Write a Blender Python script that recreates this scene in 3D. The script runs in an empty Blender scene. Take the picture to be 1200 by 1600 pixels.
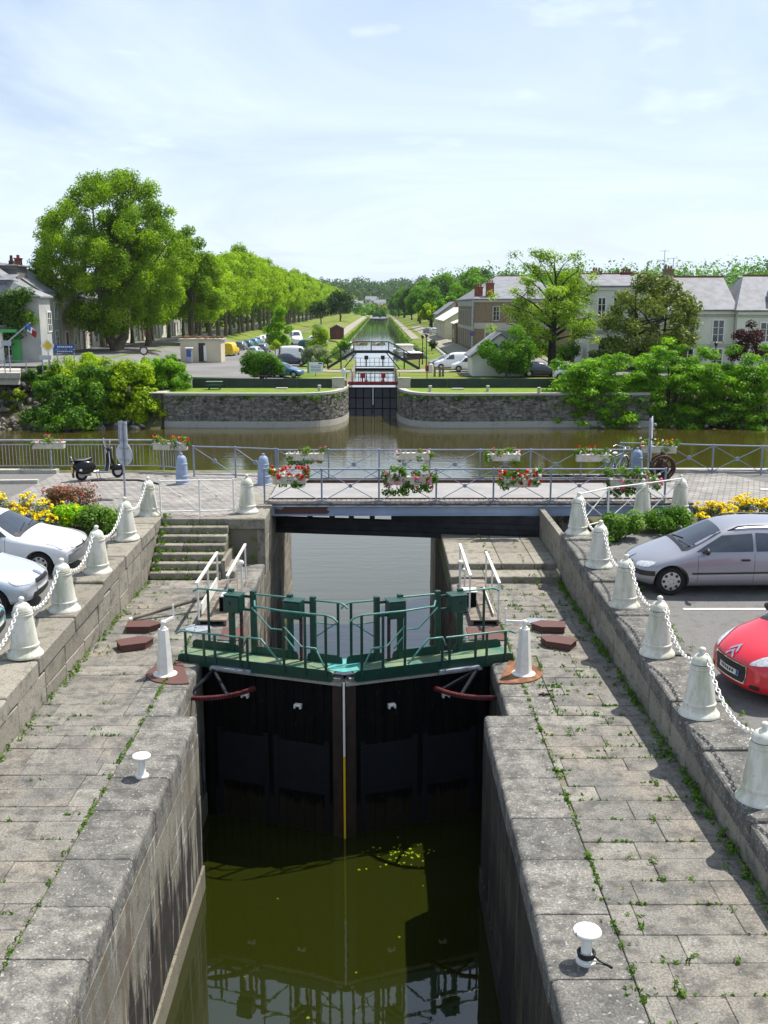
import bpy, bmesh, math, random
import numpy as np
from math import radians as R, sin, cos, pi, sqrt, atan2, hypot
from mathutils import Vector, Matrix
from mathutils.bvhtree import BVHTree

# ------------------------------------------------------------------ camera, sky, sun, exposure
SC = bpy.context.scene
COL = SC.collection
CAM_Z = 7.2
PITCH = math.atan(322/1600)
cam_d = bpy.data.cameras.new('camera'); cam = bpy.data.objects.new('camera', cam_d); COL.objects.link(cam)
cam.location = (0, 0, CAM_Z)
cam.rotation_euler = (R(90)-PITCH, 0, -math.atan(6/1632))
cam_d.lens = 36; cam_d.sensor_width = 36; cam_d.sensor_fit = 'AUTO'
cam_d.clip_start = 0.1; cam_d.clip_end = 12000
SC.camera = cam
SUN_DIR = Vector((.43, .32, 1)).normalized()
EL = math.asin(SUN_DIR.z); AZ = atan2(SUN_DIR.x, SUN_DIR.y)
W = bpy.data.worlds.new('World'); SC.world = W; W.use_nodes = True
wn = W.node_tree.nodes; wl = W.node_tree.links; wn.clear()
wo = wn.new('ShaderNodeOutputWorld'); wb = wn.new('ShaderNodeBackground')
sky = wn.new('ShaderNodeTexSky'); sky.sky_type = 'NISHITA'; sky.sun_disc = False
sky.sun_elevation = EL; sky.sun_rotation = AZ; sky.air_density = 1.0; sky.dust_density = 1.6; sky.ozone_density = 1.5
wb.inputs['Strength'].default_value = .108
tc = wn.new('ShaderNodeTexCoord')
sep = wn.new('ShaderNodeSeparateXYZ'); wl.new(tc.outputs['Generated'], sep.inputs[0])
# thin high cloud, laid out over a flat layer above the place
zc = wn.new('ShaderNodeMath'); zc.operation = 'MAXIMUM'; zc.inputs[1].default_value = .0; wl.new(sep.outputs['Z'], zc.inputs[0])
za = wn.new('ShaderNodeMath'); za.operation = 'ADD'; za.inputs[1].default_value = .16; wl.new(zc.outputs[0], za.inputs[0])
dx = wn.new('ShaderNodeMath'); dx.operation = 'DIVIDE'; wl.new(sep.outputs['X'], dx.inputs[0]); wl.new(za.outputs[0], dx.inputs[1])
dy = wn.new('ShaderNodeMath'); dy.operation = 'DIVIDE'; wl.new(sep.outputs['Y'], dy.inputs[0]); wl.new(za.outputs[0], dy.inputs[1])
cmb = wn.new('ShaderNodeCombineXYZ'); wl.new(dx.outputs[0], cmb.inputs[0]); wl.new(dy.outputs[0], cmb.inputs[1])
cn = wn.new('ShaderNodeTexNoise'); cn.inputs['Scale'].default_value = .75; cn.inputs['Detail'].default_value = 8; cn.inputs['Roughness'].default_value = .6
cn.inputs['Distortion'].default_value = .8
wl.new(cmb.outputs[0], cn.inputs['Vector'])
cr = wn.new('ShaderNodeValToRGB'); cr.color_ramp.elements[0].position = .36; cr.color_ramp.elements[1].position = .74
cr.color_ramp.elements[0].color = (.14, .14, .14, 1); cr.color_ramp.elements[1].color = (.80, .80, .80, 1)
wl.new(cn.outputs['Fac'], cr.inputs[0])
hz = wn.new('ShaderNodeMapRange'); hz.inputs[1].default_value = 0.0; hz.inputs[2].default_value = .34; hz.inputs[3].default_value = .55; hz.inputs[4].default_value = 0
wl.new(zc.outputs[0], hz.inputs[0])
# a few small puffs low over the horizon
pn = wn.new('ShaderNodeTexNoise'); pn.inputs['Scale'].default_value = 9; pn.inputs['Detail'].default_value = 5
pm = wn.new('ShaderNodeMapping'); pm.inputs['Scale'].default_value = (1, 1, 3.2); wl.new(tc.outputs['Generated'], pm.inputs[0]); wl.new(pm.outputs[0], pn.inputs['Vector'])
pr = wn.new('ShaderNodeValToRGB'); pr.color_ramp.elements[0].position = .62; pr.color_ramp.elements[1].position = .74
pr.color_ramp.elements[1].color = (.35, .35, .35, 1); wl.new(pn.outputs['Fac'], pr.inputs[0])
a1 = wn.new('ShaderNodeMath'); a1.operation = 'ADD'; wl.new(cr.outputs[0], a1.inputs[0]); wl.new(hz.outputs[0], a1.inputs[1])
a2 = wn.new('ShaderNodeMath'); a2.operation = 'ADD'; a2.use_clamp = True; wl.new(a1.outputs[0], a2.inputs[0]); wl.new(pr.outputs[0], a2.inputs[1])
mx = wn.new('ShaderNodeMixRGB'); wl.new(a2.outputs[0], mx.inputs[0]); wl.new(sky.outputs[0], mx.inputs[1]); mx.inputs[2].default_value = (6.3, 7.3, 8.6, 1)
wl.new(mx.outputs[0], wb.inputs['Color']); wl.new(wb.outputs[0], wo.inputs[0])
sd = bpy.data.lights.new('sun', 'SUN'); sun = bpy.data.objects.new('sun', sd); COL.objects.link(sun)
sd.energy = 5.0; sd.angle = R(.53); sd.color = (1, .955, .88)
sun.rotation_euler = SUN_DIR.to_track_quat('Z', 'Y').to_euler(); sun.location = (30, 20, 80)
SC.view_settings.view_transform = 'Standard'; SC.view_settings.look = 'None'
SC.view_settings.exposure = .42; SC.view_settings.gamma = 1
try:
    SC.view_settings.use_curve_mapping = False
    SC.cycles.max_bounces = 6; SC.cycles.diffuse_bounces = 3; SC.cycles.glossy_bounces = 3
    SC.cycles.transmission_bounces = 4; SC.cycles.transparent_max_bounces = 8; SC.cycles.volume_bounces = 0
    SC.cycles.caustics_reflective = False; SC.cycles.caustics_refractive = False
    SC.cycles.sample_clamp_indirect = 6
    SC.cycles.use_denoising = True
    SC.cycles.volume_step_rate = 5
except Exception: pass

# ------------------------------------------------------------------ reading the place: where a sight line meets a height or a distance
cP, sP = cos(PITCH), sin(PITCH)
def ray(u, v):
    return (u-594), 1600*cP-(v-800)*sP, -1600*sP-(v-800)*cP
def PZ(u, v, z):
    x, y, zz = ray(u, v); t = (z-CAM_Z)/zz
    return Vector((x*t, y*t, z))
def PY(u, v, y):
    a, b, c = ray(u, v); t = y/b
    return Vector((a*t, y, CAM_Z+c*t))

# ------------------------------------------------------------------ mesh helpers
rnd = random.Random(7)
class MB:
    def __init__(s): s.v = []; s.f = []; s.m = []; s.c = []; s.col = .5; s.mi = 0
    def add(s, vs, fs, mi=None, col=None):
        b = len(s.v); s.v += [tuple(p) for p in vs]
        mi = s.mi if mi is None else mi; col = s.col if col is None else col
        for f in fs: s.f.append([b+i for i in f]); s.m.append(mi); s.c.append(col)
        return s
    def box(s, c, d, rot=None, ch=0, **k):
        hx, hy, hz = d[0]/2, d[1]/2, d[2]/2; c = Vector(c)
        if ch <= 0:
            vs = [(x, y, z) for z in (-hz, hz) for y in (-hy, hy) for x in (-hx, hx)]
            fs = [(0,2,3,1), (4,5,7,6), (0,1,5,4), (2,6,7,3), (0,4,6,2), (1,3,7,5)]
        else:
            ch = min(ch, hx*.9, hy*.9, hz*.9); vs = []; idx = {}
            for sx in (-1, 1):
                for sy in (-1, 1):
                    for sz in (-1, 1):
                        for ax in range(3):
                            p = [sx*(hx-ch), sy*(hy-ch), sz*(hz-ch)]
                            p[ax] = (sx*hx, sy*hy, sz*hz)[ax]
                            idx[(sx, sy, sz, ax)] = len(vs); vs.append(tuple(p))
            fs = []
            def face(ids, n):
                a, b, d2 = [Vector(vs[i]) for i in ids[:3]]
                if (b-a).cross(d2-a).dot(n) < 0: ids = ids[::-1]
                fs.append(tuple(ids))
            for ax in range(3):
                o = [i for i in range(3) if i != ax]
                for sg in (-1, 1):
                    ids = []
                    for (p, q) in ((-1,-1), (1,-1), (1,1), (-1,1)):
                        t = [0,0,0]; t[ax] = sg; t[o[0]] = p; t[o[1]] = q; ids.append(idx[(*t, ax)])
                    n = Vector((0,0,0)); n[ax] = sg; face(ids, n)
            for ax in range(3):
                o = [i for i in range(3) if i != ax]
                for p in (-1, 1):
                    for q in (-1, 1):
                        ids = []
                        for (sg, pl) in ((-1, o[0]), (1, o[0]), (1, o[1]), (-1, o[1])):
                            t = [0,0,0]; t[ax] = sg; t[o[0]] = p; t[o[1]] = q; ids.append(idx[(*t, pl)])
                        n = Vector((0,0,0)); n[o[0]] = p; n[o[1]] = q; face(ids, n)
            for sx in (-1, 1):
                for sy in (-1, 1):
                    for sz in (-1, 1):
                        face([idx[(sx, sy, sz, a)] for a in range(3)], Vector((sx, sy, sz)))
        if rot is not None: vs = [rot @ Vector(p) for p in vs]
        return s.add([c+Vector(p) for p in vs], fs, **k)
    def bar(s, p, q, w, h=None, up=(0,0,1), **k):
        p = Vector(p); q = Vector(q); h = h or w; d = q-p; L = d.length
        if L < 1e-6: return s
        d.normalize(); u = Vector(up)
        if abs(d.dot(u)) > .99: u = Vector((0,1,0))
        x = d.cross(u).normalized(); z = x.cross(d)
        vs = []
        for e in (p, q):
            for a, b in ((-1,-1), (1,-1), (1,1), (-1,1)): vs.append(e+x*(a*w/2)+z*(b*h/2))
        return s.add(vs, [(3,2,1,0), (4,5,6,7), (0,1,5,4), (1,2,6,5), (2,3,7,6), (3,0,4,7)], **k)
    def cyl(s, p, q, r0, r1=None, n=10, caps=True, **k):
        return s.tube([p, q], [r0, r0 if r1 is None else r1], n, caps, **k)
    def tube(s, pts, r, n=8, caps=True, **k):
        pts = [Vector(p) for p in pts]; m = len(pts)
        rs = list(r) if isinstance(r, (list, tuple)) else [r]*m
        vs = []; prev = None
        for i in range(m):
            d = (pts[min(i+1, m-1)]-pts[max(i-1, 0)]).normalized()
            if prev is None:
                u = Vector((0,0,1)) if abs(d.z) < .9 else Vector((1,0,0))
                x = d.cross(u).normalized()
            else:
                x = prev-d*prev.dot(d); x.normalize()
            prev = x; y = d.cross(x)
            for j in range(n):
                a = 2*pi*j/n; vs.append(pts[i]+(x*cos(a)+y*sin(a))*rs[i])
        fs = [(i*n+j, i*n+(j+1) % n, (i+1)*n+(j+1) % n, (i+1)*n+j) for i in range(m-1) for j in range(n)]
        if caps: fs += [tuple(range(n))[::-1], tuple((m-1)*n+j for j in range(n))]
        return s.add(vs, fs, **k)
    def lathe(s, prof, o=(0,0,0), n=20, ax=None, **k):
        o = Vector(o); vs = []
        for r, z in prof:
            for j in range(n):
                a = 2*pi*j/n; vs.append(Vector((r*cos(a), r*sin(a), z)))
        if ax is not None:
            q = Vector((0,0,1)).rotation_difference(Vector(ax)); vs = [q @ p for p in vs]
        m = len(prof)
        fs = [(i*n+j, i*n+(j+1) % n, (i+1)*n+(j+1) % n, (i+1)*n+j) for i in range(m-1) for j in range(n)]
        if prof[0][0] > 1e-4: fs.append(tuple(range(n))[::-1])
        if prof[-1][0] > 1e-4: fs.append(tuple((m-1)*n+j for j in range(n)))
        return s.add([o+p for p in vs], fs, **k)
    def prism(s, poly, z0, z1, tf=None, **k):
        n = len(poly); vs = [Vector((p[0], p[1], z0)) for p in poly]+[Vector((p[0], p[1], z1)) for p in poly]
        ar = sum(poly[i][0]*poly[(i+1) % n][1]-poly[(i+1) % n][0]*poly[i][1] for i in range(n))
        fs = [tuple(range(n))[::-1], tuple(range(n, 2*n))]+[(i, (i+1) % n, n+(i+1) % n, n+i) for i in range(n)]
        if (ar < 0) != (z1 < z0): fs = [f[::-1] for f in fs]
        if tf is not None: vs = [tf @ p for p in vs]
        return s.add(vs, fs, **k)
    def ball(s, c, r, n=12, m=8, rot=None, **k):
        r = (r, r, r) if not hasattr(r, '__len__') else r; c = Vector(c); vs = []
        for i in range(m+1):
            t = pi*i/m
            for j in range(n):
                a = 2*pi*j/n; p = Vector((r[0]*sin(t)*cos(a), r[1]*sin(t)*sin(a), -r[2]*cos(t)))
                vs.append(c+(rot @ p if rot is not None else p))
        fs = [(i*n+j, i*n+(j+1) % n, (i+1)*n+(j+1) % n, (i+1)*n+j) for i in range(m) for j in range(n)]
        return s.add(vs, fs, **k)
    def ring(s, c, R_, r, ax=(0,0,1), n=20, m=6, sy=1.0, rot=None, **k):
        c = Vector(c); vs = []
        q = rot if rot is not None else Vector((0,0,1)).rotation_difference(Vector(ax)).to_matrix()
        for i in range(n):
            a = 2*pi*i/n
            for j in range(m):
                b = 2*pi*j/m; rr = R_+r*cos(b)
                vs.append(c+q @ Vector((rr*cos(a), rr*sin(a)*sy, r*sin(b))))
        fs = [(i*m+j, ((i+1) % n)*m+j, ((i+1) % n)*m+(j+1) % m, i*m+(j+1) % m) for i in range(n) for j in range(m)]
        return s.add(vs, fs, **k)
    def grid(s, fn, nu, nv, flip=False, **k):
        vs = [fn(i/nu, j/nv) for j in range(nv+1) for i in range(nu+1)]
        w = nu+1
        fs = [(j*w+i, j*w+i+1, (j+1)*w+i+1, (j+1)*w+i) for j in range(nv) for i in range(nu)]
        if flip: fs = [f[::-1] for f in fs]
        return s.add(vs, fs, **k)
    def mesh(s, name, mats, smooth=None):
        me = bpy.data.meshes.new(name); me.from_pydata(s.v, [], s.f)
        mats = mats if isinstance(mats, (list, tuple)) else [mats]
        for m_ in mats: me.materials.append(m_)
        if len(mats) > 1: me.polygons.foreach_set('material_index', s.m)
        at = me.attributes.new('tint', 'FLOAT', 'FACE'); at.data.foreach_set('value', s.c)
        if smooth is not None:
            me.polygons.foreach_set('use_smooth', [True]*len(s.f))
            me.set_sharp_from_angle(angle=R(smooth))
        me.update(); return me
    def obj(s, name, mats, parent=None, world=False, smooth=None, loc=None):
        return link(name, s.mesh(name, mats, smooth), parent, world, loc)

def link(name, me, parent=None, world=False, loc=None):
    o = bpy.data.objects.new(name, me); COL.objects.link(o)
    if loc is not None: o.location = loc
    if parent is not None:
        o.parent = parent
        if world: o.matrix_parent_inverse = Matrix.LocRotScale(parent.location, parent.rotation_euler, parent.scale).inverted()
    return o
def tag(o, label, cat, group=None, kind=None):
    if label: o['label'] = label
    if cat: o['category'] = cat
    if group: o['group'] = group
    if kind: o['kind'] = kind
    return o
def thing(name, label, cat, loc=(0,0,0), rz=0, group=None, rot=None):
    o = bpy.data.objects.new(name, None); COL.objects.link(o); o.empty_display_size = .2
    o.location = loc; o.rotation_euler = rot if rot is not None else (0, 0, rz)
    return tag(o, label, cat, group)
def struct(o, kind='structure'): o['kind'] = kind; return o
def dup(root, loc=None, rz=None, label=None, scale=None, group=None, mats=None, rot=None):
    def cp(o, par):
        c = o.copy(); COL.objects.link(c)
        if par is not None: c.parent = par
        if mats and o.type == 'MESH':
            for i, sl in enumerate(c.material_slots):
                if sl.material and sl.material.name in mats:
                    nm = mats[sl.material.name]; sl.link = 'OBJECT'; sl.material = nm
        for k in list(kids.get(o.name, ())): cp(k, c)
        return c
    kids = {}
    for ob in root.children_recursive: kids.setdefault(ob.parent.name, []).append(ob)
    c = cp(root, None)
    if loc is not None: c.location = loc
    if rz is not None: c.rotation_euler = (0, 0, rz)
    if rot is not None: c.rotation_euler = rot
    if scale is not None: c.scale = scale if hasattr(scale, '__len__') else (scale,)*3
    if label: c['label'] = label
    if group: c['group'] = group
    return c

# ------------------------------------------------------------------ materials
def nt(name):
    m = bpy.data.materials.new(name); m.use_nodes = True
    n = m.node_tree.nodes; l = m.node_tree.links
    return m, n, l, n['Principled BSDF']
def setp(b, rough=.6, metal=0, spec=.5, coat=0):
    b.inputs['Roughness'].default_value = rough; b.inputs['Metallic'].default_value = metal
    b.inputs['Specular IOR Level'].default_value = spec; b.inputs['Coat Weight'].default_value = coat
    if coat: b.inputs['Coat Roughness'].default_value = .03
def c4(c): return (c[0], c[1], c[2], 1)
def pos(n, l, sc=(1,1,1), obj=False):
    mp = n.new('ShaderNodeMapping'); mp.inputs['Scale'].default_value = sc
    if obj: g = n.new('ShaderNodeTexCoord'); l.new(g.outputs['Object'], mp.inputs[0])
    else: g = n.new('ShaderNodeNewGeometry'); l.new(g.outputs['Position'], mp.inputs[0])
    return mp.outputs[0]
def noise(n, l, vec, scale, detail=4, rough=.55, dist=0):
    t = n.new('ShaderNodeTexNoise'); t.inputs['Scale'].default_value = scale; t.inputs['Detail'].default_value = detail
    t.inputs['Roughness'].default_value = rough; t.inputs['Distortion'].default_value = dist
    l.new(vec, t.inputs['Vector']); return t.outputs['Fac']
def ramp(n, l, fac, p0, p1, c0=(0,0,0), c1=(1,1,1)):
    r = n.new('ShaderNodeValToRGB'); e = r.color_ramp.elements
    e[0].position = p0; e[1].position = p1; e[0].color = c4(c0); e[1].color = c4(c1)
    l.new(fac, r.inputs[0]); return r.outputs[0]
def mix(n, l, fac, a, b, mode='MIX'):
    m = n.new('ShaderNodeMixRGB'); m.blend_type = mode
    for i, x in ((0, fac), (1, a), (2, b)):
        if isinstance(x, (int, float)): m.inputs[i].default_value = x if i == 0 else (x, x, x, 1)
        elif isinstance(x, (tuple, list)): m.inputs[i].default_value = c4(x)
        else: l.new(x, m.inputs[i])
    return m.outputs[0]
def math_(n, l, op, a, b=0.0, clamp=False):
    m = n.new('ShaderNodeMath'); m.operation = op; m.use_clamp = clamp
    for i, x in ((0, a), (1, b)):
        if isinstance(x, (int, float)): m.inputs[i].default_value = x
        else: l.new(x, m.inputs[i])
    return m.outputs[0]
def bump(n, l, b, h, strength=.3, dist=.02):
    u = n.new('ShaderNodeBump'); u.inputs['Strength'].default_value = strength; u.inputs['Distance'].default_value = dist
    l.new(h, u.inputs['Height']); l.new(u.outputs[0], b.inputs['Normal'])
def attr(n, name='tint'):
    a = n.new('ShaderNodeAttribute'); a.attribute_name = name; return a.outputs['Fac']

def plain(name, col, rough=.55, metal=0, spec=.5, var=.12, vs=6, col2=None, p=(.35,.7), bmp=0, bs=60, coat=0, obj=True):
    m, n, l, b = nt(name); setp(b, rough, metal, spec, coat)
    v = pos(n, l, obj=obj)
    f = noise(n, l, v, vs, 5)
    c2 = col2 or tuple(x*(1-var*2) for x in col); c1 = col if col2 else tuple(min(1, x*(1+var)) for x in col)
    l.new(ramp(n, l, f, p[0], p[1], c1, c2), b.inputs['Base Color'])
    if bmp: bump(n, l, b, noise(n, l, v, bs, 4), bmp, .01)
    return m
def stone(name, ca, cb, dark, lichen=(.46,.46,.42), moss=None, fine=55, dk=(.52,.68), lk=(.66,.72), streak=False, rough=.85, warm=None, bd=.012, stain=1.0):
    m, n, l, b = nt(name); setp(b, rough, 0, .3)
    v = pos(n, l)
    c = mix(n, l, attr(n), ca, cb)
    big = noise(n, l, v, .55, 4, .6)
    if warm: c = mix(n, l, ramp(n, l, big, .45, .65), c, mix(n, l, attr(n), warm, ca))
    sp = noise(n, l, v, fine, 3, .7)
    c = mix(n, l, 1.0, c, ramp(n, l, sp, .3, .7, (.50,.50,.50), (1.42,1.42,1.40)), 'MULTIPLY')
    md = noise(n, l, v, 3.1, 6, .68)
    c = mix(n, l, math_(n, l, 'MULTIPLY', ramp(n, l, md, dk[0], dk[1]), .72*stain), c, dark)
    sm = noise(n, l, v, 14, 4, .6)
    c = mix(n, l, math_(n, l, 'MULTIPLY', ramp(n, l, sm, .55, .7), .45*stain), c, tuple(x*.8 for x in dark))
    if lichen:
        li = noise(n, l, v, 17, 4, .6, .3)
        c = mix(n, l, math_(n, l, 'MULTIPLY', ramp(n, l, li, lk[0], lk[1]), .7), c, lichen)
    if moss:
        mo = noise(n, l, v, 2.2, 5, .65)
        c = mix(n, l, math_(n, l, 'MULTIPLY', ramp(n, l, mo, .56, .7), .65), c, moss)
    if streak:
        g = n.new('ShaderNodeNewGeometry'); s3 = n.new('ShaderNodeSeparateXYZ'); l.new(g.outputs['Position'], s3.inputs[0])
        st = noise(n, l, pos(n, l, (1.9, 1.9, .16)), 1.0, 6, .62)
        zm = ramp(n, l, math_(n, l, 'MULTIPLY', math_(n, l, 'ADD', s3.outputs['Z'], 3.0), .3333), .30, .92, (1, 1, 1), (.62, .62, .62))
        st = math_(n, l, 'MULTIPLY', st, zm)
        c = mix(n, l, math_(n, l, 'MULTIPLY', ramp(n, l, noise(n, l, pos(n, l, (1.1, 1.1, .10)), 2.0, 3), .52, .62), .55), c, (.12,.085,.05))
        c = mix(n, l, math_(n, l, 'MULTIPLY', ramp(n, l, st, .475, .53), .93), c, (.016,.014,.014))
        c = mix(n, l, math_(n, l, 'MULTIPLY', ramp(n, l, noise(n, l, pos(n, l, (5, 5, .5)), 1, 5, .65), .58, .66), .6), c, (.45,.44,.40) if ca[0] > .1 else (.09,.085,.07))
    l.new(c, b.inputs['Base Color'])
    h = math_(n, l, 'ADD', sp, math_(n, l, 'MULTIPLY', md, 1.5))
    bump(n, l, b, h, .55, bd)
    return m
def leaf(name, dk, lt, trans=.32, rough=.5, patch=.35):
    m, n, l, b = nt(name); setp(b, rough, 0, .16)
    c = mix(n, l, attr(n), dk, lt)
    l.new(c, b.inputs['Base Color'])
    t = n.new('ShaderNodeBsdfTranslucent'); l.new(mix(n, l, 1.0, c, (1.3, 1.45, .7), 'MULTIPLY'), t.inputs[0])
    ms = n.new('ShaderNodeMixShader'); ms.inputs[0].default_value = trans
    l.new(b.outputs[0], ms.inputs[1]); l.new(t.outputs[0], ms.inputs[2]); l.new(ms.outputs[0], n['Material Output'].inputs[0])
    return m
def water(name, base, ior=1.45, rough=.03, ws=(1,1,1), wsc=2.0, wst=.06, var=None):
    m, n, l, b = nt(name); setp(b, rough, 0, .5); b.inputs['IOR'].default_value = ior
    v = pos(n, l, ws)
    if var:
        l.new(mix(n, l, ramp(n, l, noise(n, l, pos(n, l), .12, 4), .35, .65), base, var), b.inputs['Base Color'])
    else: b.inputs['Base Color'].default_value = c4(base)
    h = math_(n, l, 'ADD', noise(n, l, v, wsc, 3), math_(n, l, 'MULTIPLY', noise(n, l, v, wsc*4.3, 2), .35))
    bump(n, l, b, h, wst, .1)
    return m

MT = {}
MT['paving'] = stone('granite_paving', (.155,.15,.137), (.275,.256,.22), (.058,.056,.052), warm=(.30,.26,.208), lk=(.64,.72), dk=(.46,.64), fine=38, bd=.02)
MT['coping'] = stone('granite_coping', (.175,.168,.152), (.265,.25,.22), (.048,.047,.046), lk=(.60,.68), dk=(.40,.60), fine=34, bd=.022)
MT['ashlar'] = stone('granite_ashlar', (.215,.195,.16), (.31,.285,.235), (.07,.066,.056), moss=(.10,.11,.04), lk=(.68,.76))
MT['lockwall'] = stone('lock_wall_stone', (.16,.152,.13), (.26,.24,.20), (.07,.065,.055), moss=(.11,.12,.07), streak=True, lk=(.64,.74))
MT['lockbase'] = stone('lock_wall_base', (.18,.165,.125), (.235,.215,.165), (.12,.11,.08), lichen=None)
MT['joint'] = plain('joint_earth', (.17,.155,.12), .95, spec=.1, col2=(.10,.13,.03), vs=1.9, p=(.48,.62), obj=False)
MT['quaystone'] = stone('old_quay_stone', (.13,.12,.10), (.40,.37,.32), (.035,.033,.03), moss=(.06,.075,.018), lk=(.6,.68), dk=(.42,.6), fine=18, bd=.05)
MT['concrete'] = stone('pale_concrete', (.40,.38,.33), (.48,.46,.40), (.22,.20,.17), lichen=None, dk=(.56,.72))
MT['asphalt'] = stone('asphalt', (.155,.152,.146), (.175,.17,.162), (.075,.073,.07), lichen=(.2,.2,.19), lk=(.72,.8), fine=90, stain=.7)
MT['farasphalt'] = plain('far_asphalt', (.19,.185,.178), .9, spec=.2, var=.12, vs=.15, obj=False)
MT['gravel'] = plain('pale_gravel', (.30,.275,.225), .95, spec=.1, var=.12, vs=.6, obj=False)
MT['grass'] = plain('grass', (.10,.165,.02), .9, spec=.1, col2=(.20,.205,.05), vs=.22, p=(.4,.62), obj=False)
MT['lawn'] = plain('lawn', (.13,.21,.026), .9, spec=.1, col2=(.25,.26,.09), vs=1.4, p=(.5,.75), obj=False)
MT['earth'] = plain('bank_earth', (.11,.095,.06), .95, spec=.1, col2=(.06,.075,.025), vs=.8, obj=False)
MT['white'] = plain('white_paint', (.78,.76,.70), .45, var=.05, vs=9)
MT['chipped'] = plain('chipped_white_paint', (.78,.76,.71), .45, col2=(.10,.07,.05), vs=9, p=(.60,.66))
MT['ivory'] = None
MT['white_line'] = plain('white_road_paint', (.72,.71,.68), .8, var=.1, vs=3, obj=False)
MT['green'] = plain('green_gate_paint', (.007,.05,.034), .4, var=.12, vs=7)
MT['green_deck'] = plain('worn_green_deck', (.17,.22,.11), .7, col2=(.03,.13,.095), vs=2.4, p=(.4,.66), obj=False)
MT['teal'] = plain('teal_plate', (.09,.36,.32), .5, var=.1)
MT['rail_teal'] = plain('pale_green_rail', (.07,.21,.18), .4, var=.15)
MT['timber_wet'] = plain('wet_black_timber', (.009,.008,.008), .75, spec=.08, col2=(.003,.003,.003), vs=1.6, p=(.35,.65), obj=False)
def _tide():
    m, n, l, b = nt('tide_marked_timber'); setp(b, .7, 0, .1)
    g = n.new('ShaderNodeNewGeometry'); s_ = n.new('ShaderNodeSeparateXYZ'); l.new(g.outputs['Position'], s_.inputs[0])
    v = pos(n, l, (3, 3, .4)); f = noise(n, l, v, 2.2, 5, .65); c = mix(n, l, ramp(n, l, f, .35, .65), (.006,.0055,.0055), (.002,.002,.002))
    zz = math_(n, l, 'ADD', s_.outputs['Z'], math_(n, l, 'MULTIPLY', f, .5))
    c = mix(n, l, ramp(n, l, math_(n, l, 'MULTIPLY', math_(n, l, 'ADD', zz, 3.6), .5), .52, .58, (1, 1, 1), (0, 0, 0)), c, mix(n, l, f, (.028,.022,.014), (.012,.012,.007)))
    f2 = noise(n, l, pos(n, l), 9, 4, .7); c = mix(n, l, math_(n, l, 'MULTIPLY', ramp(n, l, f2, .62, .72), .5), c, (.05,.045,.04))
    l.new(c, b.inputs['Base Color']); bump(n, l, b, f, .4, .02); return m
MT['timber_tide'] = _tide()
MT['beam'] = plain('dark_painted_beam', (.03,.033,.04), .6, col2=(.012,.012,.013), vs=2.5, spec=.2, obj=False)
MT['lockwall_shaded'] = stone('shade_tinted_wall', (.032,.03,.025), (.065,.06,.047), (.012,.012,.010), moss=(.022,.03,.010), streak=True, lk=(.68,.76))  # mossy lock stone with the right wall's shade put into its darker colour
MT['timber_brown'] = plain('brown_timber', (.03,.014,.009), .7, var=.3, vs=4, obj=False)
MT['steel_dark'] = plain('dark_riveted_steel', (.011,.013,.019), .7, spec=.15, col2=(.01,.01,.011), vs=3, obj=False)
MT['steel'] = plain('bare_steel', (.36,.36,.36), .45, metal=.6, var=.2, vs=8)
MT['galv'] = plain('galvanised_steel', (.33,.355,.40), .5, metal=.25, var=.12, vs=6)
MT['bridge_blue'] = plain('blue_grey_paint', (.21,.25,.335), .45, var=.12, vs=3)
MT['bollard_blue'] = plain('pale_blue_paint', (.27,.34,.47), .5, var=.1, vs=5)
MT['girder'] = plain('girder_paint', (.33,.40,.52), .5, col2=(.24,.28,.36), vs=1.2, obj=False)
MT['rust'] = plain('rust', (.13,.05,.025), .85, col2=(.26,.12,.05), vs=4, p=(.4,.65), obj=False)
MT['rust_brown'] = plain('brown_red_paint', (.10,.04,.032), .7, col2=(.10,.04,.03), vs=4, obj=False)
MT['rust_dark'] = plain('dark_rust', (.06,.026,.02), .8, var=.3, vs=9)
MT['red_rack'] = plain('red_rack_paint', (.09,.010,.014), .5, var=.25, vs=9)
MT['red'] = plain('red_paint', (.26,.010,.014), .4, var=.1)
MT['black'] = plain('black_plastic', (.013,.013,.014), .5, var=.1)
MT['rubber'] = plain('tyre_rubber', (.016,.016,.016), .8, spec=.3, var=.15)
MT['alu'] = plain('wheel_silver', (.52,.51,.49), .4, metal=.3, var=.06)
MT['chrome'] = plain('chrome', (.75,.75,.75), .12, metal=1, var=.02)
MT['glass'] = plain('car_glass', (.03,.04,.055), .03, spec=1.0, var=.1)
MT['winglass'] = plain('window_glass', (.025,.03,.036), .08, spec=.8, var=.3, vs=2)
MT['lamp'] = plain('headlamp_glass', (.62,.65,.68), .1, spec=.8, col2=(.30,.32,.34), vs=22)
MT['amber'] = plain('amber_lens', (.6,.2,.02), .2)
MT['redlens'] = plain('red_lens', (.45,.01,.01), .2)
MT['plate'] = plain('number_plate', (.62,.62,.6), .5, var=.05)
MT['plate_y'] = plain('yellow_plate', (.7,.42,.03), .5, var=.05)
MT['wood_grey'] = plain('weathered_wood', (.19,.16,.125), .8, var=.3, vs=5, obj=False)
MT['planter'] = plain('stone_planter', (.52,.49,.41), .8, var=.12, vs=6)
MT['fence_dark'] = plain('dark_green_panel', (.012,.027,.026), .45, var=.25, vs=.6, obj=False)
MT['slate'] = plain('slate_roof', (.17,.175,.19), .6, col2=(.30,.30,.30), vs=.9, p=(.4,.75), obj=False, bmp=.3, bs=7)
MT['slate_lt'] = plain('pale_slate_roof', (.20,.205,.225), .7, col2=(.12,.12,.13), vs=1.3, p=(.4,.7), obj=False, bmp=.3, bs=7)
MT['render_white'] = plain('white_render', (.68,.66,.60), .9, var=.07, vs=.5, spec=.2, obj=False)
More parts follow.
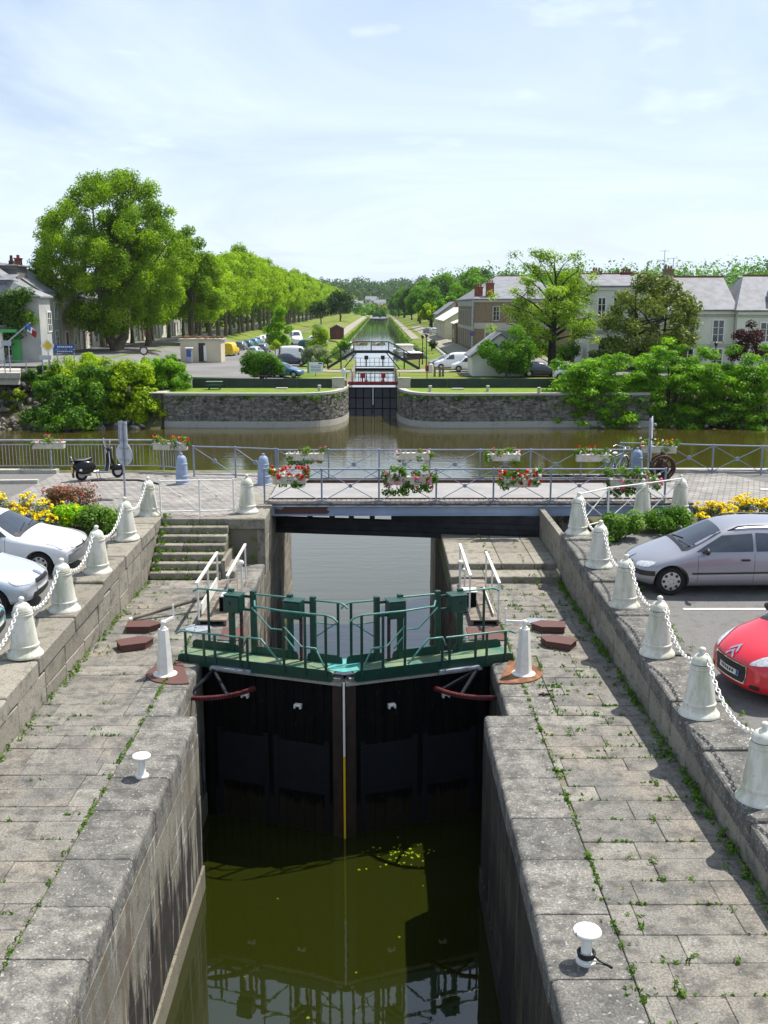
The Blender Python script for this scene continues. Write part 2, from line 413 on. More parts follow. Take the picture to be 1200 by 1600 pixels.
MT['render_cream'] = plain('cream_render', (.58,.52,.38), .9, var=.07, vs=.5, spec=.2, obj=False)
MT['render_grey'] = plain('grey_render', (.42,.42,.39), .9, var=.1, vs=.4, spec=.2, obj=False)
MT['render_pale'] = plain('pale_green_render', (.66,.66,.56), .9, var=.07, vs=.5, spec=.2, obj=False)
MT['rubble'] = stone('brown_rubble', (.17,.125,.08), (.30,.23,.15), (.11,.085,.06), lichen=None, fine=8, bd=.05)
MT['brick'] = plain('red_brick', (.24,.075,.045), .9, var=.2, vs=3, obj=False)
MT['dark_roof'] = plain('sooty_render', (.10,.095,.09), .9, col2=(.20,.19,.17), vs=.25, obj=False)
MT['shutter'] = plain('brown_shutter', (.16,.035,.025), .6, var=.1)
MT['sign_blue'] = plain('sign_blue', (.02,.08,.33), .4, var=.03)
MT['sign_white'] = plain('sign_white', (.8,.8,.8), .4, var=.03)
MT['sign_yellow'] = plain('sign_yellow', (.78,.48,.01), .4, var=.03)
MT['sign_green'] = plain('sign_green', (.06,.36,.08), .5, var=.05)
MT['orange'] = plain('shop_orange', (.62,.20,.02), .5, var=.05)
MT['sign_back'] = plain('sign_back_alu', (.46,.48,.52), .5, metal=.2, var=.06)
MT['yellow'] = plain('yellow_van_paint', (.72,.50,.01), .35, var=.04)
MT['skin'] = plain('skin', (.5,.3,.22), .6)
MT['rock'] = stone('riprap_rock', (.10,.095,.08), (.30,.28,.24), (.05,.05,.04), fine=12, bd=.04)
MT['bark'] = plain('bark', (.11,.09,.065), .95, col2=(.20,.17,.12), vs=3, spec=.1, bmp=.5, bs=14)
MT['bark_dark'] = plain('dark_bark', (.05,.042,.032), .95, var=.3, vs=5, spec=.1)
def paint(name, c, flake=0, coat=.8): return plain(name, c, .33, metal=flake, var=.02, vs=2, coat=coat)
MT['p_silver'] = paint('silver_paint', (.29,.295,.335), .35)
MT['p_silver2'] = paint('pale_silver_paint', (.50,.53,.60), .3)
MT['p_red'] = paint('red_car_paint', (.55,.006,.022))
MT['p_white'] = paint('white_car_paint', (.76,.77,.78))
MT['p_turq'] = paint('turquoise_car_paint', (.10,.30,.33), .2)
MT['p_navy'] = paint('navy_car_paint', (.02,.025,.05), .2)
MT['p_black'] = plain('black_scooter_paint', (.008,.008,.010), .22, spec=.35, var=.05)
MT['p_blue'] = paint('blue_car_paint', (.06,.16,.28), .2)
MT['p_teal'] = paint('teal_car_paint', (.03,.13,.15), .2)
MT['p_grey'] = paint('grey_car_paint', (.16,.17,.19), .2)
# bollards: ivory paint with greenish weathering running down
def _ivory():
    m, n, l, b = nt('weathered_ivory_paint'); setp(b, .55, 0, .4)
    oi = n.new('ShaderNodeObjectInfo')
    g = n.new('ShaderNodeTexCoord'); ad = n.new('ShaderNodeVectorMath'); ad.operation = 'ADD'
    sc_ = n.new('ShaderNodeVectorMath'); sc_.operation = 'SCALE'; sc_.inputs['Scale'].default_value = 9
    l.new(oi.outputs['Location'], sc_.inputs[0]); l.new(g.outputs['Object'], ad.inputs[0]); l.new(sc_.outputs[0], ad.inputs[1])
    mp = n.new('ShaderNodeMapping'); mp.inputs['Scale'].default_value = (4, 4, .9); l.new(ad.outputs[0], mp.inputs[0])
    f = noise(n, l, mp.outputs[0], 1.3, 5, .6)
    c = mix(n, l, ramp(n, l, f, .40, .72), (.70,.68,.60), (.38,.39,.27))
    f2 = noise(n, l, ad.outputs[0], 13, 4, .7)
    c = mix(n, l, math_(n, l, 'MULTIPLY', ramp(n, l, f2, .62, .70), .6), c, (.22,.19,.13))
    l.new(c, b.inputs['Base Color']); bump(n, l, b, f2, .15, .01); return m
MT['ivory'] = _ivory()
# cobbles: a fan of setts as a fine brick pattern
def _cobble(name, ca, cb, cj, sx, sy, rot=0):
    m, n, l, b = nt(name); setp(b, .85, 0, .3)
    g = n.new('ShaderNodeNewGeometry'); mp = n.new('ShaderNodeMapping'); l.new(g.outputs['Position'], mp.inputs[0])
    mp.inputs['Rotation'].default_value = (0, 0, rot)
    br = n.new('ShaderNodeTexBrick'); l.new(mp.outputs[0], br.inputs['Vector'])
    br.inputs['Scale'].default_value = 1; br.inputs['Brick Width'].default_value = sx; br.inputs['Row Height'].default_value = sy
    br.inputs['Mortar Size'].default_value = .022; br.inputs['Mortar Smooth'].default_value = .4
    br.inputs['Color1'].default_value = c4(ca); br.inputs['Color2'].default_value = c4(cb); br.inputs['Mortar'].default_value = c4(cj)
    v = pos(n, l)
    c = mix(n, l, 1.0, br.outputs['Color'], ramp(n, l, noise(n, l, v, 1.2, 5, .65), .3, .7, (.75,.75,.75), (1.25,1.2,1.15)), 'MULTIPLY')
    l.new(c, b.inputs['Base Color']); bump(n, l, b, math_(n, l, 'MULTIPLY', br.outputs['Fac'], -1.0), .6, .03)
    return m
MT['cobble'] = _cobble('granite_setts', (.32,.307,.29), (.23,.22,.21), (.13,.122,.11), .36, .18, .35)
MT['deckplank'] = _cobble('bridge_planks', (.33,.30,.265), (.27,.245,.215), (.09,.08,.07), .22, 3.0)
MT['deckasph'] = plain('worn_deck_surface', (.24,.235,.235), .9, col2=(.31,.295,.28), vs=1.5, obj=False)
MT['w_lock'] = water('lock_water', (.015,.0185,.002), 1.8, .02, (1,1,1), 1.2, .012)
MT['w_river'] = water('river_water', (.052,.043,.008), 1.9, .05, (.35,1,1), 1.7, .12, var=(.044,.038,.008))
MT['w_canal'] = water('canal_water', (.05,.055,.03), 1.5, .03, (.5,1,1), 1.0, .03)
# leaves
MT['l_plane'] = leaf('plane_leaves', (.07,.15,.004), (.30,.44,.016), .46)
MT['l_plane2'] = leaf('plane_leaves_far', (.115,.22,.006), (.39,.52,.02), .48)
MT['l_dark'] = leaf('dark_leaves', (.016,.05,.009), (.07,.14,.02), .3)
MT['l_mid'] = leaf('mid_leaves', (.035,.115,.006), (.16,.32,.018), .42)
MT['l_bright'] = leaf('bright_leaves', (.05,.165,.004), (.275,.49,.012), .46)
MT['l_yellowgreen'] = leaf('yellow_green_leaves', (.11,.22,.003), (.46,.58,.014), .46)
MT['l_locust'] = leaf('pale_locust_leaves', (.09,.18,.008), (.34,.47,.035), .45)
MT['l_magnolia'] = leaf('olive_glossy_leaves', (.055,.085,.012), (.29,.34,.06), .32, .45)
MT['l_purple'] = leaf('purple_leaves', (.035,.012,.016), (.13,.05,.055), .25)
MT['l_grey'] = leaf('grey_green_leaves', (.09,.125,.085), (.27,.32,.24), .2)
MT['l_willow'] = leaf('pale_willow_leaves', (.12,.17,.07), (.34,.40,.22), .3)
MT['l_lime'] = leaf('lime_leaves', (.12,.28,.004), (.36,.62,.015), .46)
MT['l_ivy'] = leaf('ivy_leaves', (.03,.08,.008), (.18,.31,.022), .35)
MT['l_weed'] = leaf('weed_leaves', (.045,.11,.012), (.17,.31,.035), .35)
MT['l_dryred'] = leaf('reddish_leaves', (.09,.075,.03), (.26,.13,.07), .25)
MT['f_yellow'] = leaf('yellow_petals', (.72,.50,.004), (.95,.74,.01), .15)
MT['f_red'] = leaf('red_petals', (.5,.008,.01), (.8,.05,.03), .15)
MT['f_pink'] = leaf('pink_petals', (.6,.05,.17), (.85,.22,.38), .15)
MT['f_white'] = leaf('white_petals', (.75,.70,.66), (.9,.88,.85), .15)
MT['f_orange'] = leaf('orange_petals', (.75,.10,.015), (.9,.22,.04), .15)
MT['f_redbrown'] = leaf('red_brown_petals', (.30,.06,.05), (.5,.14,.11), .15)

# ------------------------------------------------------------------ foliage
NR = np.random.default_rng(11)
def leaf_mesh(name, C, N, size, tint, mat, asp=.62, jit=.35):
    n = len(C); C = np.asarray(C, float); N = np.asarray(N, float)
    N = N/np.maximum(np.linalg.norm(N, axis=1, keepdims=True), 1e-6)
    A = NR.normal(size=(n, 3)); T = np.cross(N, A); T /= np.maximum(np.linalg.norm(T, axis=1, keepdims=True), 1e-6)
    B = np.cross(N, T)
    s = (np.asarray(size)*np.ones(n))*(1+jit*NR.uniform(-1, 1, n)); s = s[:, None]
    V = np.empty((n, 4, 3))
    V[:, 0] = C-T*s*.5; V[:, 1] = C+B*s*asp*.5+N*s*.08; V[:, 2] = C+T*s*.5-N*s*.05; V[:, 3] = C-B*s*asp*.5+N*s*.08
    me = bpy.data.meshes.new(name)
    me.vertices.add(4*n); me.vertices.foreach_set('co', V.reshape(-1))
    me.loops.add(4*n); me.loops.foreach_set('vertex_index', np.arange(4*n, dtype=np.int32))
    me.polygons.add(n); me.polygons.foreach_set('loop_start', np.arange(0, 4*n, 4, dtype=np.int32))
    try: me.polygons.foreach_set('loop_total', np.full(n, 4, dtype=np.int32))
    except Exception: pass
    at = me.attributes.new('tint', 'FLOAT', 'FACE'); at.data.foreach_set('value', np.clip(np.asarray(tint)*np.ones(n), 0, 1).astype(np.float32))
    me.materials.append(mat); me.update(calc_edges=True); me.validate(); return me
def rdir(n):
    d = NR.normal(size=(n, 3)); return d/np.linalg.norm(d, axis=1, keepdims=True)
def cloud(lobes, n, up=.35, rndn=.6, shell=.3):
    """leaf positions on irregular clumps: lobes = [(centre, radii, tint)]"""
    L = np.array([list(c) for c, r, t in lobes], float); RR = np.array([list(r) for c, r, t in lobes], float); TT = np.array([t for c, r, t in lobes], float)
    w = (RR.prod(axis=1))**(2/3); w /= w.sum(); i = NR.choice(len(L), n, p=w)
    d = rdir(n); rad = 1-np.abs(NR.normal(0, shell, n)); rad = np.clip(rad, .05, 1.12)
    C = L[i]+RR[i]*d*rad[:, None]
    Nn = d+np.array([0, 0, up])+rndn*rdir(n)
    return C, Nn, np.clip(TT[i]+NR.normal(0, .16, n), 0, 1)
def lobes_for(c, Rr, k, rel=.3, flat=.8, seed=0, egg=0., lo=-.75, fill=.25):
    g = np.random.default_rng(seed); out = []; c = np.array(c, float); Rr = np.array(Rr, float)
    while len(out) < k:
        d = g.normal(size=3); d /= np.linalg.norm(d)
        if d[2] < lo: continue
        rr = 1-rel if g.random() > fill else g.uniform(.25, 1-rel)
        s = 1-egg*max(0, d[2])**1.0
        p = c+Rr*d*rr*np.array([s, s, 1])*g.uniform(.88, 1.08)
        q = Rr.mean()*rel*g.uniform(.65, 1.25)
        out.append((p, (q, q, q*flat), g.uniform(.15, .85)))
    return out
# ================================================================== the lock and its quays
def zt(y): return min(1.33, .66+(y-12.5)*.0475)
WL = -3.4                                    # water level of lock chamber and river
XL, XR = -3.28, 1.85                         # chamber faces
RL, RR_ = -3.70, 2.28                        # gate recess faces
YA, YB = 17.28, 20.5                         # recess
PL, PR = -6.22, 4.80                         # parapet faces
def sheet(name, x0, x1, y0, y1, z, mat, nx=1, ny=1, kind='structure', zf=None):
    b = MB(); b.grid(lambda a, c: (x0+(x1-x0)*a, y0+(y1-y0)*c, (zf(x0+(x1-x0)*a, y0+(y1-y0)*c) if zf else z)), nx, ny)
    return struct(b.obj(name, mat), kind)
# --- paving: real slabs over an earth bed
JOINTS = []
def slabs(b, x0, x1, y0, y1, z, rowh=(.42, .62), ln=(.55, 1.35), gap=.007, th=.2, ch=.008):
    y = y0
    while y < y1-.02:
        h = min(rnd.uniform(*rowh), y1-y)
        if y1-y-h < .25: h = y1-y
        x = x0-rnd.uniform(0, .6)
        while x < x1-.02:
            w = rnd.uniform(*ln)
            a, c = max(x, x0), min(x+w, x1)
            if x1-c < .22: c = x1; w = x1-x+.01
            if c-a > .12:
                for q in range(5): JOINTS.append((a+(c-a)*q/5, y)); JOINTS.append((a, y+h*q/5))
                rot = Matrix.Rotation(rnd.uniform(-.006, .006), 3, 'X') @ Matrix.Rotation(rnd.uniform(-.006, .006), 3, 'Y')
                b.box(((a+c)/2, y+h/2, z-th/2+rnd.uniform(-.007, .005)), (c-a-gap, h-gap, th), rot, ch, col=rnd.random())
            x += w
        y += h
def coping_run(b, xe, sg, w, y0, y1, z, ln=(.8, 1.45), th=.34, r=.075):
    """stones along a lock edge at x=xe; sg=+1 stone lies on the +x side of the edge"""
    y = y0
    while y < y1-.02:
        L = min(rnd.uniform(*ln), y1-y)
        if y1-y-L < .4: L = y1-y
        dz = rnd.uniform(-.006, .006); e = xe+sg*rnd.uniform(-.006, .010); g = .007
        pr = [(e, z-th), (e, z-r)]+[(e+sg*r*(1-cos(t)), z-r+r*sin(t)) for t in (pi/8, pi/4, 3*pi/8)]+[(e+sg*r, z), (xe+sg*(w-.015), z), (xe+sg*w-sg*.006, z-.012), (xe+sg*w-sg*.006, z-th)]
        n = len(pr); t = .012
        vs = []
        for (yy, inset) in ((y+g, 1), (y+g+t, 0), (y+L-g-t, 0), (y+L-g, 1)):
            for (px, pz) in pr: vs.append((px+(sg*t*.7 if inset and abs(px-e) < r else 0), yy, pz+dz-(t*.7 if inset and pz > z-r*.5 else 0)))
        fs = []
        for k in range(3):
            for i in range(n):
                j = (i+1) % n; q = (k*n+i, k*n+j, (k+1)*n+j, (k+1)*n+i)
                fs.append(q if sg < 0 else q[::-1])
        f0 = tuple(range(n)); f1 = tuple(3*n+i for i in range(n))
        fs += [f0 if sg > 0 else f0[::-1], f1[::-1] if sg > 0 else f1]
        b.add(vs, [f[::-1] for f in fs], col=rnd.random())
        y += L
def blocks(b, p0, p1, z0, z1, nrm, rowh=(.36, .5), ln=(.6, 1.3), th=.16, jit=.006, ch=.008, ztopf=None):
    """courses of ashlar on a vertical face from p0 to p1 (xy), facing nrm"""
    p0 = Vector((*p0, 0)); p1 = Vector((*p1, 0)); d = p1-p0; L = d.length; d.normalize(); nv = Vector((*nrm, 0))
    rot = Matrix((d, -nv if d.cross(-nv).z > 0 else nv, Vector((0,0,1)))).transposed()
    z = z0
    while z < z1-.02:
        h = min(rnd.uniform(*rowh), z1-z)
        if z1-z-h < .2: h = z1-z
        s = -rnd.uniform(0, .5)
        while s < L-.02:
            w = rnd.uniform(*ln); a, c = max(s, 0), min(s+w, L)
            if L-c < .25: c = L; w = L-s+.01
            if c-a > .05:
                j = rnd.uniform(-jit, jit)
                b.box(p0+d*((a+c)/2)+nv*(j-th/2)+Vector((0,0,z+h/2)), (c-a-.007, th, h-.007) if ch > .005 else (c-a-.004, th, h-.004), rot, ch, col=rnd.random())
            s += w
        z += h
pav = MB()
for (a, c, y0, y1) in ((PL+.01, XL-.92, 3.5, YA), (PL+.01, RL-.92, YA, YB), (PL+.01, XL-.92, YB, 26.55), (XR+.92, PR-.01, 3.5, YA), (RR_+.92, PR-.01, YA, YB), (XR+.92, PR-.01, YB, 26.2)):
    slabs(pav, a, c, y0, y1, 0)
slabs(pav, XL-.92, XL-.92+.001, 0, 0, 0)
struct(pav.obj('quay_paving', MT['paving']))
cop = MB()
for (xe, sg) in ((XL, -1), (XR, 1)):
    coping_run(cop, xe, sg, .915, 3.5, YA-.005, 0)
    coping_run(cop, xe, sg, .915, YB+.005, 28.3 if sg < 0 else 26.2, 0)
for (xe, sg) in ((RL, -1), (RR_, 1)): coping_run(cop, xe, sg, .915, YA+.005, YB-.005, -.002)
struct(cop.obj('coping_stones', MT['coping'], smooth=25))
bed = MB()
for (a, c) in ((PL-.2, XL-.03), (XR+.03, PR+.2)):
    for (y0, y1) in ((3, YA), (YB, 28.4)): bed.box(((a+c)/2, (y0+y1)/2, -.128), (c-a, y1-y0, .2))
bed.box(((PL-.2+RL-.03)/2, (YA+YB)/2, -.13), (RL-.03-PL+.2, YB-YA, .2)); bed.box(((PR+.2+RR_+.03)/2, (YA+YB)/2, -.13), (PR+.2-RR_-.03, YB-YA, .2))
struct(bed.obj('paving_bed', MT['joint']))
# --- chamber walls
def chamber_wall(side):
    xe, re, sg = ((XL, RL, 1), (XR, RR_, -1))[side]
    t = thing('lock_wall', ('grey granite lock chamber wall on the left, black streaks running down to the dark water',
                            'dark granite lock chamber wall on the right, standing in shade over the green water')[side], 'wall', (xe, 12, WL))
    w = MB()
    blocks(w, (xe, 2), (xe, YA), -2.92, -.345, (sg, 0), rowh=(.4, .56), ln=(.9, 1.8), ch=.004, jit=.004)
    blocks(w, (min(xe, re), YA), (max(xe, re), YA), -2.92, -.345, (0, 1), th=.1)
    blocks(w, (re, YA+.1), (re, YB), -2.92, -.345, (sg, 0))
    blocks(w, (min(xe, re), YB), (max(xe, re), YB), -3.9, -.345, (0, -1), th=.1)
    blocks(w, (xe, YB), (xe, 33.4), -3.9, -.345, (sg, 0))
    w.obj('ashlar_face', MT[('lockwall', 'lockwall_shaded')[side]], t, True)
    p = MB()
    blocks(p, (xe+sg*.035, 2), (xe+sg*.035, YA), -3.9, -2.93, (sg, 0), rowh=(.47, .5), ln=(1.5, 2.6))
    blocks(p, (re+sg*.02, YA+.15), (re+sg*.02, YB), -3.9, -2.93, (sg, 0), rowh=(.47, .5))
    p.obj('plinth', MT[('lockbase', 'lockwall_shaded')[side]], t, True)
    c = MB(); o = sg*.05
    c.box((xe-sg*1.05, (2+YA)/2, -2.25), (1.98, YA-2, 3.8)); c.box((re-sg*1.05, (YA+YB)/2, -2.25), (1.98, YB-YA, 3.8)); c.box((xe-sg*1.05, (YB+33.38)/2, -2.25), (1.98, 33.38-YB, 3.8))
    c.obj('wall_core', MT['joint'], t, True)
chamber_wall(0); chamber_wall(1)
# --- parapets
def parapet(side):
    xe, sg = ((PL, -1), (PR, 1))[side]; y1 = (28.55, 26.5)[side]; wd = (.84, .92)[side]
    t = thing('parapet_wall', ('granite parapet along the left car park with stepped coping stones and mossy foot',
                               'granite parapet along the right car park, its quay face in shade')[side], 'wall', (xe, 18, 0))
    b = MB()
    y = 3.0
    while y < y1-.02:                         # coping stones, each sloping with the car park
        L = min(rnd.uniform(1.5, 2.3), y1-y)
        if y1-y-L < .6: L = y1-y
        za, zb = zt(y+L/2)-.03, zt(y+L/2)+.03; h = .34; e = xe-sg*rnd.uniform(.0, .03); g = .008
        top = rnd.uniform(-.012, .012)
        m = MB(); m.box((0, 0, 0), (wd, L-2*g, h), None, .025)
        vs = [(e+sg*wd/2+vx, y+L/2+vy, (zt(y+L/2+vy*.6))+top-h/2+vz) for vx, vy, vz in m.v]
        b.add(vs, m.f, col=rnd.random()); y += L
    b.obj('coping', MT[('ashlar', 'coping')[side]], t, True)
    f = MB()
    y = 3.0
    while y < y1-.02:
        L = min(rnd.uniform(.7, 1.5), y1-y)
        if y1-y-L < .4: L = y1-y
        hh = zt(y+L/2)-.34; z = -.12; n = max(1, round((hh+.12)/.45))
        for k in range(n):
            h = (hh+.12)/n; off = (.35 if k % 2 else 0)
            a, c = y+off*0, y+L
            f.box((xe+sg*.16+sg*rnd.uniform(-.01, .012), (a+c)/2, z+h/2), (.3, c-a-.012, h-.01), None, .014, col=rnd.random()); z += h
        y += L
    if side: blocks(f, (xe, y1), (xe+1.2, y1), -.1, 1.0, (0, 1), th=.12)
    f.obj('wall_face', MT['ashlar'], t, True)
    c = MB(); c.add([(xe+sg*.04, 3, -.2), (xe+sg*.04, y1, -.2), (xe+sg*(wd-.05), y1, -.2), (xe+sg*(wd-.05), 3, -.2),
                     (xe+sg*.04, 3, zt(3)-.06), (xe+sg*.04, y1, zt(y1)-.06), (xe+sg*(wd-.05), y1, zt(y1)-.06), (xe+sg*(wd-.05), 3, zt(3)-.06)],
                    [(0,1,5,4), (1,2,6,5), (2,3,7,6), (3,0,4,7), (4,5,6,7)]); c.obj('wall_core', MT['joint'], t, True)
parapet(0); parapet(1)
# --- car parks, streets, flower bed ground
zpk = lambda x, y: zt(y)-.08
sheet('car_park', -40, PL-.76, -12, 28.4, 0, MT['asphalt'], 1, 30, zf=zpk)
sheet('car_park', PR+.86, 40, -12, 26.9, 0, MT['asphalt'], 1, 30, zf=zpk)
for (a, c) in ((-60, PL-.3), (PR+.02, 60)):
    pass
b = MB(); b.box((-25.7, 32.75, .62), (44.4, 8.7, 1.36)); b.box((-33.4, 28.6, .605), (52.8, .6, 1.33)); struct(b.obj('street_ground', MT['joint']))
b = MB(); b.box((35.05, 31.85, .6), (51, 10.3, 1.32)); struct(b.obj('street_ground', MT['joint']))
sheet('street', -48, -11.6, 29.2, 36.4, 1.306, MT['asphalt'])
sheet('cobbled_apron', -11.6, -3.5, 28.62, 36.4, 1.311, MT['cobble'])
sheet('street', 12.6, 60, 28.0, 36.4, 1.268, MT['asphalt'])
b = MB(); b.add([(9.56, 29.6, 1.272), (12.0, 29.0, 1.272), (16.5, 27.6, 1.272), (14.2, 31.8, 1.272), (12.4, 36.6, 1.272), (9.56, 36.6, 1.272)], [(0,1,2,3,4,5)]); struct(b.obj('cobbled_apron', MT['cobble']))
b = MB()
for (p, q) in (((-11.6, 36.45, 1.36), (-60, 36.45, 1.36)), ((9.6, 36.75, 1.33), (60, 35.6, 1.33))): b.bar(p, q, .34, .16)
b.bar((-11.6, 34.3, 1.36), (-22, 33.6, 1.36), .22, .14)
struct(b.obj('kerb', MT['concrete']))
b = MB(); b.bar((12.5, 33.1, 1.29), (40, 32.2, 1.29), .16, .012); struct(b.obj('road_marking', MT['white_line']))
b = MB()
for y in (20.62, 18.02, 15.4): b.bar((6.35, y, zpk(0, y)+.006), (11.5, y, zpk(0, y)+.006), .11, .004)
for y in (22.35, 19.9, 17.4): b.bar((-7.6, y, zpk(0, y)+.006), (-12.5, y, zpk(0, y)+.006), .11, .004)
struct(b.obj('road_marking', MT['white_line']))
b = MB(); b.box((-9.6, 27.75, 1.27), (4.9, 2.3, .12), None, .03); b.box((10.6, 27.65, 1.25), (9.4, 2.0, .12), None, .03); struct(b.obj('flower_bed_soil', MT['earth']))
# river walls of the near bank
b = MB()
blocks(b, (-60, 36.85), (XL, 36.85), -4, 1.2, (0, 1), ln=(1, 2)); blocks(b, (PR, 36.85), (60, 36.85), -4, 1.2, (0, 1), ln=(1, 2))
o = b.obj('river_wall', MT['quaystone']); tag(o, 'rough stone river wall below the near street', 'wall')
# --- left stairs and the block beside them
t = thing('stone_steps', 'seven mossy granite steps climbing to the white railing at the left end of the bridge', 'steps', (-5.2, 27.6, 0))
for k in range(7):
    y = 26.6+k*.29; z = .187*(k+1); b = MB()
    x = PL+.02
    while x < -4.3:
        w = min(rnd.uniform(.7, 1.3), -4.28-x)
        if -4.28-x-w < .3: w = -4.28-x
        b.box((x+w/2, y+.2, z-.095), (w-.008, .4, .19), None, .018, col=rnd.random()); x += w
    b.obj('step', MT['ashlar'], t, True)
b = MB(); b.add([(PL, 26.75, -.1), (-4.28, 26.75, -.1), (-4.28, 28.75, 1.2), (PL, 28.75, 1.2), (-4.28, 28.75, -.1), (PL, 28.75, -.1)], [(0,1,2,3), (1,4,2), (0,3,5)]); b.obj('stair_core', MT['joint'], t, True)
t = thing('bridge_abutment', 'square granite block carrying a white bollard at the left end of the bridge', 'abutment', (-3.8, 30, 0))
b = MB(); blocks(b, (-4.27, 28.4), (XL, 28.4), -.1, .98, (0, -1), rowh=(.5, .56), ln=(.95, 1.1), th=.2); blocks(b, (XL, 28.4), (XL, 33.4), -.34, .98, (1, 0), ln=(.9, 1.5)); blocks(b, (-4.27, 26.7), (-4.27, 28.4), -.1, .5, (-1, 0), th=.1)
b.obj('ashlar_face', MT['ashlar'], t, True)
b = MB(); b.box((-3.79, 30.2, 1.15), (1.06, 3.7, .33), None, .03); b.obj('cap_stone', MT['ashlar'], t, True)
b = MB(); b.box((-3.85, 30.95, .4), (.94, 4.9, 1.2)); b.obj('wall_core', MT['joint'], t, True)
b = MB(); b.box((-4.1, 27.55, .06), (.36, 1.7, .3), None, .02); b.obj('side_stone', MT['ashlar'], t, True)
# --- right landing below the bridge
t = thing('stone_steps', 'two broad granite steps to the landing under the right end of the bridge', 'steps', (3.3, 28, 0))
for (y, z, d) in ((26.2, .18, 1.2), (26.95, .35, 6.4)):
    b = MB(); x = XR
    while x < PR-.02:
        w = min(rnd.uniform(.9, 1.5), PR-x)
        if PR-x-w < .4: w = PR-x
        yy = y
        while yy < y+d-.01:
            dd = min(d, 1.3, y+d-yy)
            b.box((x+w/2, yy+dd/2, z-.11), (w-.01, dd-.01, .22), None, .018, col=rnd.random()); yy += dd
        x += w
    b.obj('step', MT['ashlar'], t, True)
b = MB(); b.box((3.3, 30, -.12), (2.9, 6.6, .48)); b.obj('stair_core', MT['joint'], t, True)
t = thing('bridge_abutment', 'dark stone wall in the shade behind the landing at the right end of the bridge', 'abutment', (3.4, 33.4, 0))
b = MB(); blocks(b, (XR, 33.35), (PR, 33.35), .3, 1.0, (0, -1), ln=(.9, 1.4)); blocks(b, (PR, 26.5), (PR, 33.4), .2, 1.2, (-1, 0), ln=(.8, 1.3)); blocks(b, (XR, 33.5), (XR, 36.8), -4, .9, (-1, 0))
b.obj('ashlar_face', MT['ashlar'], t, True)
b = MB(); b.box((3.4, 35.1, -1.5), (2.9, 3.3, 4.9)); b.obj('wall_core', MT['joint'], t, True)
t = thing('pier_wall', 'granite lock wall end running on past the left abutment into the river', 'wall', (-3.9, 35.2, -3.4))
b = MB(); blocks(b, (XL, 33.42), (XL, 36.8), -4, .9, (1, 0)); b.obj('ashlar_face', MT['ashlar'], t, True)
b = MB(); b.box((-4.3, 35.1, -1.5), (1.9, 3.3, 4.9)); b.obj('wall_core', MT['joint'], t, True)
# --- water
sheet('lock_water', XL-.5, XR+.6, -8, 20.0, WL, MT['w_lock'])
b = MB(); b.add([(-4, 19.4, WL-.004), (3, 19.4, WL-.004), (3, 36.5, WL-.004), (-4, 36.5, WL-.004)], [(0,1,2,3)]); b.add([(-260, 36.4, WL), (260, 36.4, WL), (260, 112, WL), (-260, 112, WL)], [(0,1,2,3)])
struct(b.obj('river_water', MT['w_river']))
b = MB(); b.add([(-260, -20, -5.2), (260, -20, -5.2), (260, 112, -5.2), (-260, 112, -5.2)], [(0,1,2,3)]); struct(b.obj('river_bed', MT['earth']))
C = []
for i in range(60):
    q = PZ(rnd.gauss(628, 22), rnd.gauss(1334, 9), WL+.006); C.append(q)
for i in range(12): C.append(Vector((rnd.uniform(-3, 1.4), rnd.uniform(12.4, 18), WL+.006)))
me = leaf_mesh('floating_leaves', C, [(0.03*rnd.gauss(0, 1), .03*rnd.gauss(0, 1), 1) for _ in C], .055, [rnd.random() for _ in C], MT['l_yellowgreen'], .8)
struct(link('floating_leaves', me), 'stuff')

# ================================================================== bollards and chains
BPROF = [(.345, 0), (.345, .02), (.335, .045), (.30, .085), (.268, .125), (.262, .18), (.275, .19), (.275, .225), (.258, .24), (.225, .52), (.188, .80), (.20, .815), (.20, .84), (.185, .855), (.195, .868), (.195, .885), (.176, .90), (.168, .95), (.142, 1.005), (.10, 1.045), (.05, 1.066), (.038, 1.075), (.036, 1.09), (.055, 1.11), (.06, 1.135), (.048, 1.165), (.02, 1.18), (0, 1.182)]
def make_bollard(label, group, mat, loc, s=1.0):
    t = thing('bollard', label, 'bollard', loc, 0, group)
    k = 23
    b = MB(); b.lathe(BPROF[:16], n=28); b.obj('bell_body', mat, t, smooth=35)
    b = MB(); b.lathe(BPROF[16:21], n=28); b.obj('dome_cap', mat, t, smooth=50)
    b = MB(); b.lathe(BPROF[20:], n=16); b.obj('ball_finial', mat, t, smooth=50)
    t.scale = (s*.94,)*3; return t
G1 = 'white bell shaped bollards along the parapets'
RB = [(5.12, 12.78), (5.10, 15.42), (5.10, 17.98), (5.11, 20.62), (5.16, 23.45), (5.2, 26.35)]
rl = ['large ivory bell bollard at the right edge of the photo, nearest on the right parapet', 'ivory bell bollard on the right parapet beside the red car\'s grille',
      'ivory bell bollard on the right parapet by the white parking line', 'ivory bell bollard on the right parapet just before the silver estate car',
      'ivory bell bollard between the silver car and the leafy bed, second from the bridge', 'ivory bell bollard on the corner where the right parapet meets the bridge']
LB = [(-6.52, 17.95), (-6.53, 20.4), (-6.54, 23.0), (-6.55, 25.85), (-6.62, 28.75)]
ll = ['white bell bollard nearest on the left parapet, beside the pale blue car', 'white bell bollard on the left parapet in front of the silver hatchback', 'white bell bollard on the left parapet in front of the white car',
      'white bell bollard beside the leafy green bush at the top of the left parapet', 'white bell bollard at the top of the left stone steps, below the sign pole']
bo = make_bollard(rl[0], G1, MT['ivory'], (*RB[0], zt(RB[0][1])))
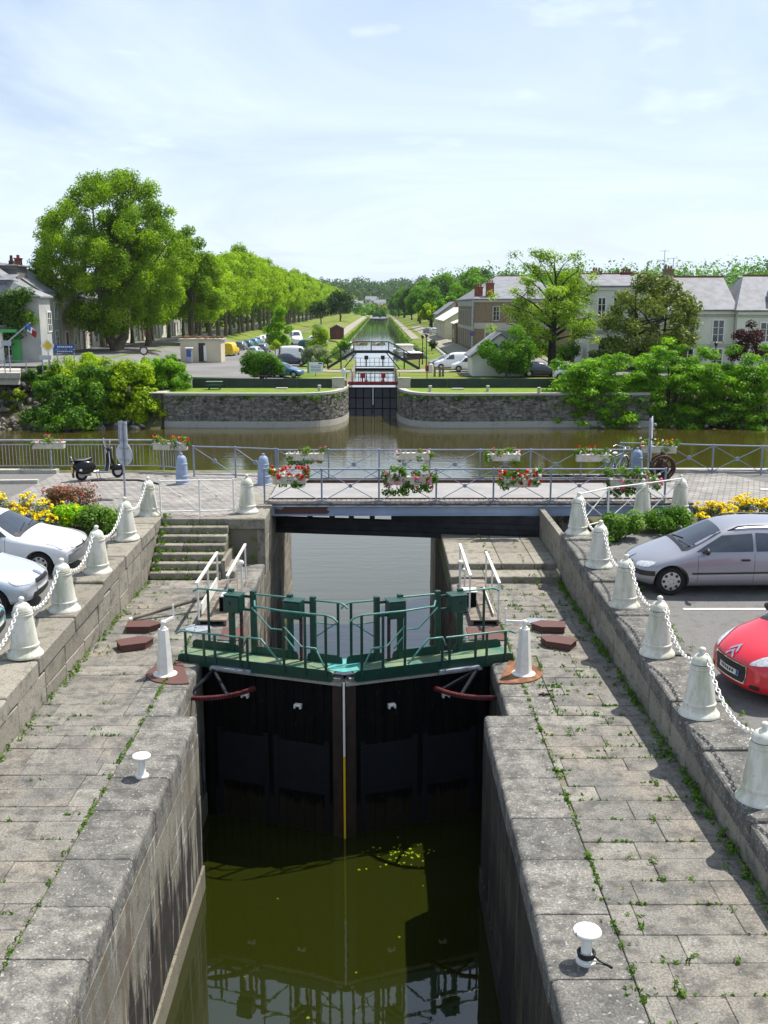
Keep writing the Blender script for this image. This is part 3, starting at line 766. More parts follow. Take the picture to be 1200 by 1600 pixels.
for (p, lb) in list(zip(RB[1:], rl[1:]))+list(zip(LB, ll)):
    dup(bo, (p[0], p[1], zt(p[1])), lb and rnd.uniform(0, 6), lb, rot=(rnd.uniform(-.022, .022), rnd.uniform(-.022, .022), rnd.uniform(0, 6)))
dup(bo, (-3.86, 29.2, 1.33), 1.0, 'white bell bollard on the granite block at the left end of the bridge')
dup(bo, (7.5, 28.75, 1.27), 2.0, 'ivory bell bollard in the green shrubs midway along the right white railing')
dup(bo, (8.78, 29.45, 1.27), 3.0, 'ivory bell bollard at the far end of the right white railing, by yellow flowers')
BLUE = [(.29, 0), (.29, .03), (.255, .05), (.25, .30), (.262, .31), (.262, .35), (.247, .36), (.215, .78), (.228, .79), (.228, .83), (.21, .84), (.205, .93), (.20, .95), (.19, 1.02), (.16, 1.09), (.11, 1.14), (.06, 1.16), (.045, 1.17), (.045, 1.19), (.06, 1.21), (.05, 1.245), (0, 1.25)]
WHITE_PROF = BPROF; BPROF = BLUE
bb = make_bollard('pale blue bell bollard where the grey railing curves, left of the bridge', 'pale blue bollards on the street', MT['bollard_blue'], (-6.68, 34.1, 1.31), .9)
dup(bb, (-3.92, 34.0, 1.31), 1, 'pale blue bell bollard at the left corner of the bridge deck')
dup(bb, (9.05, 35.7, 1.27), 2, 'pale blue bell bollard beside the rusty winch on the far side of the street')
BPROF = WHITE_PROF
def chain(p, q, sag, label, nl=34):
    p = Vector(p); q = Vector(q); pts = []
    for i in range(61):
        s = i/60; w = p.lerp(q, s); w.z -= sag*4*s*(1-s); pts.append(w)
    L = [0]
    for i in range(60): L.append(L[-1]+(pts[i+1]-pts[i]).length)
    tot = L[-1]; nl = max(8, round(tot/.085)); b = MB(); j = 0
    for k in range(nl):
        d = tot*(k+.5)/nl
        while L[j+1] < d: j += 1
        f = (d-L[j])/(L[j+1]-L[j]); c = pts[j].lerp(pts[j+1], f); t = (pts[j+1]-pts[j]).normalized()
        u = Vector((0,0,1)); x = t.cross(u).normalized(); y = x.cross(t)
        if k % 2: x, y = y, -x
        rot = Matrix((t, x, t.cross(x))).transposed()
        b.ring(c, .046, .0135, n=12, m=6, sy=.68, rot=rot)
    o = b.obj('chain', MT['white'], smooth=60); tag(o, label, 'chain', 'white chains slung between the bollards'); return o
def cpt(p, dz=1.02, dx=0, dy=0): return (p[0]+dx, p[1]+dy, zt(p[1])+dz)
rb = [(5.12, 10.2)]+RB
rn = ['white chain running off the right edge from the nearest right bollard', 'white chain between the nearest right bollard and the one by the red car', 'white chain hanging behind the red car\'s nose, beside the parking line', 'white chain between the parking line bollard and the silver car\'s nose',
      'white chain in front of the silver car\'s headlamp', 'white chain beside the leafy bed near the bridge on the right']
for i in range(6):
    a, c = rb[i], rb[i+1]; chain(cpt(a, 1.005, .055), cpt(c, 1.005, .055), rnd.uniform(.44, .54), rn[i])
lb_ = [(-6.5, 15.4)]+LB
ln_ = ['white chain leaving the photo\'s left edge beside the pale blue car', 'white chain hanging before the silver hatchback\'s bumper', 'white chain hanging before the white car\'s headlamp', 'white chain in front of the leafy green bush on the left', 'white chain between the two bollards above the stone steps']
for i in range(5):
    a, c = lb_[i], lb_[i+1]; chain(cpt(a, 1.005, -.03), cpt(c, 1.005, -.03), rnd.uniform(.42, .52), ln_[i])

# ================================================================== lock gates
def gate(side):
    hx = (-3.55, 2.12)[side]; mxx = -.722+(-.012, .012)[side]; hy, my = 20.12, 19.16
    h = Vector((hx, hy, 0)); e = Vector((mxx, my, 0)); S = (e-h); L = S.length; S.normalize()
    T = Vector((S.y, -S.x, 0));  T = T if T.y < 0 else -T          # towards the low side
    P = lambda s, t_, z: h+S*s+T*t_+Vector((0, 0, z))
    rot = Matrix((S, S.cross(Vector((0,0,1)))*-1, Vector((0,0,1)))).transposed()
    if rot.determinant() < 0: rot = Matrix((S, T, Vector((0,0,1)))).transposed()
    t = thing('lock_gate', ('left leaf of the dark timber lock gate with green walkway and white gauge strip', 'right leaf of the dark timber lock gate with green walkway, beside the orange rust stain')[side], 'lock gate', h)
    b = MB(); n = 13; w = (L-.22)/n                               # wet timber leaf
    for i in range(n): b.box(P(.01+w*(i+.5), -.12+rnd.uniform(-.006, .006), -1.98), (w-.008, .26, 3.64), rot, .01, col=rnd.random())
    b.obj('timber_leaf', MT['timber_tide'], t, True)
    b = MB(); b.box(P(L-.115, -.10, -1.95), (.21, .32, 3.7), rot, .015); b.obj('mitre_post', MT['timber_brown'], t, True)
    b = MB(); b.cyl(P(-.02, -.12, -3.85), P(-.02, -.12, -.1), .17, n=16); b.obj('heel_post', MT['timber_wet'], t, True, smooth=40)
    b = MB(); b.box(P(L/2+.02, -.11, -.10), (L-.06, .40, .10), rot, .01); b.obj('top_beam', MT['concrete'], t, True)
    for s in (.35, .95, 1.35, 1.75, 2.05, 2.5, 2.85):
        b = MB(); b.box(P(s, .02, -.01), (rnd.uniform(.12, .3), .2, .08), rot, .01); b.obj('top_bracket', MT['steel'], t, True)
    for s in (.55, 1.15, 1.53, 2.25, 2.68):
        b = MB(); b.box(P(s, .06, 0.0), (.09, .16, .09), rot, .01); b.obj('top_bracket', MT['teal'], t, True)
    for (s0, s1) in ((.22, 1.28), (1.5, 2.62)):                    # riveted plates low on the leaf
        b = MB()
        b.box(P((s0+s1)/2, .02, -2.0), (s1-s0-.1, .012, .95), rot)
        for s in (s0, s1): b.box(P(s, .035, -2.35), (.11, .022, 1.95), rot)
        for z in (-1.5, -2.5): b.box(P((s0+s1)/2, .033, z), (s1-s0-.112, .018, .07), rot)
        for s in (s0, s1):
            for k in range(9): b.ball(P(s, .048, -1.5-k*.2), .013, 6, 4)
        b.obj('steel_plate', MT['steel_dark'], t, True)
    for (s, z) in ((.85, -.58), (2.02, -.66)):
        b = MB(); b.box(P(s, .06, z), (.15, .1, .05), rot, .01); b.box(P(s-.06, .07, z-.03), (.03, .08, .07), rot); b.box(P(s+.06, .07, z-.03), (.03, .08, .07), rot); b.obj('white_cleat', MT['white'], t, True)
    # walkway
    s0, s1 = -.62, L-.16
    b = MB(); b.box(P((s0+s1)/2, -.12, .12), (s1-s0, .52, .035), rot); b.obj('walkway_deck', MT['green_deck'], t, True)
    def kick(ts, pieces, z0=.075, z1=.315):
        for (a, c) in pieces:
            m = MB(); r = .09; pts = [(a, z0)]
            pts = [(a+r*.6, z0), (c-r*.6, z0), (c, z0+.05), (c, z1-r), (c-r*.3, z1-r*.3), (c-r, z1), (a+r, z1), (a+r*.3, z1-r*.3), (a, z1-r), (a, z0+.05)]
            vs = [P(s, ts-.008, z) for s, z in pts]+[P(s, ts+.008, z) for s, z in pts]; k = len(pts)
            m.add(vs, [tuple(range(k)), tuple(range(k, 2*k))[::-1]]+[(i, k+i, k+(i+1) % k, (i+1) % k) for i in range(k)])
            m.obj('kick_plate', MT['green'], t, True)
    kick(.145, [(s0, s1)], -.06, .175); kick(-.385, [(s0+.05, .52), (.82, 1.85), (2.05, s1)])
    def post(s, ts, z1, z0=.02, w=.055):
        m = MB(); m.box(P(s, ts, (z0+z1)/2), (w, .022, z1-z0), rot, .004)
        for z in (.12, .22): m.cyl(P(s, ts, z), P(s, ts+.03, z), .014, n=8)
        m.obj('post', MT['green'], t, True)
    def rail(pts, r=.021):
        m = MB(); m.tube([P(*p) for p in pts], r, 8); m.obj('handrail', MT['rail_teal'], t, True, smooth=60)
    F, Bk = .165, -.405
    for s in (-.42, .0, .25, .82, .98): post(s, F, .66)
    rail([(-.64, F, .60), (-.50, F, .665), (.90, F, .665)]); rail([(.90, F, .50), (.98, F, .68), (1.28, F, .68), (1.72, F, .2)])
    for s in (1.78, 2.24, 2.68): post(s, F, 1.30)
    rail([(1.02, F-.3, 1.36), (1.14, F-.06, 1.325), (1.78, F, 1.31), (2.68, F, 1.31), (2.84, F, 1.27), (2.93, F, 1.19)])
    for pts in ([(1.05, F-.1, 1.28), (1.5, F, .92), (1.76, F, .92)], [(1.78, F, 1.0), (2.16, F, .62), (2.46, F, .62), (2.66, F, .22)], [(1.80, F, .80), (2.02, F, .55)], [(2.26, F, .60), (2.5, F, .60)]):
        m = MB(); m.tube([P(*p) for p in pts], .016, 6); m.obj('brace', MT['rail_teal'], t, True, smooth=60)
    post(-.18, Bk, 1.42); post(2.72, Bk, 1.40)
    rail([(-.52, Bk, 1.36), (-.40, Bk, 1.425), (.36, Bk, 1.425)]); rail([(.86, Bk, 1.42), (1.68, Bk, 1.42)]); rail([(2.2, Bk, 1.41), (2.74, Bk, 1.41), (2.86, Bk, 1.37), (2.93, Bk, 1.30)])
    for pts in ([(2.2, Bk, .95), (2.70, Bk, .95)], [(2.2, Bk, .62), (2.7, Bk, 1.0)], [(-.16, Bk, .36), (.3, Bk, .36)]):
        m = MB(); m.tube([P(*p) for p in pts], .014, 6); m.obj('brace', MT['rail_teal'], t, True)
    for (sa, sb, bx) in ((.36, .86, .50), (1.68, 2.18, 1.83)):      # paddle gear
        g = MB(); g.box(P(sa, Bk, .75), (.11, .10, 1.48), rot, .006); g.box(P(sb, Bk, .75), (.11, .10, 1.48), rot, .006); g.box(P((sa+sb)/2, Bk+.0, 1.36), (sb-sa, .05, .05), rot); g.box(P((sa+sb)/2, Bk, 1.08), (sb-sa, .05, .05), rot)
        g.box(P((sa+sb)/2, Bk, .1), (sb-sa+.1, .09, .12), rot)
        go = g.obj('paddle_gear', MT['green'], t, True)
        g = MB(); g.box(P(bx, Bk+.15, 1.24), (.36, .30, .36), rot, .025); g.box(P(bx, Bk+.15, 1.43), (.38, .32, .02), rot, .008); g.cyl(P(bx-.05, Bk+.27, 1.26), P(bx-.05, Bk+.33, 1.26), .035, n=10); g.obj('gear_box', MT['green'], go)
        g = MB(); g.box(P(bx+.12, Bk+.08, .2), (.055, .05, 2.2), rot); 
        for k in range(26): g.box(P(bx+.12, Bk+.112, -.8+k*.075), (.05, .02, .03), rot)
        g.obj('rack_bar', MT['rust_dark'], go)
    # toothed quadrant
    b = MB(); r0 = 1.22; a0, a1 = ((250, 326), (214, 290))[side]; hc = Vector((hx, hy+.05, -.33)); N = 30
    for i in range(N):
        p = [hc+Vector((cos(R(a0+(a1-a0)*k/N)), sin(R(a0+(a1-a0)*k/N)), 0))*r0 for k in (i, i+1)]
        b.bar(p[0], p[1], .055, .075)
        c = (p[0]+p[1])/2; d = (c-hc).normalized(); b.bar(c+d*.02, c+d*.06, .03, .065)
    q = b.obj('toothed_quadrant', MT['red_rack'], t, True)
    b = MB(); am = R((a0+a1)/2); sgn = (1, -1)[side]
    pm = hc+Vector((cos(am), sin(am), 0))*r0
    apex = P(.25, .25, -.06)
    for a in (a0+8, (a0+a1)/2+sgn*8): b.bar(apex, hc+Vector((cos(R(a)), sin(R(a)), 0))*r0, .055, .05)
    b.obj('quadrant_strut', MT['steel_dark'], t, True)
    b = MB(); b.box(P(.55, .16, -.02), (.75, .2, .05), rot); b.box(P(.9, .14, -.05), (.3, .14, .1), rot, .01); b.obj('pale_bracket', MT['galv'], t, True)
    if side == 0:
        c = Vector((-.722, my-.085, 0))
        for (za, zb, m) in ((-.06, -1.62, MT['white']), (-1.62, -3.42, MT['sign_yellow'])):
            b = MB(); b.box(c+Vector((0, 0, (za+zb)/2)), (.042, .02, za-zb)); b.obj('gauge_strip', m, t, True)
        b = MB(); b.prism([(-1.02, 19.22), (-.722, 19.10), (-.42, 19.22), (-.36, 19.72), (-.722, 19.88), (-1.08, 19.72)], .142, .150); b.obj('mitre_cover', MT['teal'], t, True)
gate(0); gate(1)
# winding posts with cranks
def winch(x, y, side):
    t = thing('winding_post', ('white six sided winding post beside the left lock gate, its crank pointing away', 'white six sided winding post on the orange rust stain, right of the lock gate')[side], 'winding post', (x, y, 0), 0, 'white winding posts of the lock gate')
    b = MB(); b.lathe([(.168, .05), (.104, .93), (.104, .955)], n=6); b.obj('column', MT['white'], t)
    b = MB(); b.lathe([(.235, 0), (.235, .035), (.19, .05), (.18, .06)], n=24)
    for k in range(6): b.cyl((.205*cos(k*pi/3), .205*sin(k*pi/3), .03), (.205*cos(k*pi/3), .205*sin(k*pi/3), .06), .017, n=8)
    b.obj('base_flange', MT['white'], t, smooth=40)
    b = MB(); b.lathe([(.06, .955), (.06, 1.0), (.04, 1.0), (.04, 1.09)], n=12); b.ball((0, 0, 1.09), .055); b.obj('spindle', MT['white'], t, smooth=40)
    d = Vector(((.35, .92, 0), (-.98, .15, 0))[side]).normalized(); b = MB(); l = .38
    b.bar(Vector((0, 0, 1.09)), Vector((0, 0, 1.09))+d*l, .035, .05); b.cyl(Vector((0, 0, .99))+d*l, Vector((0, 0, 1.36))+d*l, .019, n=8); b.obj('crank', MT['white'], t)
    # rusty turning plate under the gate arm
    p = MB(); pts = []; sg = (1, -1)[side]
    for k in range(15):
        a = R(100+k*190/14); pts.append((x+sg*(.32+.72*cos(a)), y+.12+.66*sin(a)))
    p.prism(pts if sg > 0 else pts[::-1], .004, .022)
    o = p.obj('turning_plate', (MT['rust_brown'], MT['rust'])[side]); tag(o, ('brown rusted half round plate under the left winding post', 'orange rusted half round plate under the right winding post')[side], 'steel plate')
winch(-4.28, 19.35, 0); winch(2.85, 19.35, 1)
def hatch(x, y, rz, label):
    b = MB(); b.prism([(-.34, -.2), (.16, -.24), (.40, 0), (.16, .24), (-.34, .2)], 0, .13); b.prism([(-.36, -.22), (.17, -.26), (.43, 0), (.17, .26), (-.36, .22)], .13, .15)
    o = b.obj('steel_hatch', MT['rust_brown'], loc=(x, y, .004)); o.rotation_euler.z = rz; tag(o, label, 'hatch', 'brown steel hatch boxes beside the lock gate')
hatch(-5.38, 22.25, R(6), 'brown pentagonal steel box on the left quay, farther of the two'); hatch(-5.28, 21.05, R(28), 'brown pentagonal steel box on the left quay, nearer the white winding post')
hatch(3.82, 22.2, R(172), 'brown pentagonal steel box on the right quay, farther of the two'); hatch(3.84, 21.1, R(150), 'brown pentagonal steel box on the right quay, nearer the white winding post')
b = MB(); b.box((-3.3, 21.9, .012), (.55, .9, .02)); tag(b.obj('steel_plate', MT['rust_brown']), 'flat red brown plate behind the left gate walkway', 'steel plate')
b = MB(); b.box((2.35, 21.9, .012), (.8, .9, .02)); tag(b.obj('steel_plate', MT['rust_brown']), 'flat red brown plate behind the right gate walkway', 'steel plate')
for (x, y, lb) in ((-4.15, 22.35, 'round pale steel cover beside the left gangway'), (3.62, 22.75, 'round pale steel cover beside the right gangway')):
    b = MB(); b.lathe([(.30, .003), (.30, .02), (.27, .03), (0, .03)], o=(x, y, 0), n=24); tag(b.obj('cover_plate', MT['galv'], smooth=30), lb, 'cover plate')
# gangways
def gangway(side):
    sg = (1, -1)[side]; cx = (-3.86, 2.40)[side]
    t = thing('gangway', ('white railed gangway with a white side board beside the left gate', 'white railed gangway with grey plank deck beside the right gate')[side], 'gangway', (cx, 24.2, 0))
    b = MB()
    for k in range(9): b.box((cx, 22.7+k*.4, .13), (.66, .385, .03), None, .005)
    for s in (-.3, .3): b.bar((cx+s, 22.5, .075), (cx+s, 26.1, .075), .06, .08)
    b.obj('deck', MT['wood_grey'], t, True)
    for (x, y0, y1) in ((cx-sg*.30, 22.45, 25.4), (cx+sg*.30, 23.1, 26.3)):
        m = MB(); m.bar((x, y0-.05, 1.04), (x, y1, 1.04), .06, .045); m.obj('handrail', MT['white'], t, True)
        for y in (y0+.08, (y0+y1)/2, y1-.06):
            m = MB(); m.bar((x, y, .08), (x, y, 1.02), .04, .03); m.obj('post', MT['white'], t, True)
    m = MB()
    if side == 0: m.box((cx-sg*.27, 23.9, .34), (.03, 2.3, .27)); m.obj('side_board', MT['white'], t, True)
    else: m.box((cx+.22, 23.9, .20), (.02, 2.3, .06)); m.obj('side_board', MT['white'], t, True)
    m = MB(); m.cyl((cx+sg*.42, 24.6, 0), (cx+sg*.42, 24.6, .95), .03, n=8); m.ball((cx+sg*.42, 24.6, .97), .07, 8, 6); m.ball((cx+sg*.34, 24.55, .80), .05, 8, 6); m.obj('valve_post', MT['white'], t, True)
gangway(0); gangway(1)
for (x, y, lb) in ((-3.62, 23.35, 'dark iron anchor box with a pale lid beside the left gangway'), (2.12, 23.7, 'dark iron anchor box with a pale lid beside the right gangway')):
    t = thing('anchor_box', lb, 'anchor box', (x, y, 0)); b = MB(); b.box((0, 0, .25), (.34, .36, .5), None, .02); b.obj('body', MT['timber_wet'], t); b = MB(); b.box((0, 0, .52), (.38, .40, .035), None, .01); b.obj('lid', MT['white'], t)
b = MB(); p0 = Vector((-5.78, 22.95, .05)); p1 = Vector((-4.24, 23.75, .34)); b.cyl(p0, p1, .045, .055, 10); o = b.obj('wooden_pole', MT['wood_grey'], smooth=40); tag(o, 'grey wooden pole with a pale tip lying on the left quay against the gangway', 'pole')
b = MB(); b.cyl(p0-(p1-p0)*.045, p0, .044, n=10); b.obj('pale_tip', MT['white'], o)
# mushroom mooring bollards
def mushroom(x, y, label, s=.92):
    t = thing('mooring_bollard', label, 'mooring bollard', (x, y, 0), 0, 'white mushroom mooring bollards')
    b = MB(); b.lathe([(.125, 0), (.125, .035), (.085, .05), (.078, .06), (.078, .10), (.066, .115), (.066, .37)], n=20); b.obj('stem', MT['white'], t, smooth=40)
    b = MB(); b.lathe([(.06, .36), (.15, .375), (.172, .395), (.176, .41), (.165, .43), (.10, .447), (0, .452)], n=28); b.obj('cap', MT['chipped'], t, smooth=50); t.scale = (s, s, s); return t
pL = PZ(222, 1213, 0); pRt = PZ(915, 1503, 0)
mushroom(pL.x, pL.y, 'white mushroom mooring bollard with chipped cap on the left coping', .84)
mushroom(pRt.x, pRt.y, 'white mushroom mooring bollard on the right coping, black rope round its foot')
b = MB()
for k in range(3): b.ring((pRt.x, pRt.y, .075+k*.022), .088+.004*k, .012, n=20)
b.tube([(pRt.x+.08, pRt.y-.04, .09), (pRt.x+.14, pRt.y-.03, .03), (pRt.x+.22, pRt.y-.07, .012), (pRt.x+.27, pRt.y-.13, .012)], .012, 6)
tag(b.obj('rope', MT['black'], smooth=60), 'short black rope tied round the foot of the right mooring bollard', 'rope')
b = MB(); q = PZ(850, 1085, .02)
b.bar(q+Vector((-.1, 0, 0)), q+Vector((.12, .01, 0)), .03, .03); b.bar(q+Vector((0, -.05, 0)), q+Vector((-.02, .08, 0)), .03, .03)
tag(b.obj('iron_cramp', MT['rust_dark']), 'small dark iron cramp lying on the right quay paving', 'iron')

# ================================================================== the bridge
BY0, BY1 = 30.45, 34.75
t = thing('swing_bridge', 'blue grey swing bridge with plank deck crossing the lock, rust patch at its left end', 'bridge', (3, 32.6, 1.0))
b = MB(); b.box((3.02, (BY0+BY1)/2, 1.24), (12.94, BY1-BY0-.1, .14)); b.obj('deck_slab', MT['joint'], t, True)
for (y0, y1) in ((BY0-.06, BY0+.58), (BY1-.52, BY1+.06)):
    b = MB()
    for i in range(86): b.box((-3.45+12.94*(i+.5)/86, (y0+y1)/2, 1.335), (.138, y1-y0, .05), None, .006, col=rnd.random())
    b.obj('footway', MT['wood_grey'], t, True)
b = MB(); b.box((3.02, 32.6, 1.325), (12.94, 3.1, .03)); b.obj('roadway', MT['deckasph'], t, True)
b = MB(); b.bar((-3.45, BY1-.6, 1.38), (9.49, BY1-.6, 1.38), .1, .11); b.bar((-3.45, BY0+.66, 1.36), (9.49, BY0+.66, 1.36), .05, .05); b.obj('kerb_beam', MT['rust_dark'], t, True)
for (y, lb) in ((BY0, 0), (BY1, 1)):
    b = MB(); b.box((3.02, y, 1.125), (12.94, .06, .30)); b.box((3.02, y-.04, .99), (12.94, .16, .03)); b.box((3.02, y-.04, 1.265), (12.94, .14, .025))
    if not lb:
        for x in (-.1, 3.2, 6.5): b.box((x, y-.035, 1.125), (.03, .02, .26))
    b.obj('side_girder', MT['girder'], t, True)
b = MB(); b.add([(-3.2, BY0-.034, 1.02), (-1.62, BY0-.034, 1.02), (-1.52, BY0-.034, 1.08), (-1.62, BY0-.034, 1.16), (-1.55, BY0-.034, 1.24), (-2.9, BY0-.034, 1.24), (-3.0, BY0-.034, 1.15), (-3.2, BY0-.034, 1.2)], [(0,1,2,3,4,5,6,7)]); b.obj('rust_patch', MT['rust_brown'], t, True)
b = MB()
for i in range(12): b.box((-3.0+i*1.05, 32.6, 1.07), (.14, 4.1, .2))
b.obj('cross_beam', MT['timber_wet'], t, True)
b = MB()
for k in range(3): b.bar((-3.7, 31.62+.03*(k % 2), .30+.165*k), (5.1, 30.22+.03*(k % 2), .30+.165*k), .26, .155)
b.obj('lower_beam', MT['beam'], t, True)
b = MB(); b.bar((.35, 30.98, .84), (5.1, 30.24, .84), .22, .26)
b.obj('beam_packing', MT['beam'], t, True)
for x in (-3.0, -2.2, -1.5, -.9, -.25): y = 31.62-1.4*(x+3.7)/8.8; b = MB(); b.box((x, y, .84), (.16, .22, .26)); b.obj('beam_packing', MT['beam'], t, True)
def xrail(name, label, pts, h, post_mat, rail_mat, bays='x', low=.10, top2=0, w=.05, roundel=.06, group=None, zbase=0):
    """a railing along pts: posts at every point, braces in every bay"""
    pts = [Vector(p) for p in pts]; t = thing(name, label, 'railing', pts[0], 0, group); U = Vector((0, 0, 1))
    for p in pts:
        b = MB(); b.bar(p, p+U*h, w, w); b.ball(p+U*h, w*.75, 8, 6); b.obj('post', post_mat, t, True)
    for z, nm in ((h-.01, 'top_rail'), (low, 'bottom_rail'))+(((h-top2, 'middle_rail'),) if top2 else ()):
        b = MB(); b.tube([p+U*z for p in pts], w*.48, 8); b.obj(nm, rail_mat, t, True, smooth=60)
    for k, (p, q) in enumerate(zip(pts[:-1], pts[1:])):
        if bays == 'none': continue
        b = MB(); zt_ = h-.03-(top2 or 0)
        if bays in 'x\\': b.bar(p+U*zt_, q+U*low, w*.55, w*.4)
        if bays in 'x/': b.bar(p+U*low, q+U*zt_, w*.55, w*.4)
        if roundel:
            c = (p+q)/2+U*((zt_+low)/2); d = (q-p).cross(U).normalized(); b.cyl(c-d*.022, c+d*.022, roundel, n=14)
        b.obj('cross_brace', rail_mat, t, True)
    return t
xs = [-3.50+1.73*k for k in range(8)]
xrail('bridge_railing', 'blue grey cross braced railing along the near side of the bridge, hung with bright flowers', [(x, BY0+.02, 1.33) for x in xs], 1.06, MT['bridge_blue'], MT['bridge_blue'], top2=.0, low=.06)
xs2 = [-3.50+1.73*k for k in range(8)]
xrail('bridge_railing', 'blue grey cross braced railing along the far side of the bridge against the brown river', [(x, BY1-.02, 1.33) for x in xs2], 1.06, MT['bridge_blue'], MT['bridge_blue'], low=.06, roundel=.08)
xrail('street_railing', 'blue grey cross braced railing left of the bridge between two pale blue bollards', [(-6.55, 35.6, 1.31), (-5.05, 35.35, 1.31), (-3.6, 34.9, 1.31)], 1.08, MT['bridge_blue'], MT['bridge_blue'], bays='\\', roundel=.08)
xrail('street_railing', 'blue grey cross braced railing running right along the river behind the street', [(8.75, 37.0, 1.27), (10.35, 36.75, 1.27), (11.95, 36.4, 1.27), (13.6, 36.1, 1.27), (15.2, 35.8, 1.27), (17, 35.5, 1.27)], 1.05, MT['bridge_blue'], MT['bridge_blue'], roundel=.08)
xrail('stair_railing', 'white iron railing with slanting braces at the head of the left stone steps', [(-6.28, 28.75, 1.33), (-5.18, 28.85, 1.33), (-4.22, 28.95, 1.33)], 1.0, MT['white'], MT['white'], bays='\\', roundel=.045, w=.042)
xrail('parapet_railing', 'white iron railing with crosses between the right corner bollard and the yellow flowers', [(5.25, 26.75, 1.28), (6.3, 27.75, 1.28), (7.55, 28.5, 1.28), (8.75, 29.3, 1.28)], 1.02, MT['white'], MT['white'], roundel=.04, w=.042)
# railing of upright bars, curving in at the left bridge head
t = thing('bar_railing', 'grey railing of upright bars along the river behind the black scooter', 'railing', (-13, 37.0, 1.33))
base = [Vector((-22+.125*k, 37.0, 1.36)) for k in range(108)]
cur = [Vector((-8.5+1.5*sin(R(a)), 35.55+1.45*cos(R(a)), 1.36)) for a in range(4, 84, 5)]
allp = base+cur
b = MB(); b.tube([p+Vector((0, 0, 1.06)) for p in allp[::3]+[allp[-1]]], .036, 8); b.obj('top_rail', MT['galv'], t, True, smooth=60)
for z in (.12, .9): b = MB(); b.tube([p+Vector((0, 0, z)) for p in allp[::3]+[allp[-1]]], .02, 6); b.obj('rail', MT['galv'], t, True, smooth=60)
b = MB()
for i, p in enumerate(allp):
    if i % 16: b.cyl(p+Vector((0, 0, .12)), p+Vector((0, 0, .9)), .011, n=5)
    else:
        m = MB(); m.bar(p+Vector((0, 0, -.02)), p+Vector((0, 0, 1.05)), .06, .06); m.obj('post', MT['galv'], t, True)
b.obj('bars', MT['galv'], t, True)['kind'] = 'stuff'
# ================================================================== vehicles
DG = bpy.context.evaluated_depsgraph_get
def evaluated(o):
    dg = DG(); dg.update(); return bpy.data.meshes.new_from_object(o.evaluated_get(dg))
HATCH = [(0, .34, .50, .50, .54, .60, .42), (.02, .22, .68, .60, .72, .70, .58), (.09, .17, .79, .68, .81, .80, .68), (.20, .16, .83, .78, .85, .90, .74), (.30, .16, .84, .86, .86, .98, .74),
         (.45, .16, .84, .88, .87, 1.38, .62), (.55, .16, .84, .90, .87, 1.47, .62), (.75, .16, .84, .93, .87, 1.47, .60), (.90, .17, .83, .94, .86, 1.36, .58), (.97, .22, .79, .88, .80, 1.02, .64), (1, .34, .62, .72, .66, .82, .5)]
SEDAN = [(0, .36, .62, .56, .66, .62, .50), (.015, .24, .72, .62, .76, .70, .64), (.06, .18, .79, .70, .80, .78, .70), (.20, .17, .82, .78, .83, .86, .74), (.31, .17, .83, .85, .84, .93, .74),
         (.45, .17, .83, .87, .85, 1.33, .60), (.55, .17, .83, .88, .85, 1.40, .60), (.75, .17, .83, .90, .85, 1.40, .58), (.90, .18, .82, .90, .84, 1.22, .6), (.975, .22, .79, .84, .8, .95, .66), (1, .36, .66, .7, .7, .80, .55)]
ESTATE = [(0, .34, .50, .52, .56, .60, .42), (.02, .22, .70, .60, .74, .70, .58), (.09, .17, .79, .70, .82, .82, .68), (.18, .16, .84, .80, .86, .93, .72), (.25, .16, .85, .88, .87, 1.02, .72),
          (.43, .16, .85, .93, .88, 1.47, .64), (.54, .16, .85, .95, .88, 1.56, .64), (.78, .16, .85, .97, .88, 1.56, .62), (.93, .17, .83, .97, .86, 1.46, .60), (.98, .22, .80, .9, .82, 1.1, .66), (1, .34, .62, .72, .66, .82, .5)]
SMALL = [(0, .30, .52, .54, .56, .64, .42), (.025, .20, .66, .62, .72, .75, .56), (.10, .16, .76, .74, .79, .88, .64), (.20, .15, .81, .84, .83, .97, .68), (.28, .15, .82, .90, .84, 1.05, .68),
         (.44, .15, .82, .93, .84, 1.42, .58), (.55, .15, .82, .95, .84, 1.48, .58), (.78, .15, .82, .97, .84, 1.46, .56), (.93, .17, .81, .96, .82, 1.32, .55), (.98, .24, .76, .88, .78, 1.05, .6), (1, .36, .6, .75, .64, .85, .5)]
VAN = [(0, .36, .56, .56, .60, .66, .46), (.02, .24, .72, .66, .76, .78, .62), (.08, .20, .80, .80, .83, .94, .70), (.17, .19, .84, .93, .86, 1.06, .74), (.22, .19, .85, 1.0, .87, 1.15, .74),
       (.36, .19, .85, 1.05, .88, 1.74, .70), (.45, .19, .85, 1.1, .88, 1.86, .72), (.75, .19, .85, 1.1, .88, 1.88, .74), (.95, .20, .85, 1.1, .88, 1.86, .74), (.995, .22, .84, 1.1, .87, 1.80, .72), (1, .32, .80, 1.0, .83, 1.6, .66)]
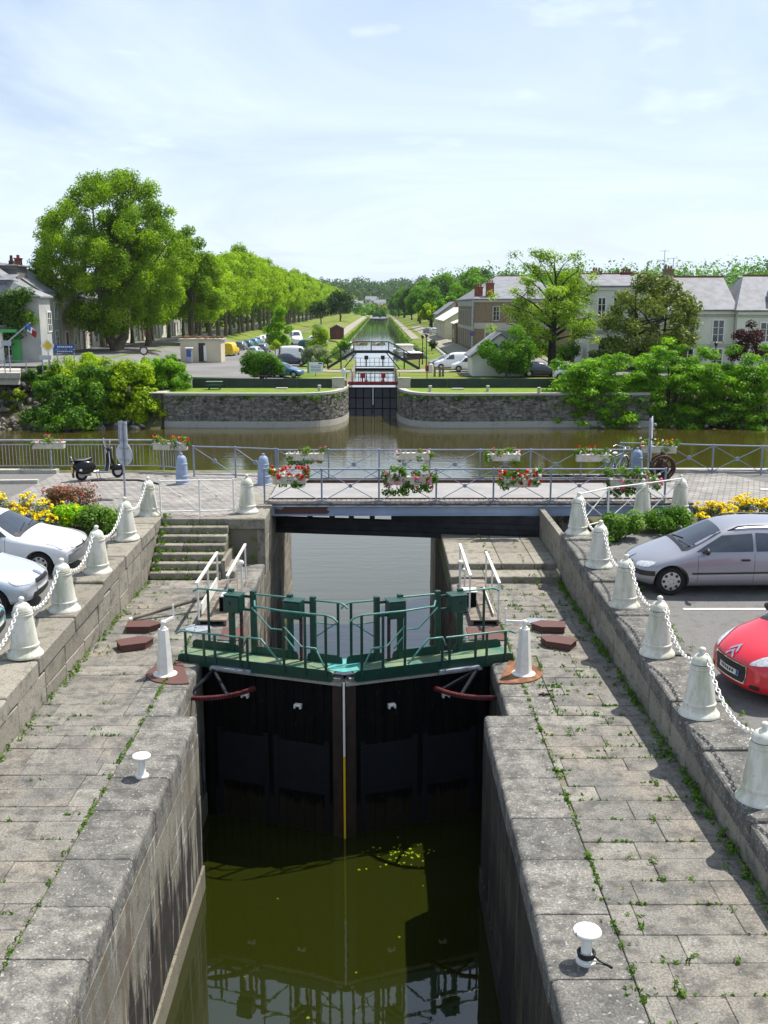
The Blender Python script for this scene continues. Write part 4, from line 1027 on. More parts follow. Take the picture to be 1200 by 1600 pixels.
def car_body(spec, L, paint, wf, wr, rw, sub=2):
    b = MB(); ns = len(spec); NV = 13
    for (f, zb, ws, zbt, wb_, ztp, wt) in spec:
        x = L/2-f*L; zm = zb+(zbt-zb)*.5
        half = [(0, zb), (ws*.8, zb), (ws, zb+.08), (max(ws, wb_)+.015, zm), (wb_, zbt), (wt, ztp-.07), (wt*.62, ztp-.01), (0, ztp)]
        bow = lambda y: (-.20*(y/.8)**2*max(0, 1-f/.16) + .12*(y/.8)**2*max(0, (f-.9)/.1))
        ring = half[:1]+half[1:7]+half[7:]+[(-p[0], p[1]) for p in half[6:0:-1]]
        for (y, z) in ring: b.v.append((x+bow(y), y, z))
    n = 14
    for k in range(ns-1):
        for j in range(n):
            b.f.append([k*n+j, (k+1)*n+j, (k+1)*n+(j+1) % n, k*n+(j+1) % n])
    b.f.append([j for j in range(n)]); b.f.append([(ns-1)*n+j for j in range(n)][::-1])
    b.m = [0]*len(b.f); b.c = [.5]*len(b.f)
    me = b.mesh('car_body', paint); o = bpy.data.objects.new('tmp', me); COL.objects.link(o)
    m = o.modifiers.new('s', 'SUBSURF'); m.levels = sub; m.render_levels = sub
    raw = None; cut = []
    for x in (wf, wr):
        for s in (1, -1):
            c = MB(); c.cyl((x, s*.52, rw), (x, s*1.2, rw), rw*1.16, n=28); co = bpy.data.objects.new('cut', c.mesh('cut', MT['black'])); COL.objects.link(co); cut.append(co)
            bm_ = o.modifiers.new('b', 'BOOLEAN'); bm_.object = co; bm_.operation = 'DIFFERENCE'; bm_.solver = 'FAST' if hasattr(bm_, 'solver') else bm_.solver
    res = evaluated(o)
    for md in list(o.modifiers):
        if md.type == 'BOOLEAN': o.modifiers.remove(md)
    full = evaluated(o)
    for x in cut+[o]: bpy.data.objects.remove(x)
    res.materials.clear(); res.materials.append(paint); res.materials.append(MT['black'])
    res.polygons.foreach_set('use_smooth', [True]*len(res.polygons)); res.set_sharp_from_angle(angle=R(50))
    bv = BVHTree.FromPolygons([v.co for v in full.vertices], [tuple(p.vertices) for p in full.polygons])
    return res, bv
def sq(a, c, r):                                # square -> rounded square
    x, y = a, c
    return x*(1-r)+r*x*sqrt(max(0, 1-y*y/2)), y*(1-r)+r*y*sqrt(max(0, 1-x*x/2))
def decal(bv, ax, quad, off=.006, n=8, m=8, r=0.):
    """patch lying on the body: quad corners in the plane seen along the axis"""
    b = MB(); A, B, C, D = [Vector(q) for q in quad]
    def fn(i, j):
        a, c = sq(i*2-1, j*2-1, r); a = (a+1)/2; c = (c+1)/2
        p = (A*(1-a)+B*a)*(1-c)+(D*(1-a)+C*a)*c
        if ax[0] == 'y': o, d = Vector((p[0], 3 if ax[1] == '+' else -3, p[1])), Vector((0, -1 if ax[1] == '+' else 1, 0))
        elif ax[0] == 'x': o, d = Vector((6 if ax[1] == '+' else -6, p[0], p[1])), Vector((-1 if ax[1] == '+' else 1, 0, 0))
        else: o, d = Vector((p[0], p[1], 4)), Vector((0, 0, -1))
        h = bv.ray_cast(o, d)
        if h[0] is None: return o+d*(6-1.9 if ax[0] == 'x' else 2.2)
        nn = h[1] if h[1].dot(d) < 0 else -h[1]
        return h[0]+nn*off
    b.grid(fn, n, m); return b
def wheel(t, x, y, rw, s, hub):
    w = MB(); w_ = .19
    w.lathe([(rw*.66, -w_/2), (rw*.90, -w_/2), (rw*.985, -w_/2+.03), (rw, -w_/4), (rw, w_/4), (rw*.985, w_/2-.03), (rw*.90, w_/2), (rw*.66, w_/2-.012)], o=(x, y, rw), n=28, ax=(0, s, 0))
    wo_ = w.obj('wheel', MT['rubber'], t, smooth=50)
    r = MB(); r.lathe([(rw*.68, -.06), (rw*.68, w_/2-.018), (rw*.62, w_/2-.010), (rw*.22, w_/2+.004), (0, w_/2+.008)], o=(x, y, rw), n=28, ax=(0, s, 0))
    d = MB()
    for k in range(8):
        a = 2*pi*k/8; c = Vector((x+cos(a)*rw*.50, y+s*(w_/2+.0035), rw+sin(a)*rw*.50))
        d.cyl(c-Vector((0, s*.012, 0)), c, rw*.105, n=8)
    for k in range(5):
        a = 2*pi*k/5; c = Vector((x+cos(a)*rw*.18, y+s*(w_/2+.008), rw+sin(a)*rw*.18)); d.cyl(c-Vector((0, s*.01, 0)), c, .012, n=6)
    r.mi = 1; nv = len(r.v); r.v += d.v; r.f += [[i+nv for i in f] for f in d.f]; r.m += [1]*len(d.f); r.c += d.c
    r.obj('rim', [hub, MT['black']], wo_, smooth=40)
def make_car(name, label, cat, spec, L, pm, loc, rz, wf=None, rw=.315, wb_=2.55, detail=2, hub=None, opt=(), group=None, rot=None, hz=1.0, wd=1.0):
    spec = [(f, zb, ws*wd, zbt*hz, w2*wd, ztp*hz, wt*wd) for f, zb, ws, zbt, w2, ztp, wt in spec]
    wf = wf if wf is not None else L/2-.82; wr = wf-wb_; hub = hub or MT['alu']
    t = thing(name, label, cat, loc, rz, group, rot)
    me, bv = car_body(spec, L, pm, wf, wr, rw, 2 if detail > 1 else 1)
    link('body', me, t)
    X = lambda f: L/2-f*L
    co = spec[4]; rf = spec[5]; rr_ = spec[7]; re = spec[8]
    ys = .93*wd
    # windscreen and rear window
    decal(bv, 'z+', [(X(co[0])-.02, -co[6]*.98), (X(co[0])-.02, co[6]*.98), (X(rf[0])-.02, rf[6]*.90), (X(rf[0])-.02, -rf[6]*.90)], .007, 8, 8, .10).obj('windscreen', MT['glass'], t, smooth=60)
    if 'van' not in opt:
        decal(bv, 'x-', [(-re[6]*.95, spec[9][3]+.1), (re[6]*.95, spec[9][3]+.1), (re[6]*.85, re[5]-.10), (-re[6]*.85, re[5]-.10)], .007, 6, 4, .1).obj('rear_window', MT['glass'], t, smooth=60)
    zb1 = rf[3]+.055; ztp = rf[5]-.13; xa = X(co[0])-.10; xb = X(rf[0])-.05
    xm = X(.585 if 'van' not in opt else .46); xe = X(.90)
    for s in ('+', '-'):
        decal(bv, 'y'+s, [(xa-.12, zb1), (xm+.03, zb1+.015), (xm+.03, ztp+.03), (xb+.04, ztp-.02)], .007, 8, 4, .04).obj('side_window', MT['glass'], t, smooth=60)
        if 'van' not in opt:
            decal(bv, 'y'+s, [(xm-.03, zb1+.015), (xe+.10, zb1+.04), (xe+.28, ztp-.0), (xm-.03, ztp+.04)], .007, 8, 4, .04).obj('side_window', MT['glass'], t, smooth=60)
    for x in (wf, wr):
        for s in (1, -1): wheel(t, x, s*(.72*wd), rw, s, hub)
    z0 = spec[1][3]
    if detail:
        for s in (1, -1):
            q = [(s*.44*wd, z0+.0), (s*.75*wd, z0+.03), (s*.73*wd, z0+.15), (s*.42*wd, z0+.10)]
            if 'bighead' in opt: q = [(s*.40*wd, z0+.02), (s*.76*wd, z0+.10), (s*.72*wd, z0+.27), (s*.50*wd, z0+.18)]
            if s < 0: q = [q[1], q[0], q[3], q[2]]
            decal(bv, 'x+', q, .010, 8, 8, .55 if 'square' not in opt else .06).obj('headlight', MT['lamp'], t, smooth=60)
    if detail > 1:
        P = lambda ax, q, nm, m, off=.008, r=.1, nn=8, mm=4: decal(bv, ax, q, off, nn, mm, r).obj(nm, m, t, smooth=60)
        if 'citygrille' in opt:
            P('x+', [(-.40, .32), (.40, .32), (.44, .66), (-.44, .66)], 'grille_rim', MT['chrome'], .010, .12, 10, 8)
            P('x+', [(-.375, .345), (.375, .345), (.415, .635), (-.415, .635)], 'grille', MT['black'], .017, .12, 10, 8)
            P('x+', [(-.26, .42), (.26, .42), (.26, .53), (-.26, .53)], 'number_plate', MT['plate'], .026, 0, 8, 3)
            P('x+', [(.20, .425), (.255, .425), (.255, .525), (.20, .525)], 'plate_band', MT['sign_blue'], .029, 0, 2, 2)
            for k in range(6): P('x+', [(-.20+k*.06, .445), (-.165+k*.06, .445), (-.165+k*.06, .505), (-.20+k*.06, .505)], 'plate_character', MT['black'], .030, 0, 1, 1)
            for z in (.73, .80):
                for s in (1, -1):
                    P('x+', [(0, z+.028), (s*.095, z-.045), (s*.095, z-.012), (0, z+.065)] if s > 0 else [(-.095, z-.045), (0, z+.028), (0, z+.065), (-.095, z-.012)], 'badge', MT['chrome'], .018, 0, 4, 2)
            for s in (1, -1):
                q = [(s*.50, .30), (s*.66, .31), (s*.66, .38), (s*.50, .37)]; q = q if s > 0 else [q[1], q[0], q[3], q[2]]
                P('x+', q, 'fog_lamp_recess', MT['black'], .008, .5, 6, 4)
        else:
            if 'oldgrille' in opt:
                P('x+', [(-.40, .585), (.40, .585), (.40, .62), (-.40, .62)], 'grille', MT['black'], .008, 0)
                P('x+', [(-.04, .645), (0, .60), (.04, .645), (0, .69)], 'badge', MT['black'], .014, 0, 3, 3)
                P('x+', [(-.66, .30), (.66, .30), (.68, .50), (-.68, .50)], 'bumper', MT['p_grey'], .012, .03, 12, 4)
            else:
                P('x+', [(-.34, z0-.03), (.34, z0-.03), (.30, z0+.06), (-.30, z0+.06)], 'grille', MT['black'], .008, .2)
                P('x+', [(-.055, z0+.06), (.055, z0+.06), (.05, z0+.15), (-.05, z0+.15)], 'badge', MT['chrome'], .014, .5, 4, 4)
                P('x+', [(-.45, .26), (.45, .26), (.42, .40), (-.42, .40)], 'air_intake', MT['black'], .008, .15, 10, 4)
                P('x+', [(-.26, .42), (.26, .42), (.26, .52), (-.26, .52)], 'number_plate', MT['plate'], .016, 0, 8, 3)
        for s in ('+', '-'):
            sg = 1 if s == '+' else -1
            if 'mould' in opt:
                P('y'+s, [(wf-.42, .50), (X(.90), .53), (X(.90), .565), (wf-.42, .535)], 'side_moulding', MT['black'], .014, 0, 20, 2)
            if 'bumpstrip' in opt:
                P('y'+s, [(wf+.36, .45), (L/2-.16, .44), (L/2-.16, .55), (wf+.36, .56)], 'bumper_strip', MT['black'], .012, .05, 8, 3)
                P('x+', [(sg*.30, .44), (sg*.74, .45), (sg*.74, .55), (sg*.30, .55)] if sg > 0 else [(-.74, .45), (-.30, .44), (-.30, .55), (-.74, .55)], 'bumper_strip', MT['black'], .012, .05, 8, 3)
            for xx in (xa-.16, xm):
                P('y'+s, [(xx-.004, .30), (xx+.004, .30), (xx+.004, zb1-.03), (xx-.004, zb1-.03)], 'door_seam', MT['black'], .002, 0, 1, 10)
            P('y'+s, [(xm+.10, .80*hz), (xm+.30, .80*hz), (xm+.30, .845*hz), (xm+.10, .845*hz)], 'door_handle', MT['black'], .02, .4, 5, 3)
            b = MB(); b.ball((xa-.30, sg*(ys+.04), zb1+.06), (.06, .12, .075), 12, 8); b.bar((xa-.28, sg*(ys-.12), zb1+.0), (xa-.29, sg*ys, zb1+.03), .05, .04); b.obj('mirror', MT['black'], t, smooth=50)
            if 'rails' in opt:
                b = MB(); q = []
                for k in range(9):
                    xx = X(rf[0])-.15-(1.75)*k/8; h = bv.ray_cast(Vector((xx, sg*.56*wd, 4)), Vector((0, 0, -1)))[0]
                    q.append(h+Vector((0, 0, .05 if 0 < k < 8 else -.01)))
                b.tube(q, .018, 6); b.obj('roof_rail', MT['black'], t, smooth=60)
        P('z+', [(X(co[0])+.05, -co[6]*.9), (X(co[0])+.05, co[6]*.9), (X(co[0])-.10, co[6]*.96), (X(co[0])-.10, -co[6]*.96)], 'scuttle', MT['black'], .006, .1, 10, 3)
        for s in (.1, -.42):
            b = MB(); p0 = bv.ray_cast(Vector((X(co[0])-.04, s, 4)), Vector((0, 0, -1)))[0]; p1 = bv.ray_cast(Vector((X(co[0])-.13, s+.5, 4)), Vector((0, 0, -1)))[0]
            b.bar(p0+Vector((0, 0, .02)), p1+Vector((0, 0, .025)), .02, .015); b.obj('wiper', MT['black'], t)
        b = MB(); b.box((0, 0, .22), (L*.80, 1.2*wd, .12)); b.obj('underbody', MT['black'], t)
    return t
SL = math.atan(.0475)
def place_rot(rz):       # cars on the sloping car parks lean with the ground
    return (Matrix.Rotation(SL, 4, 'X') @ Matrix.Rotation(rz, 4, 'Z')).to_euler()
def park(x, y): return (x, y, zpk(0, y)+.004)
make_car('estate_car', 'silver grey estate car with roof rails and black door mouldings parked by the yellow flowers', 'car', ESTATE, 4.42, MT['p_silver'], park(5.48+2.21, 22.32), 0, opt=('mould', 'bumpstrip', 'rails'), wb_=2.7, rw=.325, rot=place_rot(R(181)), hz=.99)
make_car('small_car', 'bright red small car with black chrome rimmed grille behind the right chain', 'car', SMALL, 3.85, MT['p_red'], park(5.80+1.86, 16.85), 0, opt=('citygrille', 'bighead'), wb_=2.45, rw=.30, rot=place_rot(R(195)), hz=1.04, wd=1.03)
make_car('hatchback', 'white square edged older car with dark bumper parked nearest the yellow flowers on the left', 'car', SEDAN, 4.25, MT['p_white'], park(-6.98-2.12, 23.75), 0, opt=('square', 'oldgrille'), rw=.29, rot=place_rot(R(-3)))
make_car('hatchback', 'pale silver hatchback with dark air intake parked between the white and the pale blue cars', 'car', HATCH, 3.95, MT['p_silver2'], park(-7.08-1.98, 21.05), 0, opt=(), rw=.30, rot=place_rot(R(-2)))
make_car('hatchback', 'turquoise car whose nose just enters the photo at its left edge', 'car', HATCH, 3.95, MT['p_turq'], park(-7.1-1.98, 18.5), 0, opt=(), rw=.30, rot=place_rot(R(0)))

# scooter
def scooter(loc, rz):
    t = thing('scooter', 'black motor scooter with chrome trim parked on its stand on the cobbles', 'scooter', loc, rz, None)
    r = .215
    for x in (0, 1.27):
        w = MB(); w.ring((x, 0, r), r-.05, .05, (0, 1, 0), 28, 10); wo_ = w.obj('wheel', MT['rubber'], t, smooth=60)
        h = MB(); h.lathe([(.155, -.02), (.155, .02), (.10, .035), (.05, .05), (0, .05)], (x, 0, r), 20, (0, -1, 0)); h.lathe([(.155, -.02), (.155, .02), (.10, .035), (0, .04)], (x, 0, r), 20, (0, 1, 0)); h.obj('hub', MT['alu'], wo_, smooth=40)
    b = MB(); b.ball((.10, -.14, .47), (.36, .15, .235), 20, 14); b.ball((.10, .14, .47), (.36, .15, .235), 20, 14); b.ball((.07, 0, .52), (.36, .20, .24), 20, 14); b.obj('rear_cowl', MT['p_black'], t, smooth=60)
    b = MB()
    prof = [(-.36, .72, .085), (-.30, .765, .13), (-.12, .775, .145), (.08, .765, .14), (.22, .785, .12), (.34, .80, .085), (.38, .775, .05)]
    for k, (x, z, w) in enumerate(prof):
        for a in range(10): b.v.append((x, w*cos(2*pi*a/10), z-.045+.05*sin(2*pi*a/10)))
    for k in range(len(prof)-1):
        for a in range(10): b.f.append([k*10+a, k*10+(a+1) % 10, (k+1)*10+(a+1) % 10, (k+1)*10+a])
    b.f.append(list(range(10))[::-1]); b.f.append([60+a for a in range(10)]); b.m = [0]*len(b.f); b.c = [.5]*len(b.f)
    b.obj('seat', MT['black'], t, smooth=60)
    b = MB(); pts = [(.34, .30), (.62, .27), (.86, .27), (.98, .36), (1.03, .56), (1.00, .80), (.97, .95)]
    for i, (x, z) in enumerate(pts):
        w = (.14, .17, .19, .21, .225, .19, .08)[i]
        for s in range(7): yy = -w+2*w*s/6; b.v.append((x-.10*(yy/.22)**2*(1 if i > 2 else 0), yy, z)); 
    for i in range(6):
        for s in range(6): b.f.append([i*7+s, (i+1)*7+s, (i+1)*7+s+1, i*7+s+1])
    n0 = len(b.v); b.v += [(x+(.03 if i > 2 else 0), y, z-(.03 if i <= 2 else 0)) for i in range(7) for (x, y, z) in b.v[i*7:i*7+7]]
    b.f += [[n0+j for j in f[::-1]] for f in b.f]; b.m = [0]*len(b.f); b.c = [.5]*len(b.f)
    b.obj('leg_shield', MT['p_black'], t, smooth=50)
    b = MB()
    for s in (0, 6): b.tube([(b_[0]+.01, b_[1], b_[2]) for b_ in [((x-.10*(((-w if s == 0 else w))/.22)**2*(1 if i > 2 else 0)), (-w if s == 0 else w), z) for i, ((x, z), w) in enumerate(zip(pts, (.14, .17, .19, .21, .225, .19, .08)))]], .014, 6)
    b.obj('trim_strip', MT['chrome'], t, smooth=60)
    b = MB(); b.tube([(1.22, 0, .26), (1.05, 0, .72), (.98, 0, 1.0)], [.03, .045, .04], 10); b.obj('steering_column', MT['p_black'], t, smooth=60)
    b = MB(); b.ball((1.25, 0, .36), (.25, .095, .12), 16, 10); b.obj('front_mudguard', MT['p_black'], t, smooth=60)
    b = MB(); b.ball((.99, 0, 1.02), (.10, .12, .065), 14, 10); b.tube([(.95, -.34, 1.04), (.98, -.16, 1.03), (.99, 0, 1.03), (.98, .16, 1.03), (.95, .34, 1.04)], .02, 8); b.obj('handlebar', MT['p_black'], t, smooth=60)
    b = MB(); b.cyl((1.08, 0, 1.02), (1.10, 0, 1.02), .065, n=16); b.obj('headlight', MT['lamp'], t)
    for s in (1, -1):
        b = MB(); b.tube([(.96, s*.22, 1.05), (.93, s*.32, 1.20), (.93, s*.33, 1.30)], .008, 6); b.cyl((.925, s*.33, 1.33), (.94, s*.33, 1.33), .055, n=16); b.obj('mirror', MT['chrome'], t, smooth=40)
    b = MB(); b.ball((-.24, 0, .56), (.05, .06, .05), 10, 8); b.obj('tail_light', MT['redlens'], t)
    b = MB(); b.box((-.32, 0, .40), (.012, .17, .2)); b.obj('number_plate', MT['plate_y'], t)
    b = MB(); b.box((-.29, 0, .27), (.05, .16, .30), None, .02); b.obj('mud_flap', MT['black'], t)
    b = MB(); b.tube([(-.28, -.1, .62), (-.36, -.1, .84), (-.34, 0, .87), (-.36, .1, .84), (-.28, .1, .62)], .011, 6); b.obj('rear_rack', MT['chrome'], t, smooth=60)
    b = MB(); b.tube([(.46, -.12, .25), (.50, -.20, .02), (.60, -.20, .02), (.56, -.12, .25)], .012, 6); b.obj('stand', MT['steel'], t, smooth=60)
    b = MB(); b.cyl((.30, -.10, .20), (-.15, -.14, .23), .04, n=10); b.obj('exhaust', MT['steel'], t, smooth=60)
    for s in (1, -1):
        b = MB(); b.ball((-.10, s*.27, .40), (.06, .02, .04), 10, 6); b.obj('indicator', MT['lamp'], t, smooth=60)
scooter((-10.25, 34.75, 1.312), R(33))
b = MB(); b.tube([(-9.9, 34.6, 1.33), (-9.2, 34.75, 1.33), (-8.3, 34.7, 1.335), (-7.7, 34.2, 1.335), (-7.4, 33.9, 1.335)], .035, 8); tag(b.obj('hose', MT['black'], smooth=60), 'black hose lying curved on the cobbles between scooter and blue bollard', 'hose')
# bicycle
def bicycle(loc, rz):
    t = thing('bicycle', 'pale blue bicycle with swept handlebars leaning by the flower box right of the bridge', 'bicycle', loc, 0, None, (R(4), 0, rz))
    for x in (0, 1.04):
        w = MB(); w.ring((x, 0, .33), .32, .018, (0, 1, 0), 32, 8); wo_ = w.obj('wheel', MT['rubber'], t, smooth=60)
        s = MB()
        for k in range(14): a = 2*pi*k/14; s.bar((x, 0, .33), (x+.31*cos(a), 0, .33+.31*sin(a)), .004)
        s.cyl((x, -.04, .33), (x, .04, .33), .022, n=8); s.obj('spokes', MT['chrome'], wo_)
    b = MB(); F = MT['bollard_blue']
    for p, q in (((0, 0, .33), (.40, 0, .30)), ((.40, 0, .30), (.27, 0, .80)), ((.27, 0, .74), (.88, 0, .80)), ((.40, 0, .30), (.90, 0, .72)), ((0, .05, .33), (.28, .03, .72)), ((0, -.05, .33), (.28, -.03, .72)), ((.88, 0, .88), (.93, 0, .66)), ((.93, .05, .66), (1.04, .05, .33)), ((.93, -.05, .66), (1.04, -.05, .33))): b.cyl(p, q, .018, n=8)
    b.obj('frame', F, t, smooth=60)
    for x, a0 in ((0, 20), (1.04, 30)):
        b = MB(); b.tube([(x+.36*cos(R(a)), 0, .33+.36*sin(R(a))) for a in range(a0, 190, 15)], .022, 6); b.obj('mudguard', MT['white'], t, smooth=60)
    b = MB(); b.ball((.24, 0, .86), (.14, .075, .045), 12, 8); b.cyl((.27, 0, .78), (.25, 0, .85), .014); b.obj('saddle', MT['sign_white'], t, smooth=60)
    b = MB(); b.tube([(.66, .31, 1.02), (.80, .27, 1.05), (.87, .12, 1.03), (.87, 0, 1.02), (.87, -.12, 1.03), (.80, -.27, 1.05), (.66, -.31, 1.02)], .014, 8); b.cyl((.88, 0, .86), (.87, 0, 1.03), .014); b.obj('handlebar', MT['chrome'], t, smooth=60)
    b = MB(); b.ball((.97, 0, .92), (.07, .06, .06), 10, 8); b.obj('headlamp', MT['chrome'], t, smooth=60)
    b = MB(); b.cyl((.40, -.06, .30), (.40, .06, .30), .03, n=10); b.ring((.40, .06, .30), .09, .01, (0, 1, 0), 20, 6); b.bar((.40, .08, .30), (.47, .09, .16), .015); b.bar((.40, -.08, .30), (.33, -.09, .44), .015); b.obj('crankset', MT['steel'], t)
bicycle((8.05, 35.5, 1.275), R(50))
# rusty capstan winch
t = thing('rusty_winch', 'dark rusted iron winch with spoked wheels beside the pale blue bollard on the right', 'winch', (9.75, 35.0, 1.275))
for (y, ry) in ((-.16, .2), (.16, -.2)):
    b = MB(); rt = Matrix.Rotation(R(90), 3, 'X') @ Matrix.Rotation(ry*.3, 3, 'Y'); b.ring((0, y, .46), .40, .045, n=28, m=8, rot=rt)
    for k in range(6): a = pi*k/3; b.bar((0, y, .46), (.39*cos(a), y, .46+.39*sin(a)), .06, .04)
    b.cyl((0, y-.05, .46), (0, y+.05, .46), .09, n=12); b.obj('spoked_wheel', MT['rust_dark'], t, smooth=50)
b = MB(); b.ball((0, 0, .46), (.25, .13, .27), 14, 10); b.cyl((0, -.35, .46), (0, .35, .46), .05, n=10); b.obj('drum', MT['rust_dark'], t, smooth=50)
b = MB(); b.lathe([(.30, 0), (.30, .06), (.14, .12), (.10, .3)], n=16); b.ball((0, 0, .92), (.10, .10, .12), 10, 8); b.bar((0, -.2, .80), (0, .2, .80), .08, .06); b.obj('base', MT['rust_dark'], t, smooth=50)

# sign poles seen from behind
def disc(b, c, r, n, th=.012):
    c = Vector(c); n = Vector(n).normalized(); b.cyl(c-n*th/2, c+n*th/2, r, n=32)
t = thing('road_sign', 'grey backed round and tall rectangular road signs on a pole beside the left bollards', 'road sign', (-8.0, 31.6, 1.31))
nv = Vector((.55, .83, 0)).normalized(); x_ = Vector((nv.y, -nv.x, 0))
b = MB(); b.cyl((-8.0, 31.6, 1.3), (-8.0, 31.6, 3.72), .032, n=10); b.obj('pole', MT['galv'], t, True, smooth=60)
b = MB(); disc(b, Vector((-8.0, 31.6, 2.68))+nv*.05, .36, nv); ro = b.obj('round_sign', MT['sign_back'], t, True)
rot = Matrix((x_, nv, Vector((0, 0, 1)))).transposed()
b = MB(); b.box(Vector((-8.0, 31.6, 3.36))+nv*.05, (.36, .012, .68), rot); b.box(Vector((-8.0, 31.6, 3.36))+nv*.035-x_*.17, (.02, .03, .68), rot); b.box(Vector((-8.0, 31.6, 3.36))+nv*.035+x_*.17, (.02, .03, .68), rot); b.obj('tall_sign', MT['sign_back'], t, True)
b = MB()
for z in (2.5, 2.86, 3.12, 3.6): b.box(Vector((-8.0, 31.6, z))+nv*.028, (.40, .02, .035), rot); b.cyl(Vector((-8.0, 31.6, z))-nv*.05, Vector((-8.0, 31.6, z))-nv*.04, .03, n=8)
b.obj('clamp', MT['galv'], t, True)
t = thing('road_sign', 'two round road signs seen nearly edge on, one above the other, right of the bridge', 'road sign', (9.2, 34.75, 1.27))
b = MB(); b.cyl((9.2, 34.75, 1.27), (9.2, 34.75, 3.45), .035, n=10); b.obj('pole', MT['galv'], t, True, smooth=60)
for z, r, a in ((3.13, .39, 20), (2.32, .37, 12)):
    b = MB(); disc(b, (9.26, 34.75, z), r, (1, -sin(R(a)), 0), .02); ob = b.obj('round_sign', MT['sign_back'], t, True)
    b = MB(); b.ring((9.27, 34.75, z), r*.985, .014, (1, -sin(R(a)), 0), 32, 6); b.obj('sign_rim', MT['galv'], ob)

# ================================================================== flower boxes and beds
def tubev(c, r, n): return None
def flowerbox(c, ax, label, flowers, green, L=1.0, spill=.25, seed=0, full=1.0, trough=True):
    """stone trough hung on a railing at c (top middle), long axis ax"""
    g = np.random.default_rng(seed+5); c = Vector(c); ax = Vector(ax).normalized(); nv = Vector((-ax.y, ax.x, 0))
    t = thing('flower_box', label, 'flower box', c, 0, 'flower boxes hung on the railings')
    rot = Matrix((ax, nv, Vector((0, 0, 1)))).transposed()
    if trough:
        b = MB(); b.box((0, 0, -.13), (L, .24, .24), rot, .02); b.box((0, 0, -.02), (L+.05, .28, .04), rot, .012)
        for k in range(6): b.box(ax*(-L/2+.1+k*(L-.2)/5)-nv*.122, (.05, .012, .16), rot)
        b.obj('trough', MT['planter'], t)
    lob = []
    for k in range(int(9*full)+3):
        p = ax*g.uniform(-L*.55, L*.55)+nv*g.uniform(-.12, .08)+Vector((0, 0, g.uniform(-spill*.6, min(.26, .20*full))))
        lob.append((p, (.16, .13, .12), g.uniform(.2, .9)))
    C, N, T_ = cloud(lob, int(560*full)+160, .4, .7, .35)
    link('foliage', leaf_mesh('foliage', C, N, .075, T_, MT[green], .75), t)
    for col, n, zr, sz in flowers:
        lo = []
        for k in range(n): p = ax*g.uniform(-L*.58, L*.58)+nv*g.uniform(-.22, .0)+Vector((0, 0, g.uniform(*zr))); lo.append((p, (.045, .04, .04), g.uniform(.2, .9)))
        C, N, T_ = cloud(lo, n*9, .2, .6, .3)
        link('blossom', leaf_mesh('blossom', C, N, sz, T_, MT[col], .9), t)
X1 = (1, 0, 0)
def fb(u, v, y): p = PY(u, v, y); return p
flowerbox(PY(452, 743, 30.3), X1, 'flower box overflowing with red and white blooms, leftmost on the near railing', [('f_red', 40, (-.1, .32), .075), ('f_white', 18, (-.2, .26), .06), ('f_orange', 6, (-.1, .2), .06)], 'l_mid', 1.0, .5, 1, 1.0)
flowerbox(PY(640, 744, 30.3), X1, 'bushy flower box with pink blooms hiding its trough, middle of the near railing', [('f_pink', 22, (-.3, .14), .075), ('f_red', 4, (-.2, .1), .06)], 'l_weed', 1.35, .85, 2, 4.2)
flowerbox(PY(812, 748, 30.3), X1, 'flower box with sparse red blooms and a white trailing plant on the near railing', [('f_red', 30, (-.18, .28), .075), ('f_white', 18, (-.1, .36), .06)], 'l_mid', 1.1, .5, 3, 1.5)
flowerbox(PY(990, 748, 30.3), X1, 'lush flower box with pink blooms at the right end of the near railing', [('f_pink', 18, (-.34, .12), .07), ('f_white', 6, (-.1, .2), .05)], 'l_weed', 1.45, .85, 4, 4.2)
flowerbox(PY(476, 708, 34.6), X1, 'leafy trailing flower box with few blooms, leftmost on the far bridge railing', [('f_pink', 5, (0, .25), .05), ('f_white', 8, (-.3, .2), .05), ('f_red', 3, (-.3, -.1), .05)], 'l_weed', 1.25, .7, 5, 1.2)
flowerbox(PY(646, 707, 34.6), X1, 'pale flower box with short growth, second from the left on the far bridge railing', [('f_pink', 6, (0, .15), .05), ('f_white', 6, (-.2, .1), .05)], 'l_mid', 1.1, .4, 6, .5)
flowerbox(PY(787, 709, 34.6), X1, 'pale flower box topped with green leaves, third from the left on the far bridge railing', [('f_orange', 5, (0, .2), .05), ('f_white', 4, (0, .2), .05)], 'l_mid', 1.1, .5, 7, .8)
flowerbox(PY(927, 710, 34.6), X1, 'pale flower box with tall red flowers at its left end, next to the bicycle', [('f_red', 3, (.25, .3), .06), ('f_white', 6, (0, .2), .05)], 'l_weed', 1.15, .4, 8, .9)
pp = PY(904, 697, 34.6); 
flowerbox(PY(1030, 697, 36.2), (1, -.1, 0), 'pale flower box on the right street railing behind the edge on round signs', [('f_orange', 6, (.0, .25), .05), ('f_white', 6, (.1, .3), .05), ('f_yellow', 4, (.1, .25), .05)], 'l_weed', 1.2, .3, 9, .8)
flowerbox(PY(76, 690, 36.8), X1, 'pale flower box with a pink bloom on the bar railing behind the scooter', [('f_pink', 5, (.05, .3), .06), ('f_red', 2, (.0, .15), .05)], 'l_weed', 1.15, .3, 10, .7)
flowerbox(PY(266, 692, 36.6), (1, -.15, 0), 'flower box with orange red blooms where the bar railing curves', [('f_orange', 9, (.08, .3), .06), ('f_red', 6, (.05, .25), .06)], 'l_weed', 1.25, .35, 11, .9)
